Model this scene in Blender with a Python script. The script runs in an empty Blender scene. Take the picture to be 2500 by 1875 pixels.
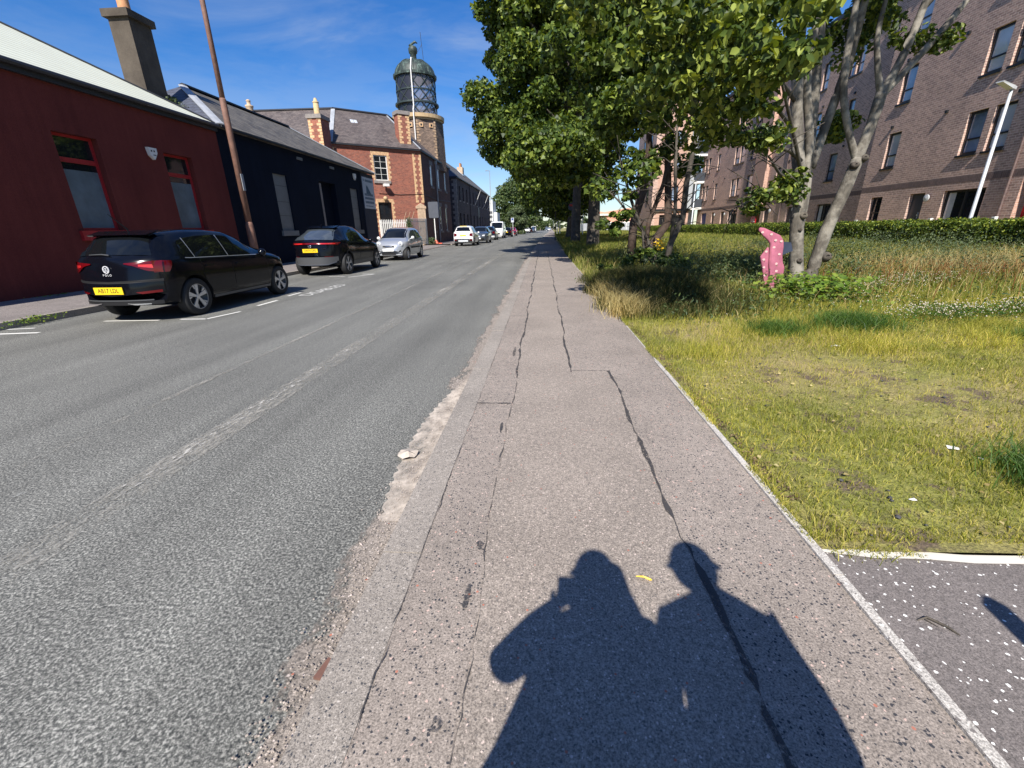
import bpy, math, random
import numpy as np
from mathutils import Vector, Matrix
rnd = random.Random(7)
npr = np.random.default_rng(11)
S = bpy.context.scene
COL = S.collection
R = math.radians

# ------------------------------------------------------------------ camera
cd = bpy.data.cameras.new('camera'); cam = bpy.data.objects.new('camera', cd); COL.objects.link(cam)
_dn = Vector((57, 2888.5, 1047.7)).normalized()
_fw = Vector((75, -381.5, 1047.7)); _fw = (_fw - _dn * _fw.dot(_dn)).normalized()
_rt = _dn.cross(_fw)
cam.matrix_world = Matrix(((_rt.x, -_rt.y, -_rt.z, 0), (_fw.x, -_fw.y, -_fw.z, 0), (-_dn.x, _dn.y, _dn.z, 1.5), (0, 0, 0, 1)))
cd.sensor_width = 36; cd.lens = 36 * 1047.7 / 2500; cd.clip_start = 0.02; cd.clip_end = 3000
S.camera = cam
# ------------------------------------------------------------------ sun, sky, exposure
SUN = Vector((0.085, 0.712, -0.695)).normalized()
sd = bpy.data.lights.new('sun', 'SUN'); sd.energy = 5.0; sd.angle = R(0.55); sd.color = (1.0, 0.95, 0.87)
so = bpy.data.objects.new('sun', sd); COL.objects.link(so); so.rotation_euler = SUN.to_track_quat('-Z', 'Y').to_euler(); so.location = (0, -20, 30)
W = bpy.data.worlds.new('World'); S.world = W; W.use_nodes = True
nt = W.node_tree; nt.nodes.clear()
def N(t, typ, **k):
    n = t.nodes.new(typ)
    for a, b in k.items():
        if a == 'i':
            for kk, v in b.items():
                n.inputs[kk].default_value = v
        else: setattr(n, a, b)
    return n
def L(t, a, b): t.links.new(a, b)
def ramp(t, stops, interp='LINEAR'):
    n = t.nodes.new('ShaderNodeValToRGB'); cr = n.color_ramp; cr.interpolation = interp
    while len(cr.elements) < len(stops): cr.elements.new(0.5)
    for e, (p, c) in zip(cr.elements, stops):
        e.position = p; e.color = (c[0], c[1], c[2], 1) if hasattr(c, '__len__') else (c, c, c, 1)
    return n
sky = N(nt, 'ShaderNodeTexSky', sky_type='NISHITA', sun_disc=False, sun_elevation=R(44), sun_rotation=R(185.6), air_density=1.0, dust_density=0.1, ozone_density=4.0)
tc = N(nt, 'ShaderNodeTexCoord'); mp = N(nt, 'ShaderNodeMapping'); mp.inputs['Scale'].default_value = (1.2, 3.0, 5.5); mp.inputs['Rotation'].default_value = (0.25, 0.35, 0.5)
n1 = N(nt, 'ShaderNodeTexNoise', i={'Scale': 1.6, 'Detail': 9.0, 'Roughness': 0.58, 'Distortion': 0.7})
r1 = ramp(nt, [(0.40, 0.0), (0.54, 0.19), (0.74, 0.58)])
sp = N(nt, 'ShaderNodeSeparateXYZ'); rh = ramp(nt, [(0.0, 0.42), (0.12, 0.42), (0.26, 0.16), (0.5, 0.0)])
mp2 = N(nt, 'ShaderNodeMapping'); mp2.inputs['Scale'].default_value = (2.2, 2.2, 9.0)
n2 = N(nt, 'ShaderNodeTexNoise', i={'Scale': 2.2, 'Detail': 8.0, 'Roughness': 0.6, 'Distortion': 0.2})
r2 = ramp(nt, [(0.36, 0.25), (0.58, 1.0)])
mu = N(nt, 'ShaderNodeMath', operation='MULTIPLY'); mx = N(nt, 'ShaderNodeMath', operation='MAXIMUM')
hs = N(nt, 'ShaderNodeHueSaturation', i={'Hue': 0.512, 'Saturation': 1.40, 'Value': 1.75})
mix = N(nt, 'ShaderNodeMixRGB'); mix.inputs['Color2'].default_value = (6.6, 7.7, 9.6, 1)
bg = N(nt, 'ShaderNodeBackground', i={'Strength': 0.052}); wo = N(nt, 'ShaderNodeOutputWorld')
L(nt, tc.outputs['Generated'], mp.inputs[0]); L(nt, mp.outputs[0], n1.inputs[0]); L(nt, n1.outputs[0], r1.inputs[0])
L(nt, tc.outputs['Generated'], sp.inputs[0]); L(nt, sp.outputs[2], rh.inputs[0])
L(nt, tc.outputs['Generated'], mp2.inputs[0]); L(nt, mp2.outputs[0], n2.inputs[0]); L(nt, n2.outputs[0], r2.inputs[0])
L(nt, rh.outputs[0], mu.inputs[0]); L(nt, r2.outputs[0], mu.inputs[1]); L(nt, mu.outputs[0], mx.inputs[0]); L(nt, r1.outputs[0], mx.inputs[1])
L(nt, sky.outputs[0], hs.inputs['Color']); L(nt, hs.outputs[0], mix.inputs['Color1']); L(nt, mx.outputs[0], mix.inputs['Fac'])
L(nt, mix.outputs[0], bg.inputs[0]); L(nt, bg.outputs[0], wo.inputs[0])
S.view_settings.view_transform = 'Standard'; S.view_settings.look = 'None'; S.view_settings.exposure = 0.64; S.view_settings.gamma = 1.0
S.render.engine = 'CYCLES'; S.render.resolution_x = 1024; S.render.resolution_y = 768

# ------------------------------------------------------------------ materials
def newmat(name):
    m = bpy.data.materials.new(name); m.use_nodes = True; t = m.node_tree; t.nodes.clear()
    o = t.nodes.new('ShaderNodeOutputMaterial'); p = t.nodes.new('ShaderNodeBsdfPrincipled'); L(t, p.outputs[0], o.inputs[0])
    return m, t, p, o
def wpos(t, scale=(1, 1, 1), rot=(0, 0, 0)):
    g = t.nodes.new('ShaderNodeNewGeometry'); mm = t.nodes.new('ShaderNodeMapping'); mm.inputs['Scale'].default_value = scale; mm.inputs['Rotation'].default_value = rot
    L(t, g.outputs['Position'], mm.inputs[0]); return mm.outputs[0]
def noise(t, vec, scale, detail=4, rough=0.55, dist=0.0):
    n = N(t, 'ShaderNodeTexNoise', i={'Scale': scale, 'Detail': detail, 'Roughness': rough, 'Distortion': dist}); L(t, vec, n.inputs[0]); return n.outputs[0]
def mixc(t, fac, a, b, mode='MIX'):
    n = N(t, 'ShaderNodeMixRGB', blend_type=mode)
    for k, v in (('Fac', fac), ('Color1', a), ('Color2', b)):
        if hasattr(v, 'is_output'): L(t, v, n.inputs[k])
        elif k == 'Fac': n.inputs[k].default_value = v
        else: n.inputs[k].default_value = (v[0], v[1], v[2], 1)
    return n.outputs[0]
def rmp(t, v, stops, interp='LINEAR'):
    n = ramp(t, stops, interp); L(t, v, n.inputs[0]); return n.outputs[0]
def math_(t, op, a, b=None):
    n = N(t, 'ShaderNodeMath', operation=op)
    for i, v in enumerate((a, b)):
        if v is None: continue
        if hasattr(v, 'is_output'): L(t, v, n.inputs[i])
        else: n.inputs[i].default_value = v
    return n.outputs[0]
def bump(t, p, h, s=0.3, d=0.01):
    b = N(t, 'ShaderNodeBump', i={'Strength': s, 'Distance': d}); L(t, h, b.inputs['Height']); L(t, b.outputs[0], p.inputs['Normal'])
def base(t, p, c):
    if hasattr(c, 'is_output'): L(t, c, p.inputs['Base Color'])
    else: p.inputs['Base Color'].default_value = (c[0], c[1], c[2], 1)
def simple(name, col, rough=0.6, metal=0.0, var=0.0, vscale=3.0, coat=0.0, spec=0.5, bmp=0.0):
    m, t, p, o = newmat(name)
    p.inputs['Roughness'].default_value = rough; p.inputs['Metallic'].default_value = metal
    p.inputs['Coat Weight'].default_value = coat; p.inputs['Specular IOR Level'].default_value = spec
    if var > 0:
        v = wpos(t); n = noise(t, v, vscale, 6, 0.6)
        c = rmp(t, n, [(0.25, [x * (1 - var) for x in col]), (0.75, [min(1, x * (1 + var)) for x in col])]); base(t, p, c)
        if bmp > 0: bump(t, p, noise(t, v, vscale * 12, 3), bmp)
    else: base(t, p, col)
    return m
def tangent_uv(t, su, sv):
    g = t.nodes.new('ShaderNodeNewGeometry')
    cr = N(t, 'ShaderNodeVectorMath', operation='CROSS_PRODUCT'); cr.inputs[0].default_value = (0, 0, 1); L(t, g.outputs['True Normal'], cr.inputs[1])
    nm = N(t, 'ShaderNodeVectorMath', operation='NORMALIZE'); L(t, cr.outputs[0], nm.inputs[0])
    dt = N(t, 'ShaderNodeVectorMath', operation='DOT_PRODUCT'); L(t, nm.outputs[0], dt.inputs[0]); L(t, g.outputs['Position'], dt.inputs[1])
    sx = t.nodes.new('ShaderNodeSeparateXYZ'); L(t, g.outputs['Position'], sx.inputs[0])
    c = t.nodes.new('ShaderNodeCombineXYZ'); L(t, math_(t, 'MULTIPLY', dt.outputs['Value'], su), c.inputs[0]); L(t, math_(t, 'MULTIPLY', sx.outputs[2], sv), c.inputs[1])
    return c.outputs[0], g.outputs['Position']
def brick(name, c1, c2, mortar, bw=0.25, bh=0.085, ms=0.012, rough=0.85, blotch=0.35, bstr=0.5, dark=(0.05, 0.04, 0.04), bfreq=0.5, off=0.5):
    m, t, p, o = newmat(name); uv, pos = tangent_uv(t, 1, 1)
    b = N(t, 'ShaderNodeTexBrick', i={'Scale': 1.0, 'Mortar Size': ms, 'Mortar Smooth': 0.2, 'Bias': -0.1, 'Brick Width': bw, 'Row Height': bh})
    b.offset = off
    b.inputs['Color1'].default_value = (*c1, 1); b.inputs['Color2'].default_value = (*c2, 1); b.inputs['Mortar'].default_value = (*mortar, 1)
    L(t, uv, b.inputs[0])
    n = noise(t, pos, bfreq, 7, 0.65); c = mixc(t, rmp(t, n, [(0.42, 0.0), (0.75, blotch)]), b.outputs[0], dark)
    n3 = noise(t, pos, 9.0, 5, 0.7); c = mixc(t, 0.55, c, rmp(t, n3, [(0.25, 0.45), (0.75, 1.5)]), 'MULTIPLY')
    base(t, p, c); p.inputs['Roughness'].default_value = rough
    bump(t, p, math_(t, 'SUBTRACT', math_(t, 'MULTIPLY', n3, 0.5), b.outputs['Fac']), bstr, 0.008)
    return m
def speckle(name, basecol, darkcol, lightcol, vs, darkamt, lightamt, fine=220, bmp=0.35, stain=0.25, redcol=None):
    """stone-chip surface: base, dark chips and light chips as jittered cells"""
    m, t, p, o = newmat(name); pos = wpos(t)
    n = noise(t, pos, fine, 3, 0.7); c = rmp(t, n, [(0.34, [x * 0.50 for x in basecol]), (0.66, [x * 1.60 for x in basecol])])
    c = mixc(t, 0.8, c, rmp(t, noise(t, pos, fine * .26, 3, 0.75), [(0.32, 0.76), (0.5, 1.0), (0.68, 1.27)]), 'MULTIPLY')
    st = noise(t, pos, 1.3, 6, 0.65); c = mixc(t, 0.8, c, rmp(t, st, [(0.3, 1 - stain), (0.7, 1 + stain * 0.5)]), 'MULTIPLY')
    nv = N(t, 'ShaderNodeTexNoise', i={'Scale': vs * 1.6, 'Detail': 2.0}); L(t, pos, nv.inputs[0]); wp = mixc(t, 0.012, pos, nv.outputs[1], 'ADD')
    v = N(t, 'ShaderNodeTexVoronoi', i={'Scale': vs, 'Randomness': 1.0}); L(t, wp, v.inputs[0])
    sc = t.nodes.new('ShaderNodeSeparateXYZ'); L(t, v.outputs['Color'], sc.inputs[0])
    rad = math_(t, 'MULTIPLY', math_(t, 'POWER', sc.outputs[1], 1.3), 0.27); rad = math_(t, 'ADD', rad, 0.15)
    inside = math_(t, 'LESS_THAN', v.outputs['Distance'], rad)
    dk = math_(t, 'MULTIPLY', inside, math_(t, 'LESS_THAN', sc.outputs[0], darkamt))
    lt = math_(t, 'MULTIPLY', inside, math_(t, 'GREATER_THAN', sc.outputs[0], 1 - lightamt))
    c = mixc(t, dk, c, darkcol); c = mixc(t, lt, c, lightcol)
    if redcol:
        v2 = N(t, 'ShaderNodeTexVoronoi', i={'Scale': vs * 0.42, 'Randomness': 1.0}); L(t, pos, v2.inputs[0])
        s2 = t.nodes.new('ShaderNodeSeparateXYZ'); L(t, v2.outputs['Color'], s2.inputs[0])
        rd = math_(t, 'MULTIPLY', math_(t, 'LESS_THAN', v2.outputs['Distance'], 0.17), math_(t, 'GREATER_THAN', s2.outputs[0], 0.93)); c = mixc(t, rd, c, redcol)
    base(t, p, c); p.inputs['Roughness'].default_value = 0.88; bump(t, p, n, bmp, 0.006); return m
M = {}
# road
m, t, p, o = newmat('road_asphalt'); pos = wpos(t)
f1 = noise(t, pos, 82, 3, 0.8); f2 = noise(t, pos, 0.35, 7, 0.6); sx = wpos(t, (1.6, 0.10, 1)); f3 = noise(t, sx, 1.0, 6, 0.55)
c = rmp(t, f1, [(0.36, (0.026, 0.028, 0.027)), (0.50, (0.120, 0.120, 0.108)), (0.64, (0.36, 0.35, 0.315))])
c = mixc(t, 0.75, c, rmp(t, f2, [(0.3, 0.78), (0.7, 1.15)]), 'MULTIPLY'); c = mixc(t, 0.8, c, rmp(t, f3, [(0.3, 0.74), (0.7, 1.28)]), 'MULTIPLY')
c = mixc(t, 0.85, c, rmp(t, noise(t, pos, 21, 4, 0.8), [(0.34, 0.70), (0.66, 1.32)]), 'MULTIPLY')
pp = noise(t, pos, 38, 4, 0.8); c = mixc(t, rmp(t, pp, [(0.70, 0.0), (0.76, 0.5)]), c, (0.45, 0.45, 0.43))
cv = N(t, 'ShaderNodeTexVoronoi', feature='DISTANCE_TO_EDGE', i={'Scale': 0.22, 'Randomness': 1.0})
wv = mixc(t, 0.12, wpos(t), N(t, 'ShaderNodeTexNoise', i={'Scale': 1.5, 'Detail': 8.0}).outputs[1]); L(t, wv, cv.inputs[0])
base(t, p, c); p.inputs['Roughness'].default_value = 0.78; bump(t, p, f1, 0.25, 0.005); M['road'] = m
M['foot_mid'] = speckle('footway_worn_asphalt', (0.262, 0.222, 0.188), (0.11, 0.10, 0.095), (0.58, 0.47, 0.41), 95, 0.25, 0.16, fine=150, redcol=(0.42, 0.14, 0.09))
M['foot_side'] = speckle('footway_chipped_asphalt', (0.262, 0.222, 0.190), (0.040, 0.040, 0.046), (0.55, 0.40, 0.34), 74, 0.62, 0.12, fine=140, redcol=(0.40, 0.16, 0.11))
M['foot_left'] = speckle('far_footway_asphalt', (0.20, 0.175, 0.165), (0.08, 0.08, 0.08), (0.33, 0.3, 0.28), 40, 0.2, 0.1, fine=90)
M['kerb'] = speckle('granite_kerb', (0.272, 0.240, 0.208), (0.06, 0.06, 0.065), (0.5, 0.45, 0.40), 100, 0.42, 0.15, fine=210)
M['edging'] = speckle('pale_edging_stone', (0.44, 0.41, 0.37), (0.18, 0.16, 0.15), (0.62, 0.6, 0.56), 60, 0.3, 0.15, fine=150)
M['gutter'] = speckle('gutter_grit', (0.25, 0.215, 0.185), (0.09, 0.08, 0.075), (0.55, 0.47, 0.42), 75, 0.25, 0.32, fine=120, bmp=0.8, redcol=(0.4, 0.15, 0.1))
m = M['gutter']; t = m.node_tree; p = [q for q in t.nodes if q.type == 'BSDF_PRINCIPLED'][0]; o = [q for q in t.nodes if q.type == 'OUTPUT_MATERIAL'][0]
gp = wpos(t); sxx = t.nodes.new('ShaderNodeSeparateXYZ'); L(t, gp, sxx.inputs[0]); ng = noise(t, wpos(t, (1, .45, 1)), 4.5, 8, 0.7)
edge = math_(t, 'ADD', math_(t, 'ADD', sxx.outputs[0], 0.90), math_(t, 'MULTIPLY', math_(t, 'SUBTRACT', ng, 0.5), 0.50))
tr = t.nodes.new('ShaderNodeBsdfTransparent'); ms = t.nodes.new('ShaderNodeMixShader'); L(t, rmp(t, edge, [(0.0, 0.0), (0.035, 1.0)]), ms.inputs[0]); L(t, tr.outputs[0], ms.inputs[1]); L(t, p.outputs[0], ms.inputs[2]); L(t, ms.outputs[0], o.inputs[0])
M['grit'] = speckle('loose_grit', (0.34, 0.29, 0.25), (0.12, 0.1, 0.1), (0.6, 0.5, 0.45), 60, 0.2, 0.3)
M['crossing'] = speckle('crossing_asphalt', (0.165, 0.143, 0.132), (0.10, 0.09, 0.085), (0.85, 0.83, 0.78), 58, 0.05, 0.20, fine=200)
M['crack'] = speckle('crack_filler', (0.075, 0.068, 0.066), (0.02, 0.02, 0.02), (0.3, 0.27, 0.25), 90, 0.3, 0.12, fine=120)
def worn(name, col, lo, hi, sc=18, stretch=(1, 0.4, 1)):
    m, t, p, o = newmat(name); pos = wpos(t, stretch); n = noise(t, pos, sc, 8, 0.75); n2 = noise(t, wpos(t, (1, .5, 1)), 1.1, 4, 0.6)
    f = rmp(t, math_(t, 'ADD', math_(t, 'MULTIPLY', n, 0.62), math_(t, 'MULTIPLY', n2, 0.38)), [(lo, 0.0), (hi, 1.0)])
    tr = t.nodes.new('ShaderNodeBsdfTransparent'); ms = t.nodes.new('ShaderNodeMixShader'); L(t, f, ms.inputs[0]); L(t, tr.outputs[0], ms.inputs[1]); L(t, p.outputs[0], ms.inputs[2]); L(t, ms.outputs[0], o.inputs[0])
    base(t, p, col); p.inputs['Roughness'].default_value = 0.8; return m
M['crack_soft'] = worn('crack_patch', (0.05, 0.048, 0.05), 0.44, 0.54, 60, (1, 1, 1))
M['crack_fill'] = worn('crack_fill', (0.05, 0.046, 0.046), 0.42, 0.51, 60, (1, .6, 1))
M['line_core'] = worn('flaking_line_core', (0.50, 0.48, 0.44), 0.53, 0.60, 34)
M['line_worn'] = worn('worn_line_paint', (0.36, 0.34, 0.30), 0.46, 0.66, 30)
M['line_ghost'] = worn('ghost_line_paint', (0.36, 0.36, 0.34), 0.53, 0.63, 30)
M['line_fresh'] = simple('fresh_white_road_paint', (0.62, 0.61, 0.58), 0.8, var=0.1, vscale=9)
M['line'] = worn('white_road_paint', (0.66, 0.65, 0.61), 0.33, 0.42, 24)
M['dust'] = worn('pale_dust', (0.52, 0.45, 0.38), 0.36, 0.56, 9, (1, 0.8, 1))
M['paint_stripe'] = worn('crossing_stripe_paint', (0.62, 0.58, 0.51), 0.33, 0.40, 16)
# ground
m, t, p, o = newmat('grass_ground'); pos = wpos(t)
a = noise(t, pos, 0.55, 5, 0.6, 0.4); b = noise(t, pos, 7.0, 6, 0.7); d = noise(t, pos, 60, 4, 0.7)
c = rmp(t, b, [(0.28, (0.10, 0.088, 0.035)), (0.5, (0.21, 0.215, 0.042)), (0.72, (0.36, 0.33, 0.09))])
c = mixc(t, rmp(t, a, [(0.42, 0.0), (0.62, 0.8)]), c, (0.36, 0.27, 0.13))
c = mixc(t, rmp(t, noise(t, pos, 3.1, 6, 0.7), [(0.55, 0.0), (0.63, 0.9)]), c, (0.13, 0.090, 0.068))
c = mixc(t, 0.7, c, rmp(t, d, [(0.34, 0.30), (0.66, 1.6)]), 'MULTIPLY'); base(t, p, c); p.inputs['Roughness'].default_value = 0.95; bump(t, p, d, 0.8, 0.02); M['grassland'] = m
def leafmat(name, dark, mid, light, trans=0.35, cl=1.2, rough=0.5, spec=0.35):
    m, t, p, o = newmat(name); g = t.nodes.new('ShaderNodeNewGeometry')
    c = rmp(t, g.outputs['Random Per Island'], [(0.0, dark), (0.55, mid), (1.0, light)])
    n = noise(t, g.outputs['Position'], cl, 4, 0.6); c = mixc(t, 0.85, c, rmp(t, n, [(0.32, (0.62, 0.7, 0.7)), (0.68, (1.35, 1.3, 1.1))]), 'MULTIPLY')
    base(t, p, c); p.inputs['Roughness'].default_value = rough; p.inputs['Specular IOR Level'].default_value = spec
    tb = t.nodes.new('ShaderNodeBsdfTranslucent'); L(t, mixc(t, 1.0, c, (1.7, 1.6, 0.5), 'MULTIPLY'), tb.inputs[0])
    ms = N(t, 'ShaderNodeMixShader', i={0: trans}); L(t, p.outputs[0], ms.inputs[1]); L(t, tb.outputs[0], ms.inputs[2]); L(t, ms.outputs[0], o.inputs[0])
    return m
M['leaf_syc'] = leafmat('sycamore_leaves', (0.018, 0.036, 0.008), (0.065, 0.105, 0.018), (0.22, 0.27, 0.05), 0.26, 0.6)
M['leaf_near'] = leafmat('broad_leaves', (0.025, 0.045, 0.010), (0.08, 0.12, 0.022), (0.28, 0.32, 0.065), 0.26, 1.5)  # darker leaf tones also paint in the shade inside the crown
M['leaf_dark'] = leafmat('dark_tree_leaves', (0.035, 0.06, 0.02), (0.06, 0.095, 0.03), (0.12, 0.15, 0.05), 0.2, 0.4)
M['leaf_grey'] = leafmat('grey_bush_leaves', (0.05, 0.075, 0.035), (0.09, 0.12, 0.06), (0.15, 0.19, 0.09), 0.2, 0.5)
M['leaf_hedge'] = leafmat('hedge_leaves', (0.03, 0.055, 0.010), (0.09, 0.14, 0.018), (0.32, 0.36, 0.06), 0.3, 1.5, 0.4, 0.5)
M['leaf_bramble'] = leafmat('bramble_leaves', (0.07, 0.13, 0.02), (0.14, 0.22, 0.035), (0.27, 0.33, 0.06), 0.35, 2.0)
M['grass_short'] = leafmat('short_grass', (0.13, 0.155, 0.022), (0.31, 0.31, 0.045), (0.60, 0.50, 0.16), 0.35, 1.1, 0.6, 0.2)
M['grass_tall'] = leafmat('tall_grass', (0.09, 0.125, 0.022), (0.20, 0.225, 0.045), (0.44, 0.38, 0.14), 0.35, 0.8, 0.6, 0.2)
M['grass_dry'] = leafmat('dry_seed_grass', (0.30, 0.22, 0.10), (0.42, 0.33, 0.16), (0.60, 0.50, 0.28), 0.3, 0.8, 0.7, 0.1)
M['grass_rank'] = leafmat('rank_grass', (0.020, 0.028, 0.009), (0.05, 0.062, 0.02), (0.22, 0.18, 0.085), 0.3, 1.6, 0.7, 0.1)  # brown-green rank grass, darkened further to carry tree shade in its colour
M['grass_dark'] = leafmat('green_tuft', (0.035, 0.08, 0.018), (0.07, 0.14, 0.025), (0.13, 0.21, 0.045), 0.35, 2.0, 0.5, 0.3)
M['sorrel'] = leafmat('rusty_sorrel', (0.16, 0.06, 0.03), (0.26, 0.10, 0.05), (0.36, 0.18, 0.09), 0.3, 1.0, 0.7, 0.1)
M['litter_brown'] = leafmat('brown_leaf_litter', (0.07, 0.045, 0.03), (0.14, 0.09, 0.06), (0.26, 0.18, 0.12), 0.1, 3.0, 0.8, 0.1)
M['clover'] = simple('clover_flower', (0.46, 0.41, 0.32), 0.8)
def bark(name, c1, c2, c3, sc=5, lich=0.6):
    m, t, p, o = newmat(name); pos = wpos(t, (1, 1, 0.35)); n = noise(t, pos, sc * 3, 7, 0.7, 0.6); n2 = noise(t, wpos(t), sc, 5, 0.65)
    c = rmp(t, n, [(0.3, c1), (0.65, c2)]); c = mixc(t, rmp(t, n2, [(0.45, 0.0), (0.62, lich)]), c, c3); base(t, p, c); p.inputs['Roughness'].default_value = 0.85; bump(t, p, n, 0.7, 0.02); return m
M['bark_grey'] = bark('smooth_grey_bark', (0.06, 0.053, 0.043), (0.15, 0.13, 0.105), (0.33, 0.30, 0.25), 3.5, 0.75)
M['bark_dark'] = bark('dark_ridged_bark', (0.03, 0.025, 0.02), (0.085, 0.07, 0.055), (0.15, 0.13, 0.10), 4, 0.5)
M['bark_red'] = bark('reddish_bark', (0.03, 0.02, 0.015), (0.085, 0.05, 0.035), (0.13, 0.10, 0.08), 5, 0.4)
# walls
def render_wall(name, c1, c2, chips=None, chipcol=(0.5, 0.45, 0.4), rough=0.75):
    m, t, p, o = newmat(name); pos = wpos(t); n = noise(t, pos, 0.7, 6, 0.6); g = noise(t, pos, 45, 4, 0.7)
    c = rmp(t, n, [(0.3, c1), (0.7, c2)]); c = mixc(t, 0.6, c, rmp(t, g, [(0.3, 0.7), (0.7, 1.25)]), 'MULTIPLY')
    if chips:
        k = noise(t, wpos(t, (1, 1.4, 0.32)), 2.4, 8, 0.75, 0.3); c = mixc(t, rmp(t, k, [(chips, 0.0), (chips + 0.012, 0.9)]), c, chipcol)
    st = noise(t, wpos(t, (1, 2.5, 0.12)), 1.6, 5, 0.6); c = mixc(t, 0.5, c, rmp(t, st, [(0.35, 0.75), (0.7, 1.15)]), 'MULTIPLY')
    base(t, p, c); p.inputs['Roughness'].default_value = rough; p.inputs['Specular IOR Level'].default_value = .12; bump(t, p, g, 0.5, 0.01); return m
M['red_render'] = render_wall('dark_red_render', (0.125, 0.029, 0.025), (0.17, 0.040, 0.033), 0.765, (0.35, 0.22, 0.2))
M['red_paint'] = simple('red_gloss_paint', (0.36, 0.022, 0.026), 0.4, var=0.15)
M['navy_render'] = render_wall('navy_render', (0.0045, 0.0075, 0.017), (0.007, 0.011, 0.024), 0.70, (0.13, 0.12, 0.12), 0.85)
M['navy_grey'] = render_wall('painted_grey_pier', (0.04, 0.045, 0.06), (0.06, 0.062, 0.08), 0.66, (0.16, 0.12, 0.11), 0.7)
M['board_grey'] = simple('grey_boarding', (0.17, 0.175, 0.175), 0.6, var=0.12)
M['frosted'] = simple('frosted_window_film', (0.125, 0.165, 0.19), 0.35, var=0.4, vscale=1.3)
M['glass_dark'] = simple('dark_window_glass', (0.012, 0.014, 0.017), 0.04, spec=0.9)
M['glass_pale'] = simple('curtained_window_glass', (0.50, 0.53, 0.56), 0.08, var=0.3, vscale=0.9, spec=0.9, coat=0.8)
M['glass_blue'] = simple('painted_sky_glass', (0.20, 0.26, 0.36), 0.05, var=0.6, vscale=0.9, spec=1.0, coat=1.0)  # blue base colour stands in for reflected sky
M['cream_roof'] = None
m, t, p, o = newmat('cream_sheet_roof'); pos = wpos(t); w = N(t, 'ShaderNodeTexWave', wave_type='BANDS', bands_direction='Z', i={'Scale': 2.6, 'Distortion': 0.0}); L(t, pos, w.inputs[0])
base(t, p, mixc(t, rmp(t, noise(t, pos, 1.1, 6, 0.6), [(0.35, 0.0), (0.8, 0.35)]), rmp(t, w.outputs[0], [(0.0, (0.46, 0.47, 0.38)), (0.25, (0.62, 0.64, 0.52)), (1.0, (0.66, 0.68, 0.56))]), (0.48, 0.47, 0.38))); p.inputs['Roughness'].default_value = 0.55; bump(t, p, w.outputs[0], 0.4, 0.02); M['cream_roof'] = m
def slate(name, c1, c2, mort, warm=(0.2, 0.17, 0.15)):
    m = brick(name, c1, c2, mort, 0.33, 0.16, 0.012, 0.7, 0.65, 0.5, warm, 1.4); return m
M['slate'] = slate('grey_slate', (0.15, 0.133, 0.11), (0.055, 0.050, 0.045), (0.022, 0.021, 0.020), (0.17, 0.155, 0.13))
M['slate_red'] = slate('weathered_slate', (0.12, 0.095, 0.088), (0.060, 0.048, 0.048), (0.03, 0.026, 0.026), (0.16, 0.135, 0.125))
M['slate_blue'] = slate('blue_slate', (0.07, 0.08, 0.11), (0.05, 0.055, 0.08), (0.025, 0.025, 0.03), (0.1, 0.1, 0.12))
M['lead'] = simple('lead_flashing', (0.33, 0.345, 0.37), 0.5, var=0.25, vscale=2)
M['dark_trim'] = simple('dark_gutter_metal', (0.03, 0.03, 0.035), 0.5, var=0.2)
M['concrete'] = render_wall('weathered_cement', (0.055, 0.045, 0.036), (0.135, 0.112, 0.088), 0.74, (0.5, 0.42, 0.4))
M['clay'] = simple('clay_chimney_pot', (0.55, 0.27, 0.13), 0.8, var=0.25, vscale=8)
M['buffpot'] = simple('buff_chimney_pot', (0.55, 0.40, 0.21), 0.8, var=0.25, vscale=8)
M['brick_red'] = brick('red_brick', (0.40, 0.115, 0.065), (0.24, 0.065, 0.04), (0.22, 0.15, 0.12), 0.26, 0.105, 0.013, 0.85, 0.35, 0.6, (0.12, 0.05, 0.04), 1.2)
M['brick_buff'] = simple('buff_brick', (0.62, 0.40, 0.22), 0.85, var=0.3, vscale=7, bmp=0.3)
M['brick_buff_dirty'] = simple('sooty_buff_brick', (0.34, 0.235, 0.15), 0.85, var=0.5, vscale=3, bmp=0.3)
M['stone_tan'] = simple('tan_sandstone', (0.52, 0.38, 0.26), 0.85, var=0.3, vscale=5, bmp=0.3)
M['stone_dark'] = brick('dark_rubble_stone', (0.15, 0.095, 0.082), (0.085, 0.062, 0.06), (0.07, 0.055, 0.05), 0.42, 0.17, 0.02, 0.9, 0.5, 0.7, (0.05, 0.04, 0.045), 0.8)
M['stone_darker'] = brick('sooty_stone', (0.105, 0.082, 0.080), (0.062, 0.052, 0.054), (0.05, 0.042, 0.042), 0.5, 0.2, 0.02, 0.9, 0.5, 0.7, (0.035, 0.03, 0.035), 0.8)
M['stone_grey'] = simple('grey_sandstone', (0.24, 0.215, 0.20), 0.85, var=0.25, vscale=4, bmp=0.3)
M['tower_brick'] = brick('weathered_tower_brick', (0.29, 0.20, 0.145), (0.12, 0.085, 0.068), (0.13, 0.10, 0.08), 0.3, 0.12, 0.018, 0.9, 0.6, 0.7, (0.09, 0.065, 0.055), 0.9)
M['cornice'] = simple('cream_cornice', (0.46, 0.33, 0.18), 0.7, var=0.15, vscale=2)
m, t, p, o = newmat('verdigris_copper'); n = noise(t, wpos(t, (1, 1, 0.45)), 3.0, 8, 0.75, 0.5)
base(t, p, rmp(t, n, [(0.44, (0.018, 0.026, 0.024)), (0.55, (0.045, 0.068, 0.058)), (0.64, (0.15, 0.21, 0.175)), (0.76, (0.36, 0.43, 0.37))])); p.inputs['Roughness'].default_value = 0.55; M['copper'] = m
M['iron'] = simple('dark_green_iron', (0.025, 0.038, 0.038), 0.5, var=0.3)
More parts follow.
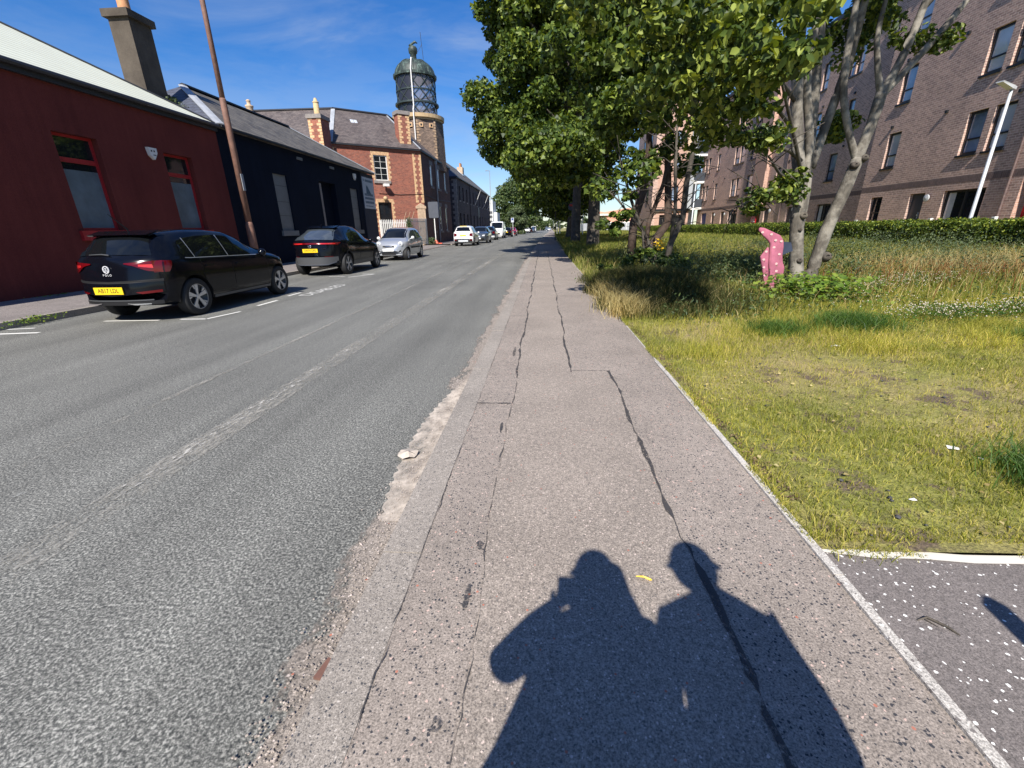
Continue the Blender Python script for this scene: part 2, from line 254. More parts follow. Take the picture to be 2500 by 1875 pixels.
m, t, p, o = newmat('lantern_glazing'); p.inputs['Alpha'].default_value = 0.45; base(t, p, (0.27, 0.26, 0.29)); p.inputs['Roughness'].default_value = 0.12; p.inputs['Specular IOR Level'].default_value = 0.8; M['lantern_glass'] = m
M['lantern_dark'] = simple('dark_lantern_glass', (0.022, 0.022, 0.03), 0.3)
M['white'] = simple('white_paint', (0.74, 0.73, 0.70), 0.5, var=0.08)
M['frame_white'] = simple('white_sash_paint', (0.70, 0.69, 0.64), 0.5)
M['frame_black'] = simple('black_window_frame', (0.014, 0.015, 0.017), 0.4)
M['rust'] = simple('rusty_brown_pole', (0.20, 0.105, 0.075), 0.7, var=0.35, vscale=6, bmp=0.3)
M['brick_apt'] = brick('brown_brick', (0.56, 0.36, 0.29), (0.33, 0.21, 0.18), (0.66, 0.50, 0.41), 0.27, 0.098, 0.015, 0.85, 0.35, 0.4, (0.13, 0.10, 0.095), 0.45)
M['brick_apt_dark'] = brick('brown_brick_band', (0.17, 0.11, 0.10), (0.12, 0.082, 0.076), (0.2, 0.15, 0.135), 0.083, 0.24, 0.010, 0.85, 0.3, 0.4, (0.07, 0.055, 0.055), 0.7, 0.0)
M['brick_pink'] = brick('pale_pink_brick', (0.50, 0.29, 0.22), (0.40, 0.22, 0.165), (0.50, 0.40, 0.33), 0.25, 0.083, 0.010, 0.85, 0.15, 0.3, (0.5, 0.3, 0.24), 0.6)
M['grey_panel'] = simple('grey_cladding', (0.36, 0.38, 0.40), 0.4, var=0.08)
M['lamp_steel'] = simple('dull_lamp_steel', (0.22, 0.23, 0.25), 0.5, 0.2)
M['steel'] = simple('galvanised_steel', (0.62, 0.64, 0.66), 0.35, 0.2, var=0.06)
M['door_slate'] = simple('slate_grey_door', (0.045, 0.052, 0.065), 0.4)
M['palisade_shade'] = simple('shaded_palisade_steel', (0.20, 0.22, 0.25), 0.5, var=0.25)  # grey stands in for shade on the fence side turned from the sun
M['orange_base'] = simple('orange_plastic', (0.75, 0.10, 0.04), 0.5)
M['sign_grey'] = simple('sign_back_grey', (0.075, 0.082, 0.10), 0.45, var=0.1)
M['pink'] = simple('pink_felt', (0.38, 0.115, 0.17), 0.95, var=0.25, vscale=7, bmp=0.4)
M['pinkdot'] = simple('cream_dot', (0.62, 0.40, 0.38), 0.9)
M['terracotta'] = simple('terracotta_cladding', (0.62, 0.30, 0.20), 0.7, var=0.12)
# cars
M['tyre'] = simple('tyre_rubber', (0.016, 0.016, 0.017), 0.75)
M['plastic'] = simple('black_trim_plastic', (0.012, 0.012, 0.013), 0.6, spec=.3)
M['plastic_grey'] = simple('grey_trim_plastic', (0.060, 0.062, 0.066), 0.45)
M['alloy'] = simple('machined_alloy', (0.62, 0.62, 0.63), 0.28, 0.7)
M['alloy_dark'] = simple('black_alloy', (0.02, 0.02, 0.022), 0.3)
M['chrome'] = simple('chrome', (0.75, 0.76, 0.78), 0.12, 1.0)
M['car_glass'] = simple('tinted_car_glass', (0.005, 0.006, 0.007), 0.03, spec=0.5)
M['car_glass_light'] = simple('clear_car_glass', (0.05, 0.06, 0.07), 0.03, spec=0.9, coat=0.6)
M['red_lens'] = simple('red_lamp_lens', (0.10, 0.002, 0.004), 0.12, coat=0.25, spec=.4)
M['red_core'] = simple('bright_red_lens', (0.55, 0.02, 0.02), 0.2, coat=1.0)
M['clear_lens'] = simple('clear_lamp_lens', (0.62, 0.64, 0.66), 0.12, coat=1.0)
M['plate_y'] = simple('yellow_number_plate', (0.85, 0.56, 0.02), 0.35)
M['plate_w'] = simple('white_number_plate', (0.8, 0.8, 0.78), 0.35)
M['ink'] = simple('black_lettering', (0.012, 0.012, 0.012), 0.5)
M['amber'] = simple('amber_lens', (0.8, 0.25, 0.03), 0.2)
def carpaint(name, c, metal=0.0, rough=0.25): return simple(name, c, rough, metal, coat=1.0, spec=0.5)
M['p_black'] = simple('black_car_paint', (0.003, 0.0035, 0.006), 0.15, coat=0.12, spec=0.25)
M['badge_silver'] = simple('silver_badge', (0.6, 0.6, 0.62), 0.35)
M['p_navy'] = carpaint('dark_blue_car_paint', (0.012, 0.016, 0.032))
M['p_silver'] = carpaint('silver_car_paint', (0.50, 0.52, 0.55), 0.55, 0.32)
M['p_white'] = carpaint('white_car_paint', (0.78, 0.78, 0.78))
M['p_grey'] = carpaint('dark_grey_car_paint', (0.07, 0.085, 0.11), 0.3)
M['p_red'] = carpaint('red_car_paint', (0.42, 0.012, 0.018))
M['skin'] = simple('skin', (0.55, 0.33, 0.24), 0.55); M['cloth_blue'] = simple('navy_coat', (0.03, 0.04, 0.07), 0.9); M['cloth_grey'] = simple('grey_jacket', (0.1, 0.1, 0.1), 0.9); M['hair'] = simple('brown_hair', (0.05, 0.03, 0.02), 0.6)
M['wood'] = simple('weathered_timber', (0.24, 0.18, 0.12), 0.85, var=0.3, vscale=9)
M['litter_white'] = simple('white_scrap_paper', (0.75, 0.74, 0.72), 0.7); M['litter_red'] = simple('red_scrap', (0.6, 0.05, 0.03), 0.6)
M['pale_card'] = simple('pale_card', (0.50, 0.43, 0.36), 0.9, var=.2, vscale=30)
M['brown_tile'] = simple('brown_tile_fragment', (0.15, 0.075, 0.055), 0.7, var=0.2, vscale=20)
M['pebble'] = simple('grey_pebble', (0.06, 0.06, 0.065), 0.8)
M['blue_door'] = simple('blue_door_paint', (0.02, 0.05, 0.25), 0.4); M['pale_sign'] = simple('pale_sign_face', (0.50, 0.53, 0.58), 0.5); M['sign_ink'] = simple('faded_sign_ink', (0.07, 0.12, 0.17), 0.6)
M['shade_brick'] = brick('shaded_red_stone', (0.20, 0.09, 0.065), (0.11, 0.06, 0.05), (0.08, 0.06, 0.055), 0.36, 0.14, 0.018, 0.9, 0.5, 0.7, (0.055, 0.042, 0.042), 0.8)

# ------------------------------------------------------------------ mesh helpers
ORG = {}
def tag(o, label=None, cat=None, group=None, kind=None, category=None):
    cat = cat or category
    if label: o['label'] = label
    if cat: o['category'] = cat
    if group: o['group'] = group
    if kind: o['kind'] = kind
    return o
def thing(name, label, cat, loc=(0, 0, 0), rz=0.0, group=None, local=False):
    o = bpy.data.objects.new(name, None); COL.objects.link(o); o.location = loc; o.rotation_euler = (0, 0, rz); o.empty_display_size = 0.2
    ORG[o.name] = Vector((0, 0, 0)) if local else Vector(loc)
    return tag(o, label, cat, group)
class MB:
    def __init__(s): s.v = []; s.f = []; s.mi = []; s.cur = 0
    def add(s, vs, fs):
        n = len(s.v); s.v += [tuple(x) for x in vs]; s.f += [tuple(i + n for i in f) for f in fs]; s.mi += [s.cur] * len(fs)
    def box(s, x0, x1, y0, y1, z0, z1):
        s.add([(x0, y0, z0), (x1, y0, z0), (x1, y1, z0), (x0, y1, z0), (x0, y0, z1), (x1, y0, z1), (x1, y1, z1), (x0, y1, z1)],
              [(0, 3, 2, 1), (4, 5, 6, 7), (0, 1, 5, 4), (1, 2, 6, 5), (2, 3, 7, 6), (3, 0, 4, 7)])
    def obox(s, P, u, n, u0, u1, n0, n1, z0, z1):
        """box in a wall frame: P origin, u along, n outward"""
        c = [P + u * a + n * b + Vector((0, 0, z)) for z in (z0, z1) for a, b in ((u0, n0), (u1, n0), (u1, n1), (u0, n1))]
        s.add(c, [(0, 3, 2, 1), (4, 5, 6, 7), (0, 1, 5, 4), (1, 2, 6, 5), (2, 3, 7, 6), (3, 0, 4, 7)])
    def quad(s, a, b, c, d): s.add([a, b, c, d], [(0, 1, 2, 3)])
    def poly(s, pts): s.add(pts, [tuple(range(len(pts)))])
    def tube(s, pts, rads, n=8, cap=True):
        pts = [Vector(p) for p in pts]; rings = []
        if not hasattr(rads, '__len__'): rads = [rads] * len(pts)
        base_i = len(s.v); vs = []
        up = Vector((0.13, 0.31, 0.94))
        for i, p in enumerate(pts):
            d = (pts[min(i + 1, len(pts) - 1)] - pts[max(i - 1, 0)])
            if d.length < 1e-9: d = Vector((0, 0, 1))
            d.normalize(); a = d.cross(up if abs(d.dot(up)) < 0.95 else Vector((1, 0, 0))).normalized(); b = d.cross(a)
            for k in range(n):
                an = 2 * math.pi * k / n; vs.append(p + (a * math.cos(an) + b * math.sin(an)) * rads[i])
        fs = []
        for i in range(len(pts) - 1):
            for k in range(n):
                fs.append((i * n + k, i * n + (k + 1) % n, (i + 1) * n + (k + 1) % n, (i + 1) * n + k))
        if cap: fs.append(tuple(range(n - 1, -1, -1))); fs.append(tuple((len(pts) - 1) * n + k for k in range(n)))
        s.add(vs, fs)
    def lathe(s, c, prof, n=24, axis='z', a0=0.0, a1=2 * math.pi):
        full = abs(a1 - a0 - 2 * math.pi) < 1e-6; m = n if full else n + 1; vs = []
        for r, h in prof:
            for k in range(m):
                an = a0 + (a1 - a0) * k / n; ca, sa = math.cos(an) * r, math.sin(an) * r
                vs.append((c[0] + ca, c[1] + sa, c[2] + h) if axis == 'z' else (c[0] + h, c[1] + ca, c[2] + sa) if axis == 'x' else (c[0] + sa, c[1] + h, c[2] + ca))
        fs = [(i * m + k, i * m + (k + 1) % m, (i + 1) * m + (k + 1) % m, (i + 1) * m + k) for i in range(len(prof) - 1) for k in range(n)]
        s.add(vs, fs)
    def prism(s, pts, d):
        """polygon (3D points) extruded by vector d"""
        n = len(pts); d = Vector(d); a = [Vector(p) for p in pts]
        s.add(a + [p + d for p in a], [tuple(range(n - 1, -1, -1)), tuple(range(n, 2 * n))] + [(i, (i + 1) % n, n + (i + 1) % n, n + i) for i in range(n)])
    def build(s, name, mats, parent=None, smooth=False, **tg):
        me = bpy.data.meshes.new(name); off = ORG.get(parent.name, Vector((0, 0, 0))) if parent else Vector((0, 0, 0))
        me.from_pydata([(x - off.x, y - off.y, z - off.z) for x, y, z in s.v], [], s.f)
        if not isinstance(mats, (list, tuple)): mats = [mats]
        for mm in mats: me.materials.append(M[mm] if isinstance(mm, str) else mm)
        if len(mats) > 1: me.polygons.foreach_set('material_index', s.mi)
        if smooth: me.polygons.foreach_set('use_smooth', [True] * len(me.polygons))
        me.update()
        o = bpy.data.objects.new(name, me); COL.objects.link(o)
        if parent: o.parent = parent; ORG[o.name] = off
        if tg: tag(o, **tg)
        return o
def autosmooth(o, ang=40):
    me = o.data
    me.polygons.foreach_set('use_smooth', [True] * len(me.polygons)); me.set_sharp_from_angle(angle=R(ang))
def npmesh(name, V, F, mats, parent=None, smooth=False, **tg):
    me = bpy.data.meshes.new(name); nv, nf, k = len(V), len(F), F.shape[1]
    off = ORG.get(parent.name, Vector((0, 0, 0))) if parent else Vector((0, 0, 0)); V = V - np.array(off)
    me.vertices.add(nv); me.vertices.foreach_set('co', V.astype(np.float32).ravel())
    me.loops.add(nf * k); me.loops.foreach_set('vertex_index', F.astype(np.int32).ravel())
    me.polygons.add(nf); me.polygons.foreach_set('loop_start', np.arange(0, nf * k, k, dtype=np.int32))
    me.update(calc_edges=True); me.validate()
    for mm in (mats if isinstance(mats, (list, tuple)) else [mats]): me.materials.append(M[mm])
    if smooth: me.polygons.foreach_set('use_smooth', np.ones(nf, dtype=bool))
    o = bpy.data.objects.new(name, me); COL.objects.link(o)
    if parent: o.parent = parent; ORG[o.name] = off
    if tg: tag(o, **tg)
    return o
def leaves(name, P, Nn, size, mat, parent, shape='oval', asp=0.6, **tg):
    """P centres, Nn leaf-face normals, one small curled blade per point"""
    n = len(P); Nn = Nn / (np.linalg.norm(Nn, axis=1, keepdims=True) + 1e-9)
    a = npr.normal(size=(n, 3)); a[:, 2] -= 0.5; a -= Nn * (a * Nn).sum(1, keepdims=True); a /= np.linalg.norm(a, axis=1, keepdims=True) + 1e-9
    b = np.cross(Nn, a); s = (size * npr.uniform(0.7, 1.3, n))[:, None]
    if shape == 'oval': o2 = [(-.5, 0, 0), (-.15, .5 * asp, .08), (.25, .38 * asp, .07), (.55, 0, -.06), (.25, -.38 * asp, .07), (-.15, -.5 * asp, .08)]; fs = [(0, 1, 2, 3), (0, 3, 4, 5)]
    elif shape == 'maple': o2 = [(-.4, 0, 0), (-.25, .5, .04), (.1, .28, .03), (.6, 0, -.08), (.1, -.28, .03), (-.25, -.5, .04)]; fs = [(0, 1, 2, 3), (0, 3, 4, 5)]
    else: o2 = [(-.5, 0, 0), (0, .4, .08), (.5, 0, -.05), (0, -.4, .08)]; fs = [(0, 1, 2), (0, 2, 3)]
    k = len(o2); V = np.empty((n, k, 3))
    for i, (x, y, z) in enumerate(o2): V[:, i] = P + (a * x + b * y + Nn * z) * s
    F = (np.arange(n)[:, None, None] * k + np.array(fs)[None]).reshape(-1, len(fs[0]))
    return npmesh(name, V.reshape(-1, 3), F, mat, parent, **tg)
def text_part(name, txt, size, mat, mtx, parent=None, depth=0.002, sx=1.0):
    cu = bpy.data.curves.new(name, 'FONT'); cu.body = txt; cu.size = size; cu.extrude = depth; cu.align_x = 'CENTER'; cu.align_y = 'CENTER'
    tmp = bpy.data.objects.new('tmp_text', cu); COL.objects.link(tmp)
    dg = bpy.context.evaluated_depsgraph_get(); me = bpy.data.meshes.new_from_object(tmp.evaluated_get(dg)); bpy.data.objects.remove(tmp)
    me.transform(Matrix.Diagonal((sx, 1, 1, 1))); me.transform(mtx)
    off = ORG.get(parent.name, Vector((0, 0, 0))) if parent else Vector((0, 0, 0)); me.transform(Matrix.Translation(-off))
    me.materials.clear(); me.materials.append(M[mat]); o = bpy.data.objects.new(name, me); COL.objects.link(o)
    if parent: o.parent = parent
    return o
V3 = Vector
Z = V3((0, 0, 1))
#PARTS
# ------------------------------------------------------------------ ground, road, footways
_oy = [-60, 25, 50, 90, 140, 250, 420]; _ox = [0, 0, 0.3, 1.0, 2.4, 4.2, 9.0]
def off(y): return float(np.interp(y, _oy, _ox))
def gz(x, y):
    b = 0.1 + np.clip((x - 1.3) / 12.5, 0, 1) * 0.32
    return b + 0.03 * np.sin(x * 1.3 + y * .4) * np.clip((x - 1.6) / 2, 0, 1)
ys = list(np.concatenate([np.arange(-14, 30, 0.5), np.arange(30, 120, 3), np.arange(120, 421, 10)]))
def strip(name, x0, x1, z, mat, ya=-14, yb=420, curve=True, **tg):
    mb = MB(); yy = [y for y in ys if ya < y < yb]; yy = [ya] + yy + [yb]
    for a, b in zip(yy[:-1], yy[1:]):
        oa, ob = (off(a), off(b)) if curve else (0, 0); mb.quad((x0 + oa, a, z), (x1 + oa, a, z), (x1 + ob, b, z), (x0 + ob, b, z))
    return mb.build(name, mat, **tg)
mb = MB(); mb.quad((-700, -60, -0.06), (700, -60, -0.06), (700, 1200, -0.06), (-700, 1200, -0.06)); mb.build('ground', 'grassland', kind='structure')
strip('road', -9.4, -0.72, 0.0, 'road', kind='structure')
strip('gutter', -1.25, -0.72, 0.004, 'gutter', yb=24, kind='structure')
# kerbs (real steps)
def kerb(name, x0, x1, z1, mat, ya, yb, step=0.915, curve=True):
    mb = MB(); y = ya
    while y < yb:
        st = step if y < 30 else 9; e = min(yb, y + st); oa, ob = off(y), off(e); g = 0.006 if y < 30 else 0
        vs = [(x0 + oa, y + g, -0.05), (x1 + oa, y + g, -0.05), (x1 + ob, e, -0.05), (x0 + ob, e, -0.05)]; j = rnd.uniform(-.004, .004)
        vs += [(x0 + oa + 0.012, y + g, z1 + j), (x1 + oa, y + g, z1 + j), (x1 + ob, e, z1 + j), (x0 + ob + 0.012, e, z1 + j)]
        mb.add(vs, [(4, 5, 6, 7), (0, 1, 5, 4), (1, 2, 6, 5), (2, 3, 7, 6), (3, 0, 4, 7)]); y = e
    return mb.build(name, mat, kind='structure')
kerb('near_kerb', -0.74, -0.55, 0.102, 'kerb', -14, 420)
k = kerb('far_kerb', -9.52, -9.36, 0.125, 'kerb', -14, 33)
kerb('far_kerb', -9.52, -9.36, 0.125, 'kerb', 45, 420)
kerb('dropped_kerb', -9.52, -9.36, 0.03, 'kerb', 33, 45)
strip('footway', -0.551, 1.25, 0.10, 'foot_side', kind='structure')
mb = MB()
def wob(x, y): return x + 0.012 * math.sin(y * 2.1) + 0.008 * math.sin(y * 5.3 + 1)
yy = [-14 + 0.25 * i for i in range(200)]
for a, b in zip(yy[:-1], yy[1:]):
    r_ = 0.68 if a < 4.2 else 0.30
    mb.quad((wob(-.25, a), a, .104), (wob(r_, a), a, .104), (wob(r_, b), b, .104), (wob(-.25, b), b, .104))
mb.build('footway_resurfaced_strip', 'foot_mid', kind='structure')
mb = MB()
def crack(xf, ya, yb, w, brk=0.0, seed=1):
    r_ = random.Random(seed); y = ya; prev = None
    while y < yb:
        st = 0.05 + y * 0.012; x = xf(y) + r_.gauss(0, 0.004); ww = w * (0.35 + 1.1 * r_.random()) * (1 if r_.random() > brk else 0.15)
        cur = (x, y, ww)
        if prev: mb.quad((prev[0] - prev[2] / 2, prev[1], .108), (prev[0] + prev[2] / 2, prev[1], .108), (x + ww / 2, y, .108), (x - ww / 2, y, .108))
        prev = cur; y += st
crack(lambda y: wob(.68, y), 0.3, 4.25, 0.026, .3, 3); crack(lambda y: wob(.30, y), 4.2, 30, 0.022, .1, 4)
crack(lambda y: wob(-.25, y) - .01 * min(1, y / 5), 0.3, 4, 0.006, .5, 5); crack(lambda y: wob(-.25, y) - .01, 4, 30, 0.026, .2, 8); crack(lambda y: -.548, 0.3, 20, 0.004, .5, 6)
for x0, x1, y in ((.30, .70, 4.24), (-.55, -.25, 4.12), (-.55, -.26, 3.35), (-.55, -.25, 7.2)):
    n = 14
    for i in range(n):
        a, b = x0 + (x1 - x0) * i / n, x0 + (x1 - x0) * (i + 1) / n; d = .008 * math.sin(i * 1.7); mb.quad((a, y + d, .1085), (b, y - d, .1085), (b, y + .014 - d, .1085), (a, y + .014 + d, .1085))
mb.build('footway_joint_sealant', 'crack_fill', kind='structure'); mb = MB()
for cx, cy, rx, ry in ((-.29, 1.62, .018, .04), (-.31, 0.84, .018, .03), (-.30, 1.32, .014, .08), (-.33, 5.0, .02, .3), (-.3, 2.9, .012, .12)):
    pts = [(cx + rx * math.cos(a) * rnd.uniform(.6, 1.1), cy + ry * math.sin(a) * rnd.uniform(.6, 1.1), .1095) for a in [i * .785 for i in range(8)]]; mb.poly(pts)
mb.build('footway_tar_patch', 'crack_soft', kind='structure')
kerb('grass_edging', 1.215, 1.265, 0.112, 'edging', -3, 4.6, .9)
kerb('grass_edging', 1.235, 1.262, 0.104, 'edging', 4.6, 30, 1.4)
# crossing footway on the right
mb = MB(); mb.quad((1.262, -3, .098), (14, -3, .098), (14, 1.60, .098), (1.262, 1.67, .098)); mb.build('side_footway', 'crossing', kind='structure')
mb = MB()
for i in range(40):
    a = 1.27 + i * .2; b = a + .2; f = lambda x: 1.672 - .008 * (x - 1.2) + .010 * math.sin(x * 9) * (1 if x > 1.6 else .4)
    w0, w1 = .05 * min(1, (a - 1.2) / .2), .05 * min(1, (b - 1.2) / .2); mb.quad((a, f(a) - w0, .103), (b, f(b) - w1, .103), (b, f(b), .103), (a, f(a), .103))
mb.build('side_footway_edge_line', 'paint_stripe', kind='structure')
# grass bank
xs = np.concatenate([np.arange(1.262, 5, .25), np.arange(5, 32, 1.0)]); yy = np.concatenate([np.arange(1.66, 12, .25), np.arange(12, 70, 2.0), np.arange(70, 420, 15.)])
X, Y = np.meshgrid(xs, yy); Zz = gz(X, Y) - 0.012 * (X < 1.3) - 0.03 * np.exp(-((Y - 1.66) / .1) ** 2) * 0
nx = len(xs); idx = (np.arange(len(yy) - 1)[:, None] * nx + np.arange(nx - 1)[None]).ravel()
offx = np.array([off(v) for v in yy])[:, None]
npmesh('grass_bank', np.stack([X + offx, Y, Zz], -1).reshape(-1, 3), np.stack([idx, idx + 1, idx + nx + 1, idx + nx], -1), 'grassland', smooth=True, kind='structure')
# left footway and yard
mb = MB(); mb.quad((-12.6, -14, .12), (-9.51, -14, .12), (-9.51, 33, .12), (-12.6, 33, .12)); mb.quad((-40, 33, .06), (-9.51, 33, .03), (-9.51, 46, .03), (-40, 46, .06)); mb.quad((-14, 46, .12), (-9.51, 46, .12), (-9.2, 62, .12), (-14, 62, .12))
for a, b in ((62, 90), (90, 140), (140, 250), (250, 420)): mb.quad((-14 + off(a), a, .12), (-9.51 + off(a), a, .12), (-9.51 + off(b), b, .12), (-14 + off(b), b, .12))
mb.build('far_footway', 'foot_left', kind='structure')
# road paint
def line(name, pts, w, mat, z=.006):
    mb = MB()
    for (x0, y0), (x1, y1) in zip(pts[:-1], pts[1:]):
        d = V3((x1 - x0, y1 - y0, 0)).normalized(); q = V3((-d.y, d.x, 0)) * w / 2
        mb.quad(V3((x0, y0, z)) - q, V3((x1, y1, z)) - q, V3((x1, y1, z)) + q, V3((x0, y0, z)) + q)
    return mb.build(name, mat, kind='structure')
line('worn_centre_line', [(-2.55, 0.4), (-2.58, 9), (-2.56, 22), (-2.5, 30)], .26, 'line_worn')
line('worn_centre_line', [(-2.60, 0.4), (-2.62, 9), (-2.6, 22)], .10, 'line_core', .008)
line('worn_centre_line', [(-3.62, 1.8), (-3.66, 9), (-3.75, 15), (-3.7, 24)], .07, 'line_worn')
line('ghost_wheel_mark', [(-3.2, 2.1), (-3.3, 1.95), (-3.9, 2.2), (-4.6, 2.1)], .05, 'line_ghost')
line('bay_line', [(-6.15, 8.35), (-6.3, 7.6), (-6.8, 7.58)], .07, 'line')
line('bay_line', [(-7.15, 7.50), (-8.2, 7.44)], .07, 'line')
line('bay_line', [(-6.24, 9.05), (-6.24, 9.8)], .08, 'line')
line('bay_line', [(-6.38, 10.5), (-6.38, 11.1)], .07, 'line')
line('bay_line', [(-7.6, 15.2), (-7.0, 15.2)], .07, 'line'); line('bay_line', [(-6.75, 14.9), (-6.2, 15.9), (-6.7, 16.0)], .08, 'line')
line('bay_line', [(-9.3, 6.35), (-8.4, 6.5)], .09, 'line'); line('bay_line', [(-9.3, 6.75), (-8.9, 6.85)], .06, 'line')
tx = text_part('bay_lettering', 'DISABLED', .46, 'line_fresh', Matrix.Translation((-5.98, 11.65, .006)) @ Matrix.Rotation(R(90), 4, 'Z'), sx=1.12, depth=0); tx['kind'] = 'structure'
line('patched_trench', [(-3.1, 18), (-3.9, 21.5)], .25, 'line_ghost'); line('patched_trench', [(-3.6, 24), (-2.3, 24.6)], .35, 'line_worn')
# pale dust drift in the gutter
mb = MB(); prev = None
for i in range(60):
    y = 1.9 + i * .04; f = (y - 1.9) / 2.4; w = .23 * math.sin(math.pi * min(1, f * .85 + .15)) ** .7 + .015 * math.sin(i * 2.3)
    cur = ((-.75, y), (-.75 - max(.02, w), y))
    if prev: mb.quad((*prev[0], .009), (*cur[0], .009), (*cur[1], .007), (*prev[1], .007))
    prev = cur
mb.build('dust_drift', 'dust', kind='structure')
# loose grit along the gutter, one tangle nobody could count
P = np.stack([-.83 + npr.normal(0, .06, 1500), .5 + npr.random(1500) ** 1.6 * 5, .008 + npr.random(1500) * .004], 1); P = P[P[:, 0] < -.745]
mbv = []; s = npr.uniform(.002, .007, len(P)); oc = np.array([(1, 0, 0), (0, 1, 0), (-1, 0, 0), (0, -1, 0), (0, 0, .8), (0, 0, -.8)]); of = np.array([(0, 1, 4), (1, 2, 4), (2, 3, 4), (3, 0, 4)])
V_ = (P[:, None] + oc[None] * s[:, None, None]); F_ = (np.arange(len(P))[:, None, None] * 6 + of[None]).reshape(-1, 3); npmesh('loose_grit', V_.reshape(-1, 3), F_, 'grit', kind='stuff', label='loose pale grit and gravel along the near gutter', category='grit')

# ------------------------------------------------------------------ wall helpers
def wall_open(mb, P, u, n, length, z0, z1, ops, depth=0.12):
    us = sorted({0.0, length} | {a for o in ops for a in o[:2]}); zs = sorted({z0, z1} | {a for o in ops for a in o[2:4]})
    q = lambda a, b, d=0.0: P + u * a + Z * b - n * d
    for a, b in zip(us[:-1], us[1:]):
        for c, d in zip(zs[:-1], zs[1:]):
            mu_, mz = (a + b) / 2, (c + d) / 2
            if any(o[0] < mu_ < o[1] and o[2] < mz < o[3] for o in ops): continue
            mb.quad(q(a, c), q(b, c), q(b, d), q(a, d))
    for o in ops:
        a, b, c, d = o[:4]; D = o[4] if len(o) > 4 else depth
        mb.quad(q(a, c), q(a, c, D), q(a, d, D), q(a, d)); mb.quad(q(b, c, D), q(b, c), q(b, d), q(b, d, D))
        mb.quad(q(a, d), q(a, d, D), q(b, d, D), q(b, d)); mb.quad(q(a, c, D), q(a, c), q(b, c), q(b, c, D))
def window(parent, P, u, n, a, b, c, d, D, fmat, gmat, style='sash', fw=.06, sill=None, name='window'):
    mb = MB(); O = -D; t = .05
    mb.obox(P, u, n, a, a + fw, O, O + t, c, d); mb.obox(P, u, n, b - fw, b, O, O + t, c, d); mb.obox(P, u, n, a + fw, b - fw, O, O + t, c, c + fw); mb.obox(P, u, n, a + fw, b - fw, O, O + t, d - fw, d)
    mid = (c + d) / 2
    if style in ('sash', 'sash4'): mb.obox(P, u, n, a + fw, b - fw, O, O + t, mid - .03, mid + .03)
    if style == 'sash4':
        m_ = (a + b) / 2; mb.obox(P, u, n, m_ - .015, m_ + .015, O, O + .035, c + fw, mid - .03); mb.obox(P, u, n, m_ - .015, m_ + .015, O, O + .035, mid + .03, d - fw)
        for zz in ((c + mid) / 2, (mid + d) / 2): mb.obox(P, u, n, a + fw, m_ - .015, O, O + .033, zz - .012, zz + .012); mb.obox(P, u, n, m_ + .015, b - fw, O, O + .033, zz - .012, zz + .012)
    if style == 'tilt': zz = c + (d - c) * .36; mb.obox(P, u, n, a + fw, b - fw, O, O + t, zz - .035, zz + .035)
    if style == 'trans': zz = d - (d - c) * .26; mb.obox(P, u, n, a + fw, b - fw, O, O + t, zz - .06, zz + .06)
    w = mb.build(name, fmat, parent)
    g = MB(); g.obox(P, u, n, a + fw * .5, b - fw * .5, O - .03, O + .012, c + fw * .5, d - fw * .5); g.build('pane', gmat, w)
    if sill: s_ = MB(); s_.obox(P, u, n, a - sill[1], b + sill[1], -D + .052, sill[2], c - sill[3], c - .003); s_.build('sill', sill[0], w)
    return w
def quoins(mb, P, u, n, a, b, z0, z1, side, proud=.012, h=.22, long_=.34, short=.2):
    z = z0; i = 0
    while z < z1:
        w = long_ if i % 2 == 0 else short
        if side == 'L': mb.obox(P, u, n, a, a + w, -.02, proud, z + .006, min(z1, z + h) - .006)
        else: mb.obox(P, u, n, b - w, b, -.02, proud, z + .006, min(z1, z + h) - .006)
        z += h; i += 1
def strap(mb, a, b, w, h=.05): 
    a, b = V3(a), V3(b); d = (b - a).normalized(); s = d.cross(Z).normalized() * w / 2; up = s.cross(d).normalized() * h; up = up if up.z > 0 else -up
    mb.prism([a - s, a + s, a + s + up * .6, a + up, a - s + up * .6], b - a)
EX = V3((1, 0, 0)); EY = V3((0, 1, 0))

# ------------------------------------------------------------------ red rendered building
WX = -12.5
T = thing('rendered_building', 'low dark red rendered building with a cream sheet roof, behind the parked black hatchback', 'building', (WX, 8, .12))
P = V3((WX, -6, 0)); u, n = EY, EX; Lw = 23.9
wins = [(12.84 - 1.2, 12.84, 1.66, 4.07), (15.09, 16.31, 1.66, 4.07), (8.1, 9.3, 1.66, 4.07), (4.6, 5.8, 1.66, 4.07)]
ops = [(a + 6, b + 6, c, d, .22) for a, b, c, d in wins]
mb = MB(); wall_open(mb, P, u, n, Lw, .05, 5.3, ops, .22); mb.quad((WX, 17.9, 0), (-19.5, 17.9, 0), (-19.5, 17.9, 5.3), (WX, 17.9, 5.3)); mb.build('wall', 'red_render', T)
for a, b, c, d, D in ops:
    w = window(T, P, u, n, a, b, c, d, D, 'red_paint', 'frosted', 'plain', .07)
    k = MB(); zz = d - .62; k.obox(P, u, n, a + .07, b - .07, -D + .0, -D + .055, zz - .07, zz + .05); k.build('transom', 'red_paint', w)
    k = MB(); k.obox(P, u, n, a + .07, b - .07, -D + .013, -D + .016, zz + .05, d - .07); k.obox(P, u, n, a + .07, b - .07, -D + .013, -D + .016, zz - .24, zz - .07); k.build('upper_pane', 'glass_dark', w)
    k = MB(); k.obox(P, u, n, a - .14, b + .14, -.1, .09, c - .26, c - .004); k.build('sill', 'red_paint', w)
mb = MB(); ev = 5.42; rx, rz = -16.1, 7.55
e0, e1 = (WX + .12, -7, ev), (WX + .12, 17.95, ev); r0, r1 = (rx, -7, rz), (rx, 14.25, rz); b0, b1 = (-19.7, -7, ev), (-19.7, 17.95, ev)
